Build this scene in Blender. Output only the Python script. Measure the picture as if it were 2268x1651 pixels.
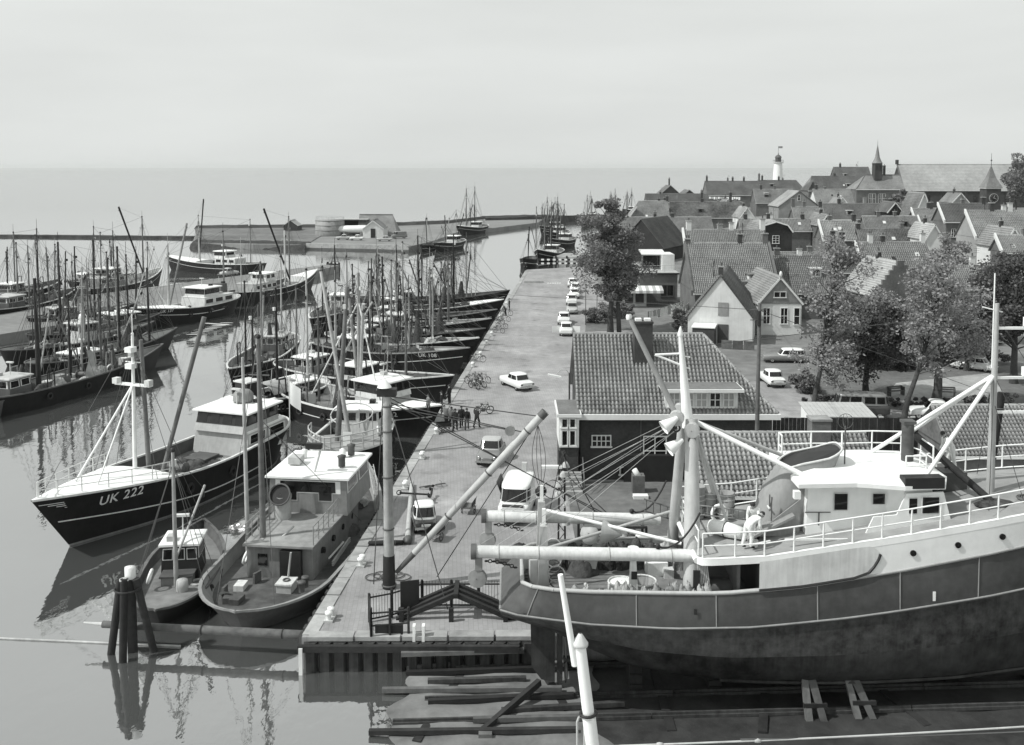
import bpy, bmesh, math, random
import numpy as np
from mathutils import Vector, Matrix, Euler
R = math.radians
random.seed(7)
for o in list(bpy.data.objects): bpy.data.objects.remove(o)
SC = bpy.context.scene
COL = SC.collection

# ------------------------------------------------------------------ camera, world, sun, exposure
F, CX, HY, CAMZ, PITCH = 2200.0, 1134.0, 372.0, 20.0, R(4.0)
YC = HY + F * math.tan(PITCH)
cam_d = bpy.data.cameras.new('camera'); cam = bpy.data.objects.new('camera', cam_d); COL.objects.link(cam)
cam.location = (0, 0, CAMZ); cam.rotation_euler = (R(90) - PITCH, 0, 0)
cam_d.sensor_fit = 'HORIZONTAL'; cam_d.sensor_width = 36.0; cam_d.lens = 36.0 * F / 2268.0
cam_d.shift_y = -(825.5 - YC) / 2268.0
cam_d.clip_start = 0.5; cam_d.clip_end = 60000
SC.camera = cam

SUNV = Vector((-0.66, -0.20, 0.80)).normalized()          # towards the sun: from the left, high, a little behind the camera
W = bpy.data.worlds.new('World'); SC.world = W; W.use_nodes = True
nt = W.node_tree; nt.nodes.clear()
sky = nt.nodes.new('ShaderNodeTexSky'); sky.sky_type = 'NISHITA'; sky.sun_disc = False
sky.sun_elevation = math.asin(SUNV.z); sky.sun_rotation = math.atan2(SUNV.x, SUNV.y)
sky.air_density = 1.0; sky.dust_density = 4.0; sky.ozone_density = 1.0
bw = nt.nodes.new('ShaderNodeRGBToBW')                      # a black-and-white photograph: the sky without its blue
tc = nt.nodes.new('ShaderNodeTexCoord'); mp = nt.nodes.new('ShaderNodeMapping'); mp.inputs['Scale'].default_value = (1.2, 1.2, 7.0)
nz = nt.nodes.new('ShaderNodeTexNoise'); nz.inputs['Scale'].default_value = 2.2; nz.inputs['Detail'].default_value = 5
mr = nt.nodes.new('ShaderNodeMapRange'); mr.inputs[1].default_value = 0.3; mr.inputs[2].default_value = 0.7; mr.inputs[3].default_value = 0.94; mr.inputs[4].default_value = 1.04
mul = nt.nodes.new('ShaderNodeMath'); mul.operation = 'MULTIPLY'
veil = nt.nodes.new('ShaderNodeMix'); veil.data_type = 'FLOAT'; veil.inputs[0].default_value = 0.80; veil.inputs[3].default_value = 10.8   # thin high cloud evens the sky out
bg = nt.nodes.new('ShaderNodeBackground'); bg.inputs['Strength'].default_value = 0.085
tint = nt.nodes.new('ShaderNodeMix'); tint.data_type = 'RGBA'; tint.blend_type = 'MULTIPLY'; tint.inputs[0].default_value = 1.0
tint.inputs[7].default_value = (0.972, 1.0, 0.98, 1)
wo = nt.nodes.new('ShaderNodeOutputWorld')
lk = nt.links.new
lk(sky.outputs[0], bw.inputs[0]); lk(bw.outputs[0], veil.inputs[2])
lk(tc.outputs['Generated'], mp.inputs[0]); lk(mp.outputs[0], nz.inputs[0]); lk(nz.outputs[0], mr.inputs[0])
lk(veil.outputs[0], mul.inputs[0]); lk(mr.outputs[0], mul.inputs[1])
lk(mul.outputs[0], tint.inputs[6]); lk(tint.outputs[2], bg.inputs[0]); lk(bg.outputs[0], wo.inputs[0])
sun_d = bpy.data.lights.new('sun', 'SUN'); sun_d.energy = 3.8; sun_d.angle = R(0.6); sun_d.color = (1.0, 1.0, 0.985)
sun = bpy.data.objects.new('sun', sun_d); COL.objects.link(sun); sun.rotation_euler = SUNV.to_track_quat('Z', 'Y').to_euler()
sun.location = (-60, 0, 80)
vs = SC.view_settings; vs.view_transform = 'Standard'; vs.look = 'None'; vs.exposure = 0.0; vs.gamma = 1.0; vs.use_curve_mapping = False

# ------------------------------------------------------------------ picture -> place
def ray(x, y):
    u = (x - CX) / F; v = (YC - y) / F
    return Vector((u, math.cos(PITCH) + v * math.sin(PITCH), -math.sin(PITCH) + v * math.cos(PITCH)))
def at(x, y, z=0.0):                  # the point of the place at height z seen at x, y
    d = ray(x, y); t = (z - CAMZ) / d.z
    return Vector((d.x * t, d.y * t, z))
def atY(x, y, Y):                     # the point at distance Y seen at x, y
    d = ray(x, y); t = Y / d.y
    return Vector((d.x * t, Y, CAMZ + d.z * t))

# ------------------------------------------------------------------ materials (all greys: the photograph is black and white)
MATS = {}
def mat(name, v, rough=0.75, amt=0.25, scale=3.0, spec=0.35, metal=0.0, bump=0.0, bscale=None, streak=0.0, rnd=0.0, contrast=None):
    if name in MATS: return MATS[name]
    m = bpy.data.materials.new(name); m.use_nodes = True; t = m.node_tree; n = t.nodes; l = t.links.new
    b = n['Principled BSDF']; b.inputs['Roughness'].default_value = rough; b.inputs['Metallic'].default_value = metal
    b.inputs['Specular IOR Level'].default_value = spec
    g = n.new('ShaderNodeNewGeometry')
    a = n.new('ShaderNodeTexNoise'); a.inputs['Scale'].default_value = scale; a.inputs['Detail'].default_value = 7; a.inputs['Roughness'].default_value = 0.62
    l(g.outputs['Position'], a.inputs['Vector'])
    c = n.new('ShaderNodeTexNoise'); c.inputs['Scale'].default_value = scale * 0.13; c.inputs['Detail'].default_value = 3
    l(g.outputs['Position'], c.inputs['Vector'])
    ad = n.new('ShaderNodeMath'); ad.operation = 'ADD'; l(a.outputs[0], ad.inputs[0]); l(c.outputs[0], ad.inputs[1])
    last = ad.outputs[0]
    lo, hi = (0.7, 1.3) if contrast is None else contrast
    if streak:
        mp = n.new('ShaderNodeMapping'); mp.inputs['Scale'].default_value = (5, 5, 0.35); l(g.outputs['Position'], mp.inputs[0])
        s = n.new('ShaderNodeTexNoise'); s.inputs['Scale'].default_value = 1.6; s.inputs['Detail'].default_value = 4; l(mp.outputs[0], s.inputs['Vector'])
        ms = n.new('ShaderNodeMath'); ms.operation = 'MULTIPLY_ADD'; l(s.outputs[0], ms.inputs[0]); ms.inputs[1].default_value = streak; ms.inputs[2].default_value = -streak * 0.5
        a2 = n.new('ShaderNodeMath'); a2.operation = 'ADD'; l(last, a2.inputs[0]); l(ms.outputs[0], a2.inputs[1]); last = a2.outputs[0]
    r = n.new('ShaderNodeMapRange'); r.inputs[1].default_value = lo; r.inputs[2].default_value = hi
    r.inputs[3].default_value = v * (1 - amt); r.inputs[4].default_value = v * (1 + amt); l(last, r.inputs[0]); last = r.outputs[0]
    if rnd:
        oi = n.new('ShaderNodeObjectInfo'); rr = n.new('ShaderNodeMapRange'); rr.inputs[3].default_value = 1 - rnd; rr.inputs[4].default_value = 1 + rnd
        l(oi.outputs['Random'], rr.inputs[0]); mm = n.new('ShaderNodeMath'); mm.operation = 'MULTIPLY'; l(last, mm.inputs[0]); l(rr.outputs[0], mm.inputs[1]); last = mm.outputs[0]
    tn = n.new('ShaderNodeMix'); tn.data_type = 'RGBA'; tn.blend_type = 'MULTIPLY'; tn.inputs[0].default_value = 1
    l(last, tn.inputs[6]); tn.inputs[7].default_value = (0.985, 1.0, 0.985, 1); l(tn.outputs[2], b.inputs['Base Color'])
    if bump:
        bt = n.new('ShaderNodeTexNoise'); bt.inputs['Scale'].default_value = bscale or scale * 4; bt.inputs['Detail'].default_value = 5; l(g.outputs['Position'], bt.inputs['Vector'])
        bp = n.new('ShaderNodeBump'); bp.inputs['Strength'].default_value = bump; bp.inputs['Distance'].default_value = 0.05
        l(bt.outputs[0], bp.inputs['Height']); l(bp.outputs[0], b.inputs['Normal'])
    MATS[name] = m
    return m
M = {
 'paving': mat('paving', 0.25, 0.9, 0.34, 1.0, bump=0.35, bscale=9),
 'coping': mat('coping', 0.30, 0.9, 0.3, 2.0, rnd=0.12, bump=0.3),
 'piling': mat('piling', 0.035, 0.8, 0.6, 2.0, streak=1.0),
 'concrete': mat('concrete', 0.30, 0.9, 0.3, 1.5, bump=0.3, streak=0.4),
 'pierpave': mat('pier_paving', 0.19, 0.9, 0.2, 0.8),
 'shaded_mud': mat('shaded_slip_mud', 0.032, 0.75, 0.7, 0.9, bump=0.8, bscale=3),  # mud colour darkened to carry the shade on the right of the slip
 'rock': mat('rock', 0.035, 0.9, 0.5, 1.0, bump=0.8),
 'grass': mat('grass_ground', 0.13, 0.95, 0.35, 1.5, bump=0.6),
 'earth': mat('earth', 0.16, 0.95, 0.4, 0.7, bump=0.6),
 'hull': mat('black_hull_paint', 0.009, 0.6, 0.5, 1.5, streak=0.5, rnd=0.3, spec=0.16),
 'hull2': mat('dark_grey_hull_paint', 0.04, 0.6, 0.4, 1.5, streak=0.5, rnd=0.3),
 'hullg': mat('grey_hull_paint', 0.078, 0.6, 0.3, 2.2, streak=0.15, spec=0.25),
 'boot': mat('underwater_paint', 0.04, 0.8, 0.7, 1.6, streak=0.3, spec=0.15),
 'belt': mat('scuffed_belt_paint', 0.062, 0.75, 0.7, 2.6, streak=0.3, spec=0.2),
 'bootl': mat('pale_boot_paint', 0.16, 0.6, 0.35, 1.2, streak=0.6),
 'deck': mat('deck_planks', 0.20, 0.85, 0.35, 2.0, rnd=0.25),
 'deckd': mat('dark_deck', 0.085, 0.85, 0.5, 2.0, rnd=0.3),
 'white': mat('white_paint', 0.78, 0.5, 0.09, 2.0, streak=0.3),
 'offwhite': mat('worn_white_paint', 0.60, 0.6, 0.18, 1.5, streak=0.8),
 'lgrey': mat('light_grey_paint', 0.42, 0.55, 0.18, 1.5, streak=0.5),
 'mgrey': mat('mid_grey_paint', 0.24, 0.6, 0.25, 1.5, streak=0.5),
 'dgrey': mat('dark_grey_paint', 0.09, 0.6, 0.3, 1.5, streak=0.4),
 'black': mat('black_paint', 0.02, 0.55, 0.4, 2.0),
 'spar': mat('varnished_spar', 0.13, 0.55, 0.35, 3.0, rnd=0.4),
 'sparl': mat('pale_spar', 0.34, 0.55, 0.25, 3.0, rnd=0.2),
 'rope': mat('rope', 0.10, 0.9, 0.4, 4.0),
 'ropel': mat('pale_rope', 0.42, 0.9, 0.3, 4.0),
 'wire': mat('wire', 0.06, 0.5, 0.3, 4.0),
 'net': mat('net', 0.06, 0.95, 0.8, 5.0, bump=1.0, bscale=14),
 'netl': mat('pale_net', 0.38, 0.95, 0.6, 5.0, bump=1.0, bscale=12),
 'canvas': mat('canvas', 0.33, 0.9, 0.25, 2.0),
 'rust': mat('rusty_steel', 0.045, 0.85, 0.6, 2.5, streak=0.6),
 'steel': mat('steel', 0.10, 0.55, 0.4, 3.0),
 'wood': mat('weathered_wood', 0.11, 0.85, 0.4, 3.0, rnd=0.3),
 'woodd': mat('tarred_wood', 0.022, 0.8, 0.5, 3.0, rnd=0.3),
 'brick': mat('dark_brick', 0.055, 0.9, 0.28, 6.0, bump=0.5, bscale=9),
 'brickm': mat('mid_brick', 0.13, 0.9, 0.3, 5.0, bump=0.4),
 'brickl': mat('pale_brick', 0.24, 0.9, 0.22, 5.0, bump=0.4),
 'plaster': mat('white_plaster', 0.62, 0.85, 0.14, 1.2, streak=0.5),
 'plasterg': mat('grey_plaster', 0.30, 0.85, 0.18, 1.2, streak=0.5),
 'tile': mat('roof_tile', 0.25, 0.55, 0.35, 2.5, rnd=0.22, spec=0.5),
 'tiled': mat('dark_roof_tile', 0.15, 0.6, 0.35, 2.5, rnd=0.2),
 'tilel': mat('pale_roof_tile', 0.34, 0.6, 0.3, 2.5, rnd=0.2),
 'slate': mat('slate', 0.17, 0.6, 0.3, 1.5),
 'slatel': mat('pale_slate', 0.34, 0.6, 0.22, 0.8),
 'thatch': mat('mossy_tile', 0.17, 0.9, 0.6, 1.6),
 'felt': mat('roof_felt', 0.16, 0.95, 0.25, 6.0),
 'glass': mat('window_glass', 0.012, 0.08, 0.3, 2.0, spec=0.6),
 'curtain': mat('curtain', 0.40, 0.9, 0.25, 2.0),
 'trim': mat('white_trim', 0.72, 0.5, 0.08, 2.0),
 'rubber': mat('rubber', 0.018, 0.8, 0.3, 4.0),
 'chrome': mat('chrome', 0.5, 0.2, 0.1, 4.0, metal=0.8),
 'carw': mat('white_car_paint', 0.74, 0.22, 0.04, 1.0, spec=0.6),
 'carg': mat('grey_car_paint', 0.20, 0.25, 0.06, 1.0, spec=0.6),
 'carl': mat('light_grey_car_paint', 0.42, 0.25, 0.05, 1.0, spec=0.6),
 'card': mat('dark_car_paint', 0.05, 0.25, 0.1, 1.0, spec=0.6),
 'skin': mat('skin', 0.33, 0.6, 0.08, 4.0),
 'hair': mat('hair', 0.03, 0.8, 0.3, 10.0),
 'cloth': mat('dark_cloth', 0.018, 0.9, 0.3, 5.0, rnd=0.4),
 'clothg': mat('grey_cloth', 0.12, 0.9, 0.25, 5.0, rnd=0.3),
 'overall': mat('white_overall', 0.72, 0.9, 0.1, 5.0, bump=0.4, bscale=10),
 'bark': mat('bark', 0.06, 0.95, 0.4, 3.0, bump=0.8),
 'flag': mat('white_flag_cloth', 0.75, 0.9, 0.05, 2.0),
 'foam': mat('foam', 0.5, 0.7, 0.2, 3.0),
}
def leafmat(name, v):
    m = bpy.data.materials.new(name); m.use_nodes = True; t = m.node_tree; n = t.nodes; l = t.links.new
    b = n['Principled BSDF']; b.inputs['Roughness'].default_value = 0.55; b.inputs['Specular IOR Level'].default_value = 0.4
    g = n.new('ShaderNodeNewGeometry'); r = n.new('ShaderNodeMapRange'); l(g.outputs['Random Per Island'], r.inputs[0])
    r.inputs[3].default_value = v * 0.72; r.inputs[4].default_value = v * 1.3; l(r.outputs[0], b.inputs['Base Color'])
    tr = n.new('ShaderNodeBsdfTranslucent'); l(r.outputs[0], tr.inputs[0])
    mx = n.new('ShaderNodeMixShader'); mx.inputs[0].default_value = 0.3; l(b.outputs[0], mx.inputs[1]); l(tr.outputs[0], mx.inputs[2])
    l(mx.outputs[0], n['Material Output'].inputs[0])
    return m
def paving_mat():
    m = bpy.data.materials.new('quay_setts'); m.use_nodes = True; t = m.node_tree; n = t.nodes; l = t.links.new
    b = n['Principled BSDF']; b.inputs['Roughness'].default_value = .9; b.inputs['Specular IOR Level'].default_value = .25
    g = n.new('ShaderNodeNewGeometry'); mp = n.new('ShaderNodeMapping'); mp.inputs['Rotation'].default_value = (0, 0, R(86)); l(g.outputs['Position'], mp.inputs[0])
    bk = n.new('ShaderNodeTexBrick'); l(mp.outputs[0], bk.inputs['Vector']); bk.inputs['Scale'].default_value = 1.0; bk.inputs['Brick Width'].default_value = .42; bk.inputs['Row Height'].default_value = .21; bk.inputs['Mortar Size'].default_value = .012
    bk.inputs['Color1'].default_value = (.262, .262, .262, 1); bk.inputs['Color2'].default_value = (.285, .285, .285, 1); bk.inputs['Mortar'].default_value = (.225, .225, .225, 1)
    def nz(sc, det, lo, hi, a_, b_, vec=None):
        q = n.new('ShaderNodeTexNoise'); q.inputs['Scale'].default_value = sc; q.inputs['Detail'].default_value = det; l(vec or g.outputs['Position'], q.inputs['Vector'])
        r = n.new('ShaderNodeMapRange'); r.inputs[1].default_value = lo; r.inputs[2].default_value = hi; r.inputs[3].default_value = a_; r.inputs[4].default_value = b_; l(q.outputs[0], r.inputs[0]); return r.outputs[0]
    mp2 = n.new('ShaderNodeMapping'); mp2.inputs['Rotation'].default_value = (0, 0, R(-4.5)); mp2.inputs['Scale'].default_value = (1, .12, 1); l(g.outputs['Position'], mp2.inputs[0])
    fs = [nz(.16, 5, .35, .65, .84, 1.14), nz(1.1, 6, .3, .7, .9, 1.1), nz(.45, 7, .60, .70, 1.0, .70), nz(.23, 6, .60, .72, 1.0, 1.28), nz(.8, 3, .35, .62, .93, 1.05, mp2.outputs[0])]
    last = bk.outputs[0]
    for f in fs:
        x = n.new('ShaderNodeMix'); x.data_type = 'RGBA'; x.blend_type = 'MULTIPLY'; x.inputs[0].default_value = 1; l(last, x.inputs[6]); l(f, x.inputs[7]); last = x.outputs[2]
    l(last, b.inputs['Base Color']); bp = n.new('ShaderNodeBump'); bp.inputs['Strength'].default_value = .15; bp.inputs['Distance'].default_value = .03; l(bk.outputs[0], bp.inputs['Height']); l(bp.outputs[0], b.inputs['Normal'])
    return m
M['setts'] = paving_mat()
M['leaf'] = leafmat('leaf', 0.19); M['leafd'] = leafmat('dark_leaf', 0.10); M['leafl'] = leafmat('pale_leaf', 0.27)

# ------------------------------------------------------------------ mesh building
class MB:
    def __init__(s): s.v = []; s.f = []; s.sm = []; s.mi = []; s.cur = 0
    def add(s, vs, fs, smooth=False):
        o = len(s.v); s.v += [tuple(p) for p in vs]
        for f in fs: s.f.append(tuple(i + o for i in f)); s.sm.append(smooth); s.mi.append(s.cur)
        return s
    def box(s, c, d, rz=0.0, rx=0.0, ry=0.0):
        hx, hy, hz = d[0] / 2, d[1] / 2, d[2] / 2
        m = Euler((rx, ry, rz)).to_matrix(); c = Vector(c)
        vs = [c + m @ Vector((a * hx, b * hy, e * hz)) for e in (-1, 1) for a, b in ((-1, -1), (1, -1), (1, 1), (-1, 1))]
        return s.add(vs, [(3, 2, 1, 0), (4, 5, 6, 7), (0, 1, 5, 4), (1, 2, 6, 5), (2, 3, 7, 6), (3, 0, 4, 7)])
    def tube(s, p, q, r0, r1=None, n=8, cap=True):
        r1 = r0 if r1 is None else r1; p = Vector(p); q = Vector(q); d = (q - p)
        if d.length < 1e-6: return s
        d.normalize(); a = d.orthogonal().normalized(); b = d.cross(a)
        vs = []
        for c, r in ((p, r0), (q, r1)):
            for i in range(n):
                t = 2 * math.pi * i / n; vs.append(c + (a * math.cos(t) + b * math.sin(t)) * r)
        fs = [(i, (i + 1) % n, n + (i + 1) % n, n + i) for i in range(n)]
        s.add(vs, fs, n > 5)
        if cap: s.add(vs, [tuple(range(n))[::-1], tuple(range(n, 2 * n))])
        return s
    def path(s, pts, r, n=5):
        for a, b in zip(pts[:-1], pts[1:]): s.tube(a, b, r, n=n)
        return s
    def prism(s, poly, z0, z1):
        k = len(poly); vs = [(p[0], p[1], z0) for p in poly] + [(p[0], p[1], z1) for p in poly]
        a = sum(poly[i][0] * poly[(i + 1) % k][1] - poly[(i + 1) % k][0] * poly[i][1] for i in range(k))
        if a < 0: vs = [(p[0], p[1], z0) for p in poly[::-1]] + [(p[0], p[1], z1) for p in poly[::-1]]
        return s.add(vs, [tuple(range(k))[::-1], tuple(range(k, 2 * k))] + [(i, (i + 1) % k, k + (i + 1) % k, k + i) for i in range(k)])
    def ext(s, poly, off):                                   # extrude a 3-D polygon along a vector
        k = len(poly); P = [Vector(p) for p in poly]; off = Vector(off)
        nrm = Vector((0, 0, 0))
        for i in range(k): nrm += P[i].cross(P[(i + 1) % k])
        if nrm.dot(off) > 0: P = P[::-1]
        vs = P + [p + off for p in P]
        return s.add(vs, [tuple(range(k)), tuple(range(k, 2 * k))[::-1]] + [((i + 1) % k, i, k + i, k + (i + 1) % k) for i in range(k)])
    def grid(s, rows, closed=False, smooth=True, flip=False):
        n = len(rows[0]); vs = [p for r in rows for p in r]; fs = []
        for i in range(len(rows) - 1):
            for j in range(n if closed else n - 1):
                a, b = i * n + j, i * n + (j + 1) % n
                f = (a, b, b + n, a + n); fs.append(f[::-1] if flip else f)
        return s.add(vs, fs, smooth)
    def lathe(s, c, prof, n=12, ax=None, smooth=True):
        c = Vector(c); rows = []
        for r, z in prof: rows.append([c + Vector((r * math.cos(2 * math.pi * i / n), r * math.sin(2 * math.pi * i / n), z)) for i in range(n)])
        if ax is not None:
            q = Vector((0, 0, 1)).rotation_difference(Vector(ax)); rows = [[c + q @ (p - c) for p in r] for r in rows]
        return s.grid(rows, closed=True, smooth=smooth)
    def torus(s, c, ax, R_, r, n=16, k=6):
        c = Vector(c); q = Vector((0, 0, 1)).rotation_difference(Vector(ax)); rows = []
        for i in range(n + 1):
            t = 2 * math.pi * i / n
            rows.append([c + q @ Vector(((R_ + r * math.cos(2 * math.pi * j / k)) * math.cos(t), (R_ + r * math.cos(2 * math.pi * j / k)) * math.sin(t), r * math.sin(2 * math.pi * j / k))) for j in range(k)])
        return s.grid(rows, closed=True, flip=True)
    def ball(s, c, r, n=10, sx=1, sy=1, sz=1):
        rows = []; c = Vector(c)
        for i in range(n // 2 + 1):
            p = -math.pi / 2 + math.pi * i / (n // 2)
            rows.append([c + Vector((r * sx * math.cos(p) * math.cos(2 * math.pi * j / n), r * sy * math.cos(p) * math.sin(2 * math.pi * j / n), r * sz * math.sin(p))) for j in range(n)])
        return s.grid(rows, closed=True)
    def mound(s, c, rx, ry, h, seed=0, n=14):                # a heap of net or rope
        rg = random.Random(seed); rows = []
        for i in range(6):
            k = 1 - i / 5.0; rows.append([Vector(c) + Vector((rx * k * math.cos(2 * math.pi * j / n) * rg.uniform(.8, 1.15), ry * k * math.sin(2 * math.pi * j / n) * rg.uniform(.8, 1.15), h * math.sqrt(max(0, 1 - k * k)) * (rg.uniform(.88, 1.1) if i else 0))) for j in range(n)])
        return s.grid(rows, closed=True)
    def build(s, name, m, parent=None, loc=None):
        me = bpy.data.meshes.new(name); me.from_pydata(s.v, [], s.f)
        me.polygons.foreach_set('use_smooth', s.sm); me.polygons.foreach_set('material_index', s.mi)
        for x in (m if isinstance(m, (list, tuple)) else [m]): me.materials.append(M[x] if isinstance(x, str) else x)
        me.update(); o = bpy.data.objects.new(name, me); COL.objects.link(o)
        if parent is not None: o.parent = parent
        if loc is not None: o.location = loc
        return o
def tag(o, label=None, cat=None, group=None, kind=None):
    if label: o['label'] = label
    if cat: o['category'] = cat
    if group: o['group'] = group
    if kind: o['kind'] = kind
    return o
def thing(name, label, cat, loc=(0, 0, 0), rz=0.0, group=None):
    o = bpy.data.objects.new(name, None); COL.objects.link(o); o.location = loc; o.rotation_euler = (0, 0, rz)
    o.empty_display_size = 0.2
    return tag(o, label, cat, group)
def children(o): return [c for c in bpy.data.objects if c.parent == o]
def copy_tree(o, parent=None):
    c = o.copy(); COL.objects.link(c); c.parent = parent
    for ch in KIDS.get(o.name, None) or children(o): copy_tree(ch, c)
    return c
KIDS = {}
def inst(mesh, name, parent, mtx):                           # one more object that shares a mesh
    o = bpy.data.objects.new(name, mesh); COL.objects.link(o); o.parent = parent; o.matrix_local = mtx
    return o
def text_mesh(txt, size, depth=0.0):
    cu = bpy.data.curves.new('t', 'FONT'); cu.body = txt; cu.size = size; cu.align_x = 'CENTER'; cu.align_y = 'CENTER'; cu.extrude = depth
    cu.space_character = 1.1; cu.offset = size * 0.012
    o = bpy.data.objects.new('t', cu); COL.objects.link(o); bpy.context.view_layer.update()
    me = bpy.data.meshes.new_from_object(o.evaluated_get(bpy.context.evaluated_depsgraph_get()))
    bpy.data.objects.remove(o); bpy.data.curves.remove(cu)
    return me
def ords(n): return ['first', 'second', 'third', 'fourth', 'fifth', 'sixth', 'seventh', 'eighth', 'ninth', 'tenth', 'eleventh', 'twelfth', 'thirteenth', 'fourteenth', 'fifteenth', 'sixteenth'][n]
def sag(p, q, s, n=8):
    p = Vector(p); q = Vector(q)
    return [p.lerp(q, i / n) - Vector((0, 0, s * 4 * (i / n) * (1 - i / n))) for i in range(n + 1)]
# ------------------------------------------------------------------ the setting
ZW = -1.4                                                     # water level; the quay is at 0
def water_mat():
    m = bpy.data.materials.new('water'); m.use_nodes = True; t = m.node_tree; n = t.nodes; l = t.links.new
    n.remove(n['Principled BSDF'])
    g = n.new('ShaderNodeNewGeometry')
    mp = n.new('ShaderNodeMapping'); mp.inputs['Scale'].default_value = (1.0, 0.55, 1); l(g.outputs['Position'], mp.inputs[0])
    a = n.new('ShaderNodeTexNoise'); a.inputs['Scale'].default_value = 1.1; a.inputs['Detail'].default_value = 4; l(mp.outputs[0], a.inputs['Vector'])
    c = n.new('ShaderNodeTexNoise'); c.inputs['Scale'].default_value = 0.12; c.inputs['Detail'].default_value = 3; l(mp.outputs[0], c.inputs['Vector'])
    # ripples: weak in the basin, stronger on the open lake beyond the breakwater
    sx = n.new('ShaderNodeSeparateXYZ'); l(g.outputs['Position'], sx.inputs[0])
    st = n.new('ShaderNodeMapRange'); st.inputs[1].default_value = 300; st.inputs[2].default_value = 460; st.inputs[3].default_value = 0.07; st.inputs[4].default_value = 0.5
    l(sx.outputs['Y'], st.inputs[0])
    ad = n.new('ShaderNodeMath'); ad.operation = 'MULTIPLY_ADD'; l(c.outputs[0], ad.inputs[0]); ad.inputs[1].default_value = 1.3; l(a.outputs[0], ad.inputs[2])
    bp = n.new('ShaderNodeBump'); bp.inputs['Distance'].default_value = 0.25; l(st.outputs[0], bp.inputs['Strength']); l(ad.outputs[0], bp.inputs['Height'])
    d = n.new('ShaderNodeBsdfDiffuse'); d.inputs[0].default_value = (0.085, 0.088, 0.086, 1)
    gl = n.new('ShaderNodeBsdfGlossy'); gl.inputs['Roughness'].default_value = 0.02; gl.inputs[0].default_value = (.97, .97, .97, 1); l(bp.outputs[0], gl.inputs['Normal'])
    lw = n.new('ShaderNodeLayerWeight'); lw.inputs[0].default_value = 0.5                # Fresnel: the lower the view, the stronger the mirror
    pw = n.new('ShaderNodeMath'); pw.operation = 'POWER'; l(lw.outputs['Facing'], pw.inputs[0]); pw.inputs[1].default_value = 2.5
    fr = n.new('ShaderNodeMath'); fr.operation = 'MULTIPLY_ADD'; l(pw.outputs[0], fr.inputs[0]); fr.inputs[1].default_value = 0.52; fr.inputs[2].default_value = 0.38
    mx = n.new('ShaderNodeMixShader'); rg_ = n.new('ShaderNodeMapRange'); rg_.inputs[1].default_value = 330; rg_.inputs[2].default_value = 520; rg_.inputs[3].default_value = 1.0; rg_.inputs[4].default_value = 0.93; l(sx.outputs['Y'], rg_.inputs[0])   # wind waves on the open lake mirror less
    f2 = n.new('ShaderNodeMath'); f2.operation = 'MULTIPLY'; l(fr.outputs[0], f2.inputs[0]); l(rg_.outputs[0], f2.inputs[1]); l(f2.outputs[0], mx.inputs[0]); l(d.outputs[0], mx.inputs[1]); l(gl.outputs[0], mx.inputs[2]); l(mx.outputs[0], n['Material Output'].inputs[0])
    return m
M['water'] = water_mat()
mb = MB(); mb.add([(-30000, -200, ZW), (30000, -200, ZW), (30000, 50000, ZW), (-30000, 50000, ZW)], [(0, 1, 2, 3)])
tag(mb.build('water', 'water'), kind='structure')

A = at(668, 1412); B = at(1165, 598)
QD = (B - A).normalized(); QN = Vector((QD.y, -QD.x, 0))       # along the quay edge, and inland from it
quay = MB().prism([(A.x, A.y), (60, 43.2), (60, 203), (B.x + 16, 203), (B.x, B.y)], -3.0, 0).build('quay', 'setts')
tag(quay, kind='structure')
mb0 = MB(); mb0.box((0, 0, 0), (0.62, 1.9, 0.16)); ks = mb0.build('kerb_stone', 'coping', quay)
LQ = (B - A).length; nst = int(LQ / 2.0); ang = math.atan2(QD.y, QD.x) - math.pi / 2
for i in range(nst):
    o = ks if i == 0 else inst(ks.data, 'kerb_stone', quay, Matrix())
    p = A + QD * (1.15 + 2.0 * i) + QN * 0.28
    o.matrix_local = Matrix.Translation((p.x, p.y, -0.045 + 0.012 * ((i * 7) % 3))) @ Matrix.Rotation(ang, 4, 'Z')
mb1 = MB(); mb1.box((0, 0, 0), (1.9, 0.6, 0.18)); kf = mb1.build('kerb_stone', 'coping', quay)
for i in range(7):
    o = kf if i == 0 else inst(kf.data, 'kerb_stone', quay, Matrix())
    o.matrix_local = Matrix.Translation((A.x + 1.25 + 2.0 * i, A.y + 0.22 + 0.02 * i, -0.05))
pm = MB()
pm.prism([(-0.3, -0.05), (-0.18, -0.3), (0.18, -0.3), (0.3, -0.05)], -3.0, -0.18)
pile = pm.build('sheet_pile', 'piling', quay)
for i in range(16):
    o = pile if i == 0 else inst(pile.data, 'sheet_pile', quay, Matrix())
    o.matrix_local = Matrix.Translation((A.x + 0.4 + 0.62 * i, A.y + 0.02 + 0.004 * i, 0))
for i in range(60):
    p = A + QD * (0.7 + 0.72 * i)
    o = inst(pile.data, 'sheet_pile', quay, Matrix.Translation((p.x, p.y, 0)) @ Matrix.Rotation(ang - math.pi / 2, 4, 'Z'))
MB().box((A.x + 4.6, A.y - 0.36, -0.32), (9.4, 0.2, 0.28)).build('waling_beam', 'woodd', quay)
mb = MB(); mb.box((A.x + 0.05, A.y - 0.48, -1.0), (0.16, 0.12, 1.5)); mb.build('fender_strip', 'offwhite', quay)

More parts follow.
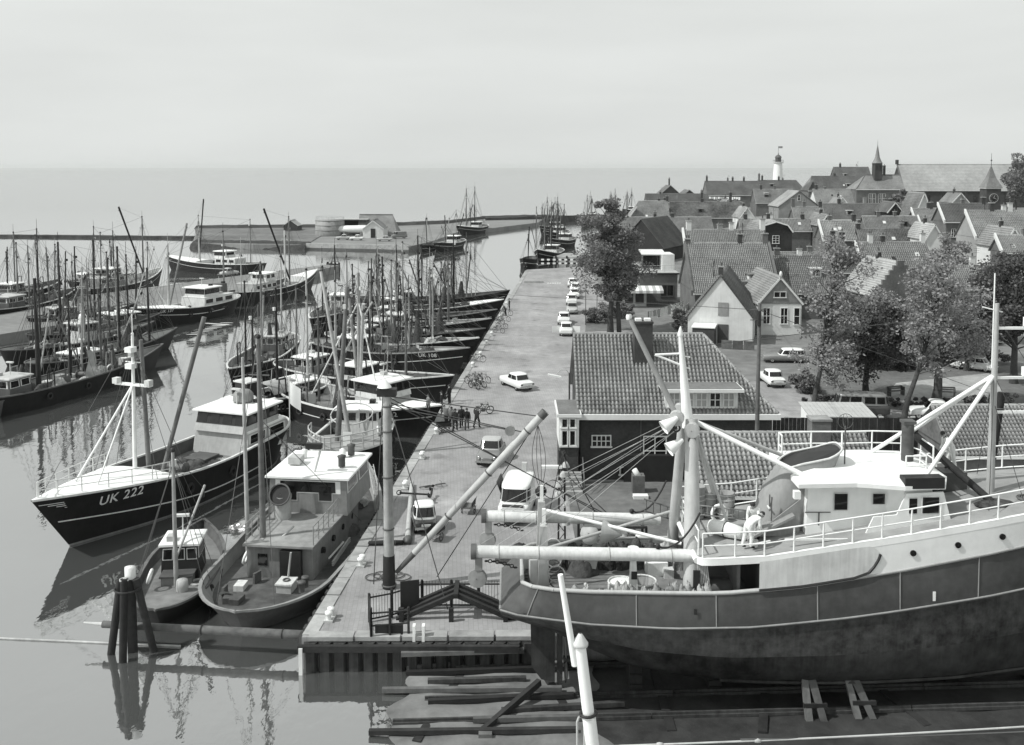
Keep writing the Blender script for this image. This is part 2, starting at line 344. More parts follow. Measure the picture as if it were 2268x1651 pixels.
# the slipway floor, running down into the water on the left
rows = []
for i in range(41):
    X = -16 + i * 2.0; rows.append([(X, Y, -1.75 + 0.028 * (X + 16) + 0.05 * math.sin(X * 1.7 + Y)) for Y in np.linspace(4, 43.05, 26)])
tag(MB().grid(rows).build('slipway_floor', 'shaded_mud'), kind='structure')
def slipz(X): return -1.75 + 0.028 * (X + 16)
slip = thing('slipway_track', 'steel rails of the slipway under the hauled out trawler', 'slipway', (0, 39, slipz(0)))
for k, (y, w) in enumerate(((36.9, .22), (38.5, .26), (40.9, .22), (41.8, .2))):
    mb = MB(); x0 = -4.6 + 1.1 * (k % 3)
    for a in range(3):
        xa, xb = x0 + a * 10, x0 + a * 10 + 9.96
        mb.box(((xa + xb) / 2, y - 39, slipz((xa + xb) / 2) - slipz(0) + 0.07), (xb - xa, w, 0.12), ry=-math.atan(0.028))
        mb.box(((xa + xb) / 2, y - 39, slipz((xa + xb) / 2) - slipz(0) + 0.18), (xb - xa, 0.09, 0.1), ry=-math.atan(0.028))
    mb.build('rail', 'rust', slip)
for i in range(5):
    MB().box((-2.6 + i * 4.3, 0.2 * (i % 3), slipz(-2.6 + i * 4.3) - slipz(0) + 0.02), (0.34, 7.0, 0.1), rz=0.28 * ((i * 2 % 3) - 1)).build('sleeper', 'woodd', slip)

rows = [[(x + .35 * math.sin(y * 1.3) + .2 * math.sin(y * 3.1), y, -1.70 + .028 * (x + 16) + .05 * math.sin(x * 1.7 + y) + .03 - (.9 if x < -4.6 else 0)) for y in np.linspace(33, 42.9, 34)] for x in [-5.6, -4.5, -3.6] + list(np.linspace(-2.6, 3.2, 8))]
tag(MB().grid(rows).build('slipway_lit_apron', mat('lit_concrete', .15, .7, .6, .7, bump=.5)), kind='structure')  # pale slab: the lit left end of the slip floor put into its colour
rgs = random.Random(8)
for i in range(8):                                            # loose skids lying on the apron
    x = rgs.uniform(-2.5, 2.0); MB().box((x, -2.7 + .75 * i - .3, slipz(x) - slipz(0) + .2), (rgs.uniform(4, 8), .2, .18), rz=rgs.uniform(-.05, .12), ry=-.028).build('skid', ['woodd', 'wood', 'rust'][i % 3], slip)
# town ground: flat by the harbour, rising to the church hill
def sstep(a, b, x): t = min(1, max(0, (x - a) / (b - a))); return t * t * (3 - 2 * t)
def ground(X, Y): return 6.0 * sstep(140, 330, Y) * sstep(20, 95, X - 0.12 * Y + 20)
def shore(Y): return float(np.interp(Y, [90, 199, 204, 300, 450, 650, 900], [15, 15, 13.5, 36, 76, 150, 420]))
rows = []
for Y in np.linspace(92, 900, 60):
    s = shore(Y); rows.append([(s, Y, -3.0)] + [(s + (560 - s) * (j / 30.0) ** 1.4, Y, 0.012 + ground(s + (560 - s) * (j / 30.0) ** 1.4, Y)) for j in range(31)])
tag(MB().grid(rows, smooth=False).build('town_ground', 'earth'), kind='structure')
tag(MB().prism([(58, 30), (600, 30), (600, 93), (58, 93)], -3, 0.006).build('yard_ground', 'paving'), kind='structure')
# a rough grass bank between the house and the slip
rg = random.Random(3)
rows = [[(x, y, 0.006 + 0.03 * rg.random()) for x in np.linspace(3.4, 15.5, 26)] for y in np.linspace(47.5, 62.2, 24)]
tag(MB().grid(rows).build('grass_bank', 'grass'), kind='structure')

# the wide left pier
P1 = at(284, 643); P2 = at(722, 586); PDv = (P2 - P1).normalized(); PNv = Vector((PDv.y, -PDv.x, 0))
a0 = P1 - PDv * 75; b0 = P2
pier = MB().prism([tuple(a0.xy), tuple(b0.xy), tuple((b0 + PNv * 3.4).xy), tuple((P1 + PDv * 26 + PNv * 10).xy), tuple((P1 + PNv * 21).xy), tuple((a0 + PNv * 23).xy)], -3, -0.05).build('pier', 'pierpave'); tag(pier, kind='structure')
angp = math.atan2(PDv.y, PDv.x)
for i in range(40):
    p = a0 + PDv * (1.5 + 3.0 * i) + PNv * 0.3
    if i == 0:
        pk = MB().box((0, 0, 0), (2.9, 0.6, 0.2)).build('kerb_stone', 'coping', pier)
        o = pk
    else: o = inst(pk.data, 'kerb_stone', pier, Matrix())
    o.matrix_local = Matrix.Translation((p.x, p.y, -0.1)) @ Matrix.Rotation(angp, 4, 'Z')
MB().ext([tuple((b0 + PDv * .1).xy) + (-2.5,), tuple((b0 + PDv * .1 + PNv * 3.4).xy) + (-2.5,), tuple((b0 + PDv * .1 + PNv * 3.4).xy) + (.25,), tuple((b0 + PDv * .1).xy) + (.25,)], PDv * .12).build('head_planking', 'woodd', pier)
for i in range(4):                                            # timber fender piles at the pier head
    p = b0 + PNv * (1.0 * i + .2) + PDv * 0.3
    MB().tube((p.x, p.y, -3), (p.x, p.y, 0.5), 0.22, n=8).build('fender_pile', 'woodd', pier)

# the breakwater and the spit with the boat house
bw0 = at(-300, 517, -0.6); bw1 = at(440, 523, -0.6)
mb = MB(); rgb = random.Random(5); prof = []
N = 60
for i in range(N + 1):
    p = bw0.lerp(bw1, i / N); prof.append([(p.x, p.y - 2.2 + rgb.uniform(-.3, .3), -3), (p.x, p.y - 1.6 + rgb.uniform(-.3, .3), -0.72 + rgb.uniform(-.05, .06)), (p.x, p.y + 1.0, -0.68 + rgb.uniform(-.05, .06)), (p.x, p.y + 4, -3)])
tag(mb.grid(prof, smooth=False).build('breakwater', 'rock'), 'low dark stone breakwater reaching out from the left edge of the picture', 'breakwater')
near = [at(425, 537, 0), at(560, 541, 0), at(678, 541, 0), at(905, 546, 0), at(960, 533, 0), at(1018, 512, 0), at(1090, 505, 0), at(1190, 493, 0)]
far = [at(1215, 480, 0), at(1080, 483, 0), at(990, 494, 0), at(890, 498, 0), at(700, 503, 0), at(440, 505, 0)]
spit = MB().prism([(p.x, p.y) for p in near + far], -3, -0.1).build('spit', 'pierpave'); tag(spit, kind='structure')
MB().prism([(p.x, p.y - 0.35) for p in near[2:4]] + [(p.x, p.y + 1.0) for p in near[2:4][::-1]], -0.9, 0.25).build('quay_edge', 'concrete', spit)
for k in range(6, 7):
    pass
mid = far[3].lerp(far[4], .75)
MB().prism([(p.x, p.y + 4) for p in near[:3]] + [(mid.x, mid.y - 4), (far[5].x, far[5].y - 4)], -.05, .06).build('stony_ground', mat('stony_ground', .13, .95, .5, .5, bump=.6), spit)
rows = []
for i in range(50):                                           # grassy bank and stones along the outer edge
    t = i / 49.0 * 5; k = min(4, int(t)); p = far[k].lerp(far[k + 1], t - k)
    rows.append([(p.x, p.y - 5, -0.11), (p.x, p.y - 2.5 + rgb.uniform(-.5, .5), 0.8 + rgb.uniform(-.12, .15)), (p.x, p.y + 1, 0.85 + rgb.uniform(-.12, .15)), (p.x, p.y + 5, -2.5)])
MB().grid(rows, smooth=False, flip=True).build('bank', 'rock', spit)
rows = []
for i in range(30):                                           # dark stone toe on the harbour side, left
    t = i / 29.0; p = near[0].lerp(near[2], t)
    rows.append([(p.x, p.y - 3 + rgb.uniform(-.4, .4), -2), (p.x, p.y - 1.2, -0.4 + rgb.uniform(-.1, .1)), (p.x, p.y + 1.5, 0.3 + rgb.uniform(-.1, .12)), (p.x, p.y + 4, 0.45 + rgb.uniform(-.1, .1)), (p.x, p.y + 7, -0.12)])
MB().grid(rows, smooth=False).build('stone_toe', 'rock', spit)
# breakwater arm at the harbour mouth
q0 = at(1075, 486, 0.3); q1 = at(1440, 478, 0.3)
rows = []
for i in range(30):
    p = q0.lerp(q1, i / 29.0); rows.append([(p.x, p.y - 3, -3), (p.x, p.y - 1.5, 1.0 + rgb.uniform(-.2, .2)), (p.x, p.y + 1.5, 1.1 + rgb.uniform(-.2, .2)), (p.x, p.y + 3, -3)])
tag(MB().grid(rows, smooth=False).build('breakwater', 'rock'), 'dark stone mole closing the harbour mouth behind the spit', 'breakwater')
# small jetty beyond the far end of the quay
j0 = at(1225, 572, 0)
jet = thing('jetty', 'short concrete jetty behind the black and white barrier', 'jetty', (j0.x, j0.y, 0))
MB().prism([(0, 0), (14, -2.5), (18, 8), (3, 9)], -2.5, 0.35).build('platform', 'concrete', jet)
for i in range(5): MB().tube((0.6 + 2.4 * i, -0.25 - 0.42 * i, -3), (0.6 + 2.4 * i, -0.25 - 0.42 * i, 0.55), 0.2, n=7).build('pile', 'woodd', jet)
# ------------------------------------------------------------------ boats (bow towards +x, waterline at z = 0)
class Hull:
    def __init__(s, L, B, sb, sm, ss, d=1.6, rake=1.6, over=0.9, tr=0.16, full=2.2, bowt=0.55):
        s.__dict__.update(L=L, B=B, sb=sb, sm=sm, ss=ss, d=d, rake=rake, over=over, tr=tr, full=full, bowt=bowt)
    def sheer(s, t):
        return s.sm + (s.ss - s.sm) * max(0, (.4 - t) / .4) ** 2 + (s.sb - s.sm) * max(0, (t - .4) / .6) ** 2
    def hb(s, t):
        a = 1.0
        if t < s.tr: a = math.sqrt(max(0.0, 1 - (1 - t / s.tr) ** 2)) * .97 + .03 * t / s.tr
        if t < .45: a *= 0.86 + 0.14 * min(1, t / .45)
        if t > s.bowt: a = max(0.0, 1 - ((t - s.bowt) / (1 - s.bowt)) ** s.full)
        return s.B / 2 * a
    def P(s, t, k, off=0.0):
        sh = s.sheer(t); h = s.hb(t)
        fw = 0.93
        if t > .5: fw = 0.93 - 0.38 * ((t - .5) / .5) ** 1.5
        if t < .25: fw = 0.93 - 0.45 * ((.25 - t) / .25) ** 1.5
        hw = h * fw
        if k < .25: q = k / .25; z = -s.d + s.d * .25 * q; y = hw * .55 * q
        elif k < .45: q = (k - .25) / .2; z = -s.d * .75 * (1 - q); y = hw * (.55 + .45 * math.sin(q * math.pi / 2))
        else: q = (k - .45) / .55; z = sh * q; y = hw + (h - hw) * q ** 1.3
        x = -s.L / 2 + s.L * t
        zz = max(-0.5, z / max(sh, .1))
        if t > .6: x += s.rake * ((t - .6) / .4) ** 2 * zz
        if t < .22: x -= s.over * ((.22 - t) / .22) ** 1.5 * zz
        return Vector((x, y + off, z))
    def ts(s, n=30): return [0.5 - 0.5 * math.cos(math.pi * i / n) for i in range(n + 1)]
    def kz(s, t, z): return .45 + .55 * z / s.sheer(t)
    def tx(s, x, z):
        lo, hi = 0.0, 1.0
        for _ in range(30):
            m = (lo + hi) / 2
            if s.P(m, s.kz(m, z)).x < x: lo = m
            else: hi = m
        return lo
    def side(s, x, z, sd=1, off=0.02):
        t = s.tx(x, z); p = s.P(t, s.kz(t, z)); return Vector((p.x, sd * (p.y + off), z))
    def mesh(s, m=('hull', 'boot')):
        mb = MB(); K = [0, .12, .25, .35, .45, .47, .55, .65, .75, .85, .93, 1.0]
        T = s.ts()
        for sd in (1, -1):
            rows = [[Vector((p.x, p.y * sd, p.z)) for p in (s.P(t, k) for k in K)] for t in T]
            n = len(K); o = len(mb.v); vs = [p for r in rows for p in r]; fs = []; 
            for i in range(len(rows) - 1):
                for j in range(n - 1):
                    a = i * n + j; f = (a, a + n, a + n + 1, a + 1); mb.cur = 1 if j < 5 else 0
                    mb.add([], []); mb.f.append(tuple(q + o for q in (f[::-1] if sd > 0 else f))); mb.sm.append(True); mb.mi.append(mb.cur)
            mb.v += [tuple(p) for p in vs]
        return mb
    def rail(s, w=0.13, h=0.09, t0=0.0, t1=1.0, dz=0.0):
        mb = MB()
        for sd in (1, -1):
            rows = []
            for t in s.ts():
                if t < t0 - 1e-6 or t > t1 + 1e-6: continue
                p = s.P(t, 1.0); y = p.y; yi = max(0, y - w)
                z = p.z + dz
                rows.append([(p.x, sd * (y + .05), z - .02), (p.x, sd * (y + .05), z + h), (p.x - (0.0 if yi > 0 else w), sd * yi, z + h), (p.x - (0.0 if yi > 0 else w), sd * yi, z - .02)])
            mb.grid(rows, smooth=False, flip=(sd > 0))
        return mb
    def strip(s, z0, z1, t0, t1, off=0.02, n=16, rel=True):
        mb = MB()
        for sd in (1, -1):
            rows = []
            for i in range(n + 1):
                t = t0 + (t1 - t0) * i / n; sh = s.sheer(t); r = []
                for z in (z0, z1):
                    k = .45 + .55 * ((sh - z) / sh if rel else z / sh); p = s.P(t, k); r.append((p.x + (off if t > .97 else 0), sd * (p.y + off), p.z))
                rows.append(r)
            mb.grid(rows, smooth=True, flip=(sd > 0) != rel)
        return mb
    def deck(s, bh, t0=0.0, t1=1.0, inner=True):
        mb = MB(); rows = []; T = [t for t in s.ts() if t0 - 1e-6 <= t <= t1 + 1e-6]
        def kd(t): return s.kz(t, max(0.1, s.sheer(t) - bh))
        for t in T:
            p = s.P(t, kd(t)); y = max(0, p.y - .04); rows.append([(p.x, -y, p.z), (p.x, -y * .5, p.z + .04), (p.x, 0, p.z + .06), (p.x, y * .5, p.z + .04), (p.x, y, p.z)])
        mb.grid(rows, smooth=True, flip=True)
        return mb
    def inner(s, bh):
        mb = MB()
        for sd in (1, -1):
            rows = []
            for t in s.ts():
                p = s.P(t, 1.0); q = s.P(t, s.kz(t, max(0.1, s.sheer(t) - bh)))
                rows.append([(p.x - (.07 if t > .9 else -.05 if t < .1 else 0), sd * max(0, p.y - .07), p.z), (q.x - (.07 if t > .9 else -.05 if t < .1 else 0), sd * max(0, q.y - .07), q.z - .01)])
            mb.grid(rows, flip=(sd > 0), smooth=True)
        return mb
    def whale(s, t0, up=0.10):
        mb = MB(); rows = []
        for t in [t0] + [t for t in s.ts(40) if t > t0 + .01]:
            p = s.P(t, 1.0); y = p.y + .03; rows.append([(p.x + .02, y * a, p.z + up + .22 * (1 - a * a) * min(1, y)) for a in (-1, -.8, -.5, 0, .5, .8, 1)])
        mb.grid(rows, flip=True)
        for a in (0, 6):
            mb.grid([[r[a], (r[a][0], r[a][1], r[a][2] - up - .02)] for r in rows], flip=(a == 6))
        p = rows[0]; q = s.P(t0, s.kz(t0, max(.1, s.sheer(t0) - .75)))
        mb.add([p[0], p[3], p[6], (p[6][0], q.y * .95, q.z), (p[0][0], -q.y * .95, q.z)], [(0, 1, 2, 3, 4)])
        return mb
def hull_text(h, txt, size, x, z, sd, parent, m='white'):
    me = text_mesh(txt, size)
    for v in me.vertices:
        u = v.co.x * (1 if sd < 0 else -1); p = h.side(x + u, z + v.co.y, sd, 0.03); v.co = p
    if me.materials: me.materials.clear()
    me.materials.append(M[m]); me.name = 'number'
    o = bpy.data.objects.new('registration_number', me); COL.objects.link(o); o.parent = parent
    return o
def win(mb_mat, parent, pts, out, name='window', frame=None):
    """a thin pane (and a frame behind it) from four corner points, pushed out along a vector"""
    P = [Vector(p) for p in pts]; out = Vector(out).normalized(); c = sum(P, Vector()) / 4
    o = MB().ext([p + out * .004 for p in P], out * .028).build(name, mb_mat, parent)
    if frame: MB().ext([c + (p - c) * 1.18 + out * .001 for p in P], out * .018).build('frame', frame, o)
    return o
def cabin(parent, x0, x1, w, z0, h, wall='offwhite', roof='white', front=1, band=None, nf=3, ns=2, rake=0.25, wh=0.55, over=0.25, taper=0.08, name='wheelhouse', round_=False):
    """a wheelhouse; front = +1 when its windows look towards the bow (+x)"""
    hw = w / 2; t = taper
    if front > 0: b = [(x0, -hw), (x1, -hw), (x1, hw), (x0, hw)]; tp = [(x0, -hw + t), (x1 - rake, -hw + t), (x1 - rake, hw - t), (x0, hw - t)]
    else: b = [(x0, -hw), (x1, -hw), (x1, hw), (x0, hw)]; tp = [(x0 + rake, -hw + t), (x1, -hw + t), (x1, hw - t), (x0 + rake, hw - t)]
    B_ = [Vector((p[0], p[1], z0)) for p in b]; T_ = [Vector((p[0], p[1], z0 + h)) for p in tp]
    wl = MB().add(B_ + T_, [(0, 1, 5, 4), (1, 2, 6, 5), (2, 3, 7, 6), (3, 0, 4, 7), (4, 5, 6, 7)]).build(name, wall, parent)
    mb = MB(); rows = []
    xa, xb = min(p.x for p in T_) - over, max(p.x for p in T_) + over; yb = hw - t + over
    zr = z0 + h
    for z, g in ((zr - .02, 0), (zr + .09, 0), (zr + .14, .12), (zr + .17, .5)):
        rows.append([(xa + g, -yb + g, z), (xb - g, -yb + g, z), (xb - g, yb - g, z), (xa + g, yb - g, z)])
    mb.grid(rows, closed=True, smooth=False); mb.add(rows[-1], [(0, 1, 2, 3)]); mb.add(rows[0], [(3, 2, 1, 0)])
    mb.build('roof', roof, wl)
    def face(i, j): return lambda u, v: B_[i].lerp(B_[j], u).lerp(T_[i].lerp(T_[j], u), v)
    v0, v1 = 1 - (wh + .2) / h, 1 - .2 / h
    faces = [(1, 2, nf), (0, 1, ns), (2, 3, ns), (3, 0, max(0, nf - 2))] if front > 0 else [(3, 0, nf), (0, 1, ns), (2, 3, ns), (1, 2, max(0, nf - 2))]
    for fi, (i, j, n) in enumerate(faces):
        f = face(i, j); out = (f(1, 0) - f(0, 0)).cross(f(0, 1) - f(0, 0))
        if out.dot((f(.5, .5) - sum(B_ + T_, Vector()) / 8)) < 0: out = -out
        if band and fi < 3:
            MB().ext([f(.01, v0 - .06) , f(.99, v0 - .06), f(.99, min(.99, v1 + .06)), f(.01, min(.99, v1 + .06))], out.normalized() * .02).build('window_band', band, wl)
        for q in range(n):
            u0, u1 = (q + .14) / n, (q + .86) / n
            win('glass', wl, [f(u0, v0), f(u1, v0), f(u1, v1), f(u0, v1)], out + Vector((0, 0, 0)), frame=None if band else 'trim') if not band else MB().ext([f(u0, v0) + out.normalized() * .02, f(u1, v0) + out.normalized() * .02, f(u1, v1) + out.normalized() * .02, f(u0, v1) + out.normalized() * .02], out.normalized() * .012).build('window', 'glass', wl)
    return wl
def railing(parent, pts, h, r=0.028, mids=1, m='white', every=None, name='railing', n=5):
    mb = MB(); P = [Vector(p) for p in pts]
    up = Vector((0, 0, h))
    for k in range(mids + 1):
        f = 1 - k / (mids + 1); mb.path([p + up * f for p in P], r if k == 0 else r * .8, n)
    o = mb.build(name, m, parent)
    for p in P: MB().tube(p, p + up, r, n=n).build('post', m, o)
    return o
def mast(parent, x, y, z0, h, r, m='spar', rake=0.0, top='crosstree', name='mast', side=0.0, seed=0, n=8):
    tp = Vector((x + rake * h, y + side * h, z0 + h))
    o = MB().tube((x, y, z0 - .1), tp, r, r * .6, n).build(name, m, parent)
    rg = random.Random(seed + int(h * 10))
    if top:
        z = z0 + h * rg.uniform(.72, .85); q = Vector((x, y, z0)).lerp(tp, (z - z0) / h)
        MB().tube((q.x, q.y - .55, q.z), (q.x, q.y + .55, q.z), .04, n=5).build('crosstree', m, o)
        MB().box((q.x + r + .08, q.y, q.z + .5), (.18, .2, .3)).build('lantern', 'offwhite' if rg.random() < .5 else 'black', o)
        if rg.random() < .6: MB().tube(tp - Vector((0, 0, .05)), tp + Vector((0, 0, rg.uniform(.8, 1.8))), .025, n=4).build('aerial', m, o)
        if rg.random() < .5: MB().ball((tp.x, tp.y, tp.z + .1), .14, 6).build('masthead_lamp', 'black', o)
    return tp
def boom(parent, p, q, r, m='spar', block=True, name='boom'):
    o = MB().tube(p, q, r * .85, r, 8).build(name, m, parent)
    if block:
        q = Vector(q); d = (q - Vector(p)).normalized()
        MB().lathe(q - d * .3 - Vector((0, 0, r + .16)), [(0.02, -.07), (.17, -.06), (.17, .06), (.02, .07)], 8, ax=(0, 1, 0), smooth=False).build('block', 'black', o)
    return q
def ropes(parent, segs, r=0.016, m='wire', name='rigging', n=3):
    mb = MB()
    for s_ in segs: mb.tube(s_[0], s_[1], r, n=n, cap=False)
    return mb.build(name, m, parent)
def winch(parent, x, y, z, w=1.2, m='dgrey'):
    o = MB().tube((x, y - w / 2, z + .45), (x, y + w / 2, z + .45), .26, n=10).build('winch', m, parent)
    for s_ in (-1, 1): MB().lathe((x, y + s_ * w / 2, z + .45), [(.02, -.05), (.42, -.05), (.42, .05), (.02, .05)], 10, ax=(0, 1, 0)).build('drum_flange', 'steel', o)
    MB().box((x, y, z + .12), (.7, w * .9, .24)).build('bed', 'black', o)
def buoy(parent, c, ax, m='white', R_=.32): return MB().torus(c, ax, R_, .075, 14, 6).build('lifebuoy', m, parent)
def oilboat(px_bow, px_stern, zb, zs, label, B=4.8, sb=None, sm=None, ss=None, hull='hull', cab=None, wb=None, masts=(), booms=(), num=None, stripe=True, seed=1, decks='deck', rakeb=1.5, detail=2, name='fishing_boat', group=None, bh=.7, boot='boot', Lmax=None, cat='fishing boat', wbm='white', tr=.16, railm='offwhite', clutter=1.0, heavy=0, extra=0, bulw=None):
    b = at(px_bow[0], px_bow[1], zb); s_ = at(px_stern[0], px_stern[1], zs)
    d = Vector((b.x - s_.x, b.y - s_.y, 0)); Ltot = d.length
    if Lmax and Ltot > Lmax:
        s_ = Vector((b.x, b.y, 0)) - d.normalized() * Lmax; d = Vector((b.x - s_.x, b.y - s_.y, 0)); Ltot = Lmax
    over = .8; L = Ltot - rakeb - over
    rz = math.atan2(d.y, d.x); un = d.normalized()
    c = Vector((s_.x, s_.y, 0)) + un * (over + L / 2)
    sb = zb - ZW if sb is None else sb; ss = zs - ZW if ss is None else ss; sm = (min(sb, ss) * .82) if sm is None else sm
    t = thing(name, label, cat, (c.x, c.y, ZW), rz, group)
    h = Hull(L, B, sb, sm, ss, rake=rakeb, over=over, tr=tr)
    rg = random.Random(seed)
    h.mesh().build('hull', [hull, boot], t)
    h.deck(bh).build('deck', decks, t)
    h.inner(bh).build('bulwark', bulw or rg.choice(['mgrey', 'dgrey', 'offwhite', 'lgrey']) if detail > 1 else 'dgrey', t)
    h.rail().build('rail', railm, t)
    if stripe: sd0 = stripe if stripe is not True else .85; h.strip(sd0, sd0 + .08, .25, .985).build('stripe', 'offwhite', t)
    def dz(x, y=0):
        tt = min(.98, max(.02, (x + L / 2) / L)); return max(.1, h.sheer(tt) - bh) + .05
    if wb: h.whale(wb).build('whaleback', wbm, t)
    X = lambda tt: -L / 2 + L * tt
    tops = []
    masts = list(masts)
    for q in range(extra): masts.append((rg.uniform(.1, .9), rg.uniform(6, 11), rg.uniform(.08, .13), rg.choice(['woodd', 'spar', 'woodd', 'sparl']), rg.uniform(-.05, .05), rg.uniform(-1.2, 1.2)))
    booms = list(booms)
    for q in range(extra): booms.append((rg.randrange(len(masts)), 1, rg.uniform(-3.5, 3.5), rg.uniform(-1.5, 1.5), rg.uniform(4, 7), .08, rg.choice(['spar', 'woodd', 'sparl'])))
    if cab:
        cs = cab if isinstance(cab, list) else [cab]
        for cb in cs:
            cb = dict(cb); xc = X(cb.pop('t')); ln = cb.pop('len'); hh = cb.pop('h'); base = cb.pop('base', 0)
            w = cb.pop('w', B * .5); z = dz(xc) - .05 + base
            wl = cabin(t, xc - ln / 2, xc + ln / 2, w, z, hh, **cb)
            if detail > 1:
                zr = z + hh + .17
                MB().tube((xc, 0, zr - .03), (xc, 0, zr + 1.1), .035, n=5).build('lamp_post', 'offwhite', wl)
                MB().box((xc, .0, zr + 1.1), (.22, .7, .12)).build('radar_bar', rg.choice(['black', 'offwhite']), wl)
                MB().box((xc - ln * .25, w * .25, zr + .1), (.5, .4, .3)).build('roof_box', rg.choice(['black', 'lgrey']), wl)
    for mi, mm in enumerate(masts):
        tt, hh, r, mt = mm[:4]; rk = mm[4] if len(mm) > 4 else 0.0; yy = mm[5] if len(mm) > 5 else 0.0
        x = X(tt); z = dz(x) - .05
        tp = mast(t, x, yy, z, hh, r, mt, rk, seed=seed + mi); tops.append((Vector((x, yy, z)), tp))
    for bb in booms:
        mi, z0, dx, dy, dzz, r, mt = bb
        if mi >= len(tops): continue
        q = tops[mi][0] + Vector((0, 0, z0))
        e = q + Vector((dx, dy, dzz)); boom(t, q, e, r, mt); ropes(t, [(tops[mi][1], e - (e - q).normalized() * .2)], .015)
    seg = []
    bowp = h.P(.985, 1.0); 
    for (q, tp) in tops:
        seg.append((tp, Vector((bowp.x - .1, 0, bowp.z + .1))))
        for sd in (1, -1):
            for off in (-1.6, -.6, .5):
                xx = q.x + off; tt = min(.95, max(.05, h.tx(xx, .5))); e = h.P(tt, 1.0); seg.append((tp.lerp(q, .08), Vector((e.x, sd * (e.y - .05), e.z))))
    if len(tops) > 1: seg.append((tops[0][1], tops[1][1]))
    if seg: ropes(t, seg, .018 if detail > 1 else .022, rg.choice(['wire', 'wire', 'rope']))
    # gear lying on deck
    n = int(clutter * (9 if detail > 1 else 4))
    cabs = [(X(c_['t']), c_['len'] / 2 + .3) for c_ in (cab if isinstance(cab, list) else [cab] if cab else [])]
    for i in range(n):
        tt = rg.uniform(.08, (wb or .86) - .04); x = X(tt)
        y = rg.choice((-1, 1)) * rg.uniform(.25, .8) * (h.hb(tt) - .45); 
        if any(abs(x - cx_) < cl_ and abs(y) < B * .3 for cx_, cl_ in cabs): y = math.copysign(h.hb(tt) - .45, y)
        z = dz(x) - .06; k = rg.random()
        if k < .25: MB().box((x, y, z + .16), (.75, .5, .34), rz=rg.uniform(-.3, .3)).build('fish_box', rg.choice(['offwhite', 'lgrey', 'wood']), t)
        elif k < .5: MB().mound((x, y, z), rg.uniform(.5, 1.0), rg.uniform(.4, .6), rg.uniform(.3, .6), seed * 31 + i).build('net_heap', rg.choice(['net', 'net', 'netl']), t)
        elif k < .62: MB().lathe((x, y, z), [(.28, 0), (.3, .3), (.27, .62), (.02, .63)], 10).build('drum', rg.choice(['dgrey', 'lgrey', 'black']), t)
        elif k < .75: MB().torus((x, y, z + .08), (0, 0, 1), .32, .08, 12, 5).build('rope_coil', rg.choice(['ropel', 'rope']), t)
        elif k < .85: MB().ball((x, y, z + .25), .25, 8).build('float', rg.choice(['white', 'mgrey', 'black']), t)
        else: MB().box((x, y, z + .3), (.5, .12, .6), rz=rg.uniform(-.5, .5)).build('plank', 'wood', t)
    if detail > 1:
        xh = X(.42)
        o = MB().box((xh, 0, dz(xh) + .2), (1.6, 1.5, .45)).build('hatch', rg.choice(['wood', 'mgrey', 'canvas']), t)
        MB().box((xh, 0, dz(xh) + .45), (1.75, 1.65, .08)).build('hatch_cover', rg.choice(['lgrey', 'wood', 'dgrey']), o)
        winch(t, X(.55), 0, dz(X(.55)) - .06, min(1.5, B * .3))
        buoy(t, (X(.3), B * .3, dz(X(.3)) + .7), (0, 1, .3))
        for sd in (-1, 1):
            for q in range(3): 
                tt = .25 + .2 * q; p = h.P(tt, .8); MB().torus((p.x, sd * (p.y + .1), p.z - .1), (0, 1, 0), .26, .1, 12, 6).build('tyre_fender', 'rubber', t)
    if heavy:                                                     # gallows, hung nets and stacked gear of a working trawler
        for q in range(2):
            x = X(.24 + .36 * q + rg.uniform(-.04, .04)); yy = h.hb(.4) - .35; z = dz(x) - .05; hh = rg.uniform(1.9, 2.6)
            for sd in (-1, 1):
                g_ = MB().path([(x - .5, sd * yy, z), (x - .35, sd * yy, z + hh), (x + .35, sd * yy, z + hh), (x + .5, sd * yy, z)], .07, 6); g_.build('gallows', rg.choice(['dgrey', 'black', 'mgrey']), t)
        for q in range(heavy):
            tt = rg.uniform(.1, .82); x = X(tt); y = rg.uniform(-.75, .75) * (h.hb(tt) - .4); z = dz(x) - .06; k = rg.random()
            if k < .35: MB().mound((x, y, z), rg.uniform(.5, 1.2), rg.uniform(.4, .8), rg.uniform(.6, 1.2), seed * 77 + q, 9).build('net_heap', rg.choice(['net', 'net', 'net', 'rust', 'netl']), t)
            elif k < .39:
                zt2 = z + rg.uniform(2.2, 4.2); n_ = 7; MB().grid([[(x + rg.uniform(-.1, .1) + (.12 + .55 * i / 5) * math.cos(j * 6.283 / n_), y + (.12 + .5 * i / 5) * math.sin(j * 6.283 / n_), zt2 - (zt2 - z) * i / 5) for j in range(n_)] for i in range(6)], closed=True).build('hung_net', 'net', t)
            elif k < .58: MB().box((x, y, z + .35), (rg.uniform(.5, 1.2), rg.uniform(.4, .9), .7), rz=rg.uniform(-.3, .3)).build('gear_box', rg.choice(['dgrey', 'black', 'wood', 'offwhite', 'mgrey']), t)
            elif k < .78: MB().tube((x, y, z), (x + rg.uniform(-.6, .6), y + rg.uniform(-.3, .3), z + rg.uniform(1.6, 4.0)), .06, .04, 6).build('stanchion', rg.choice(['black', 'wood', 'lgrey']), t)
            elif k < .9: MB().path(sag((x - 1.3, y, z + .8), (x + 1.3, y * .6, z + rg.uniform(.8, 1.4)), .1, 3), .08, 6).build('spare_spar', rg.choice(['spar', 'sparl', 'woodd']), t)
            else: MB().box((x, y, z + .75), (.05, .7, .9), rz=rg.uniform(0, 3)).build('trawl_door', rg.choice(['wood', 'black', 'offwhite']), t)
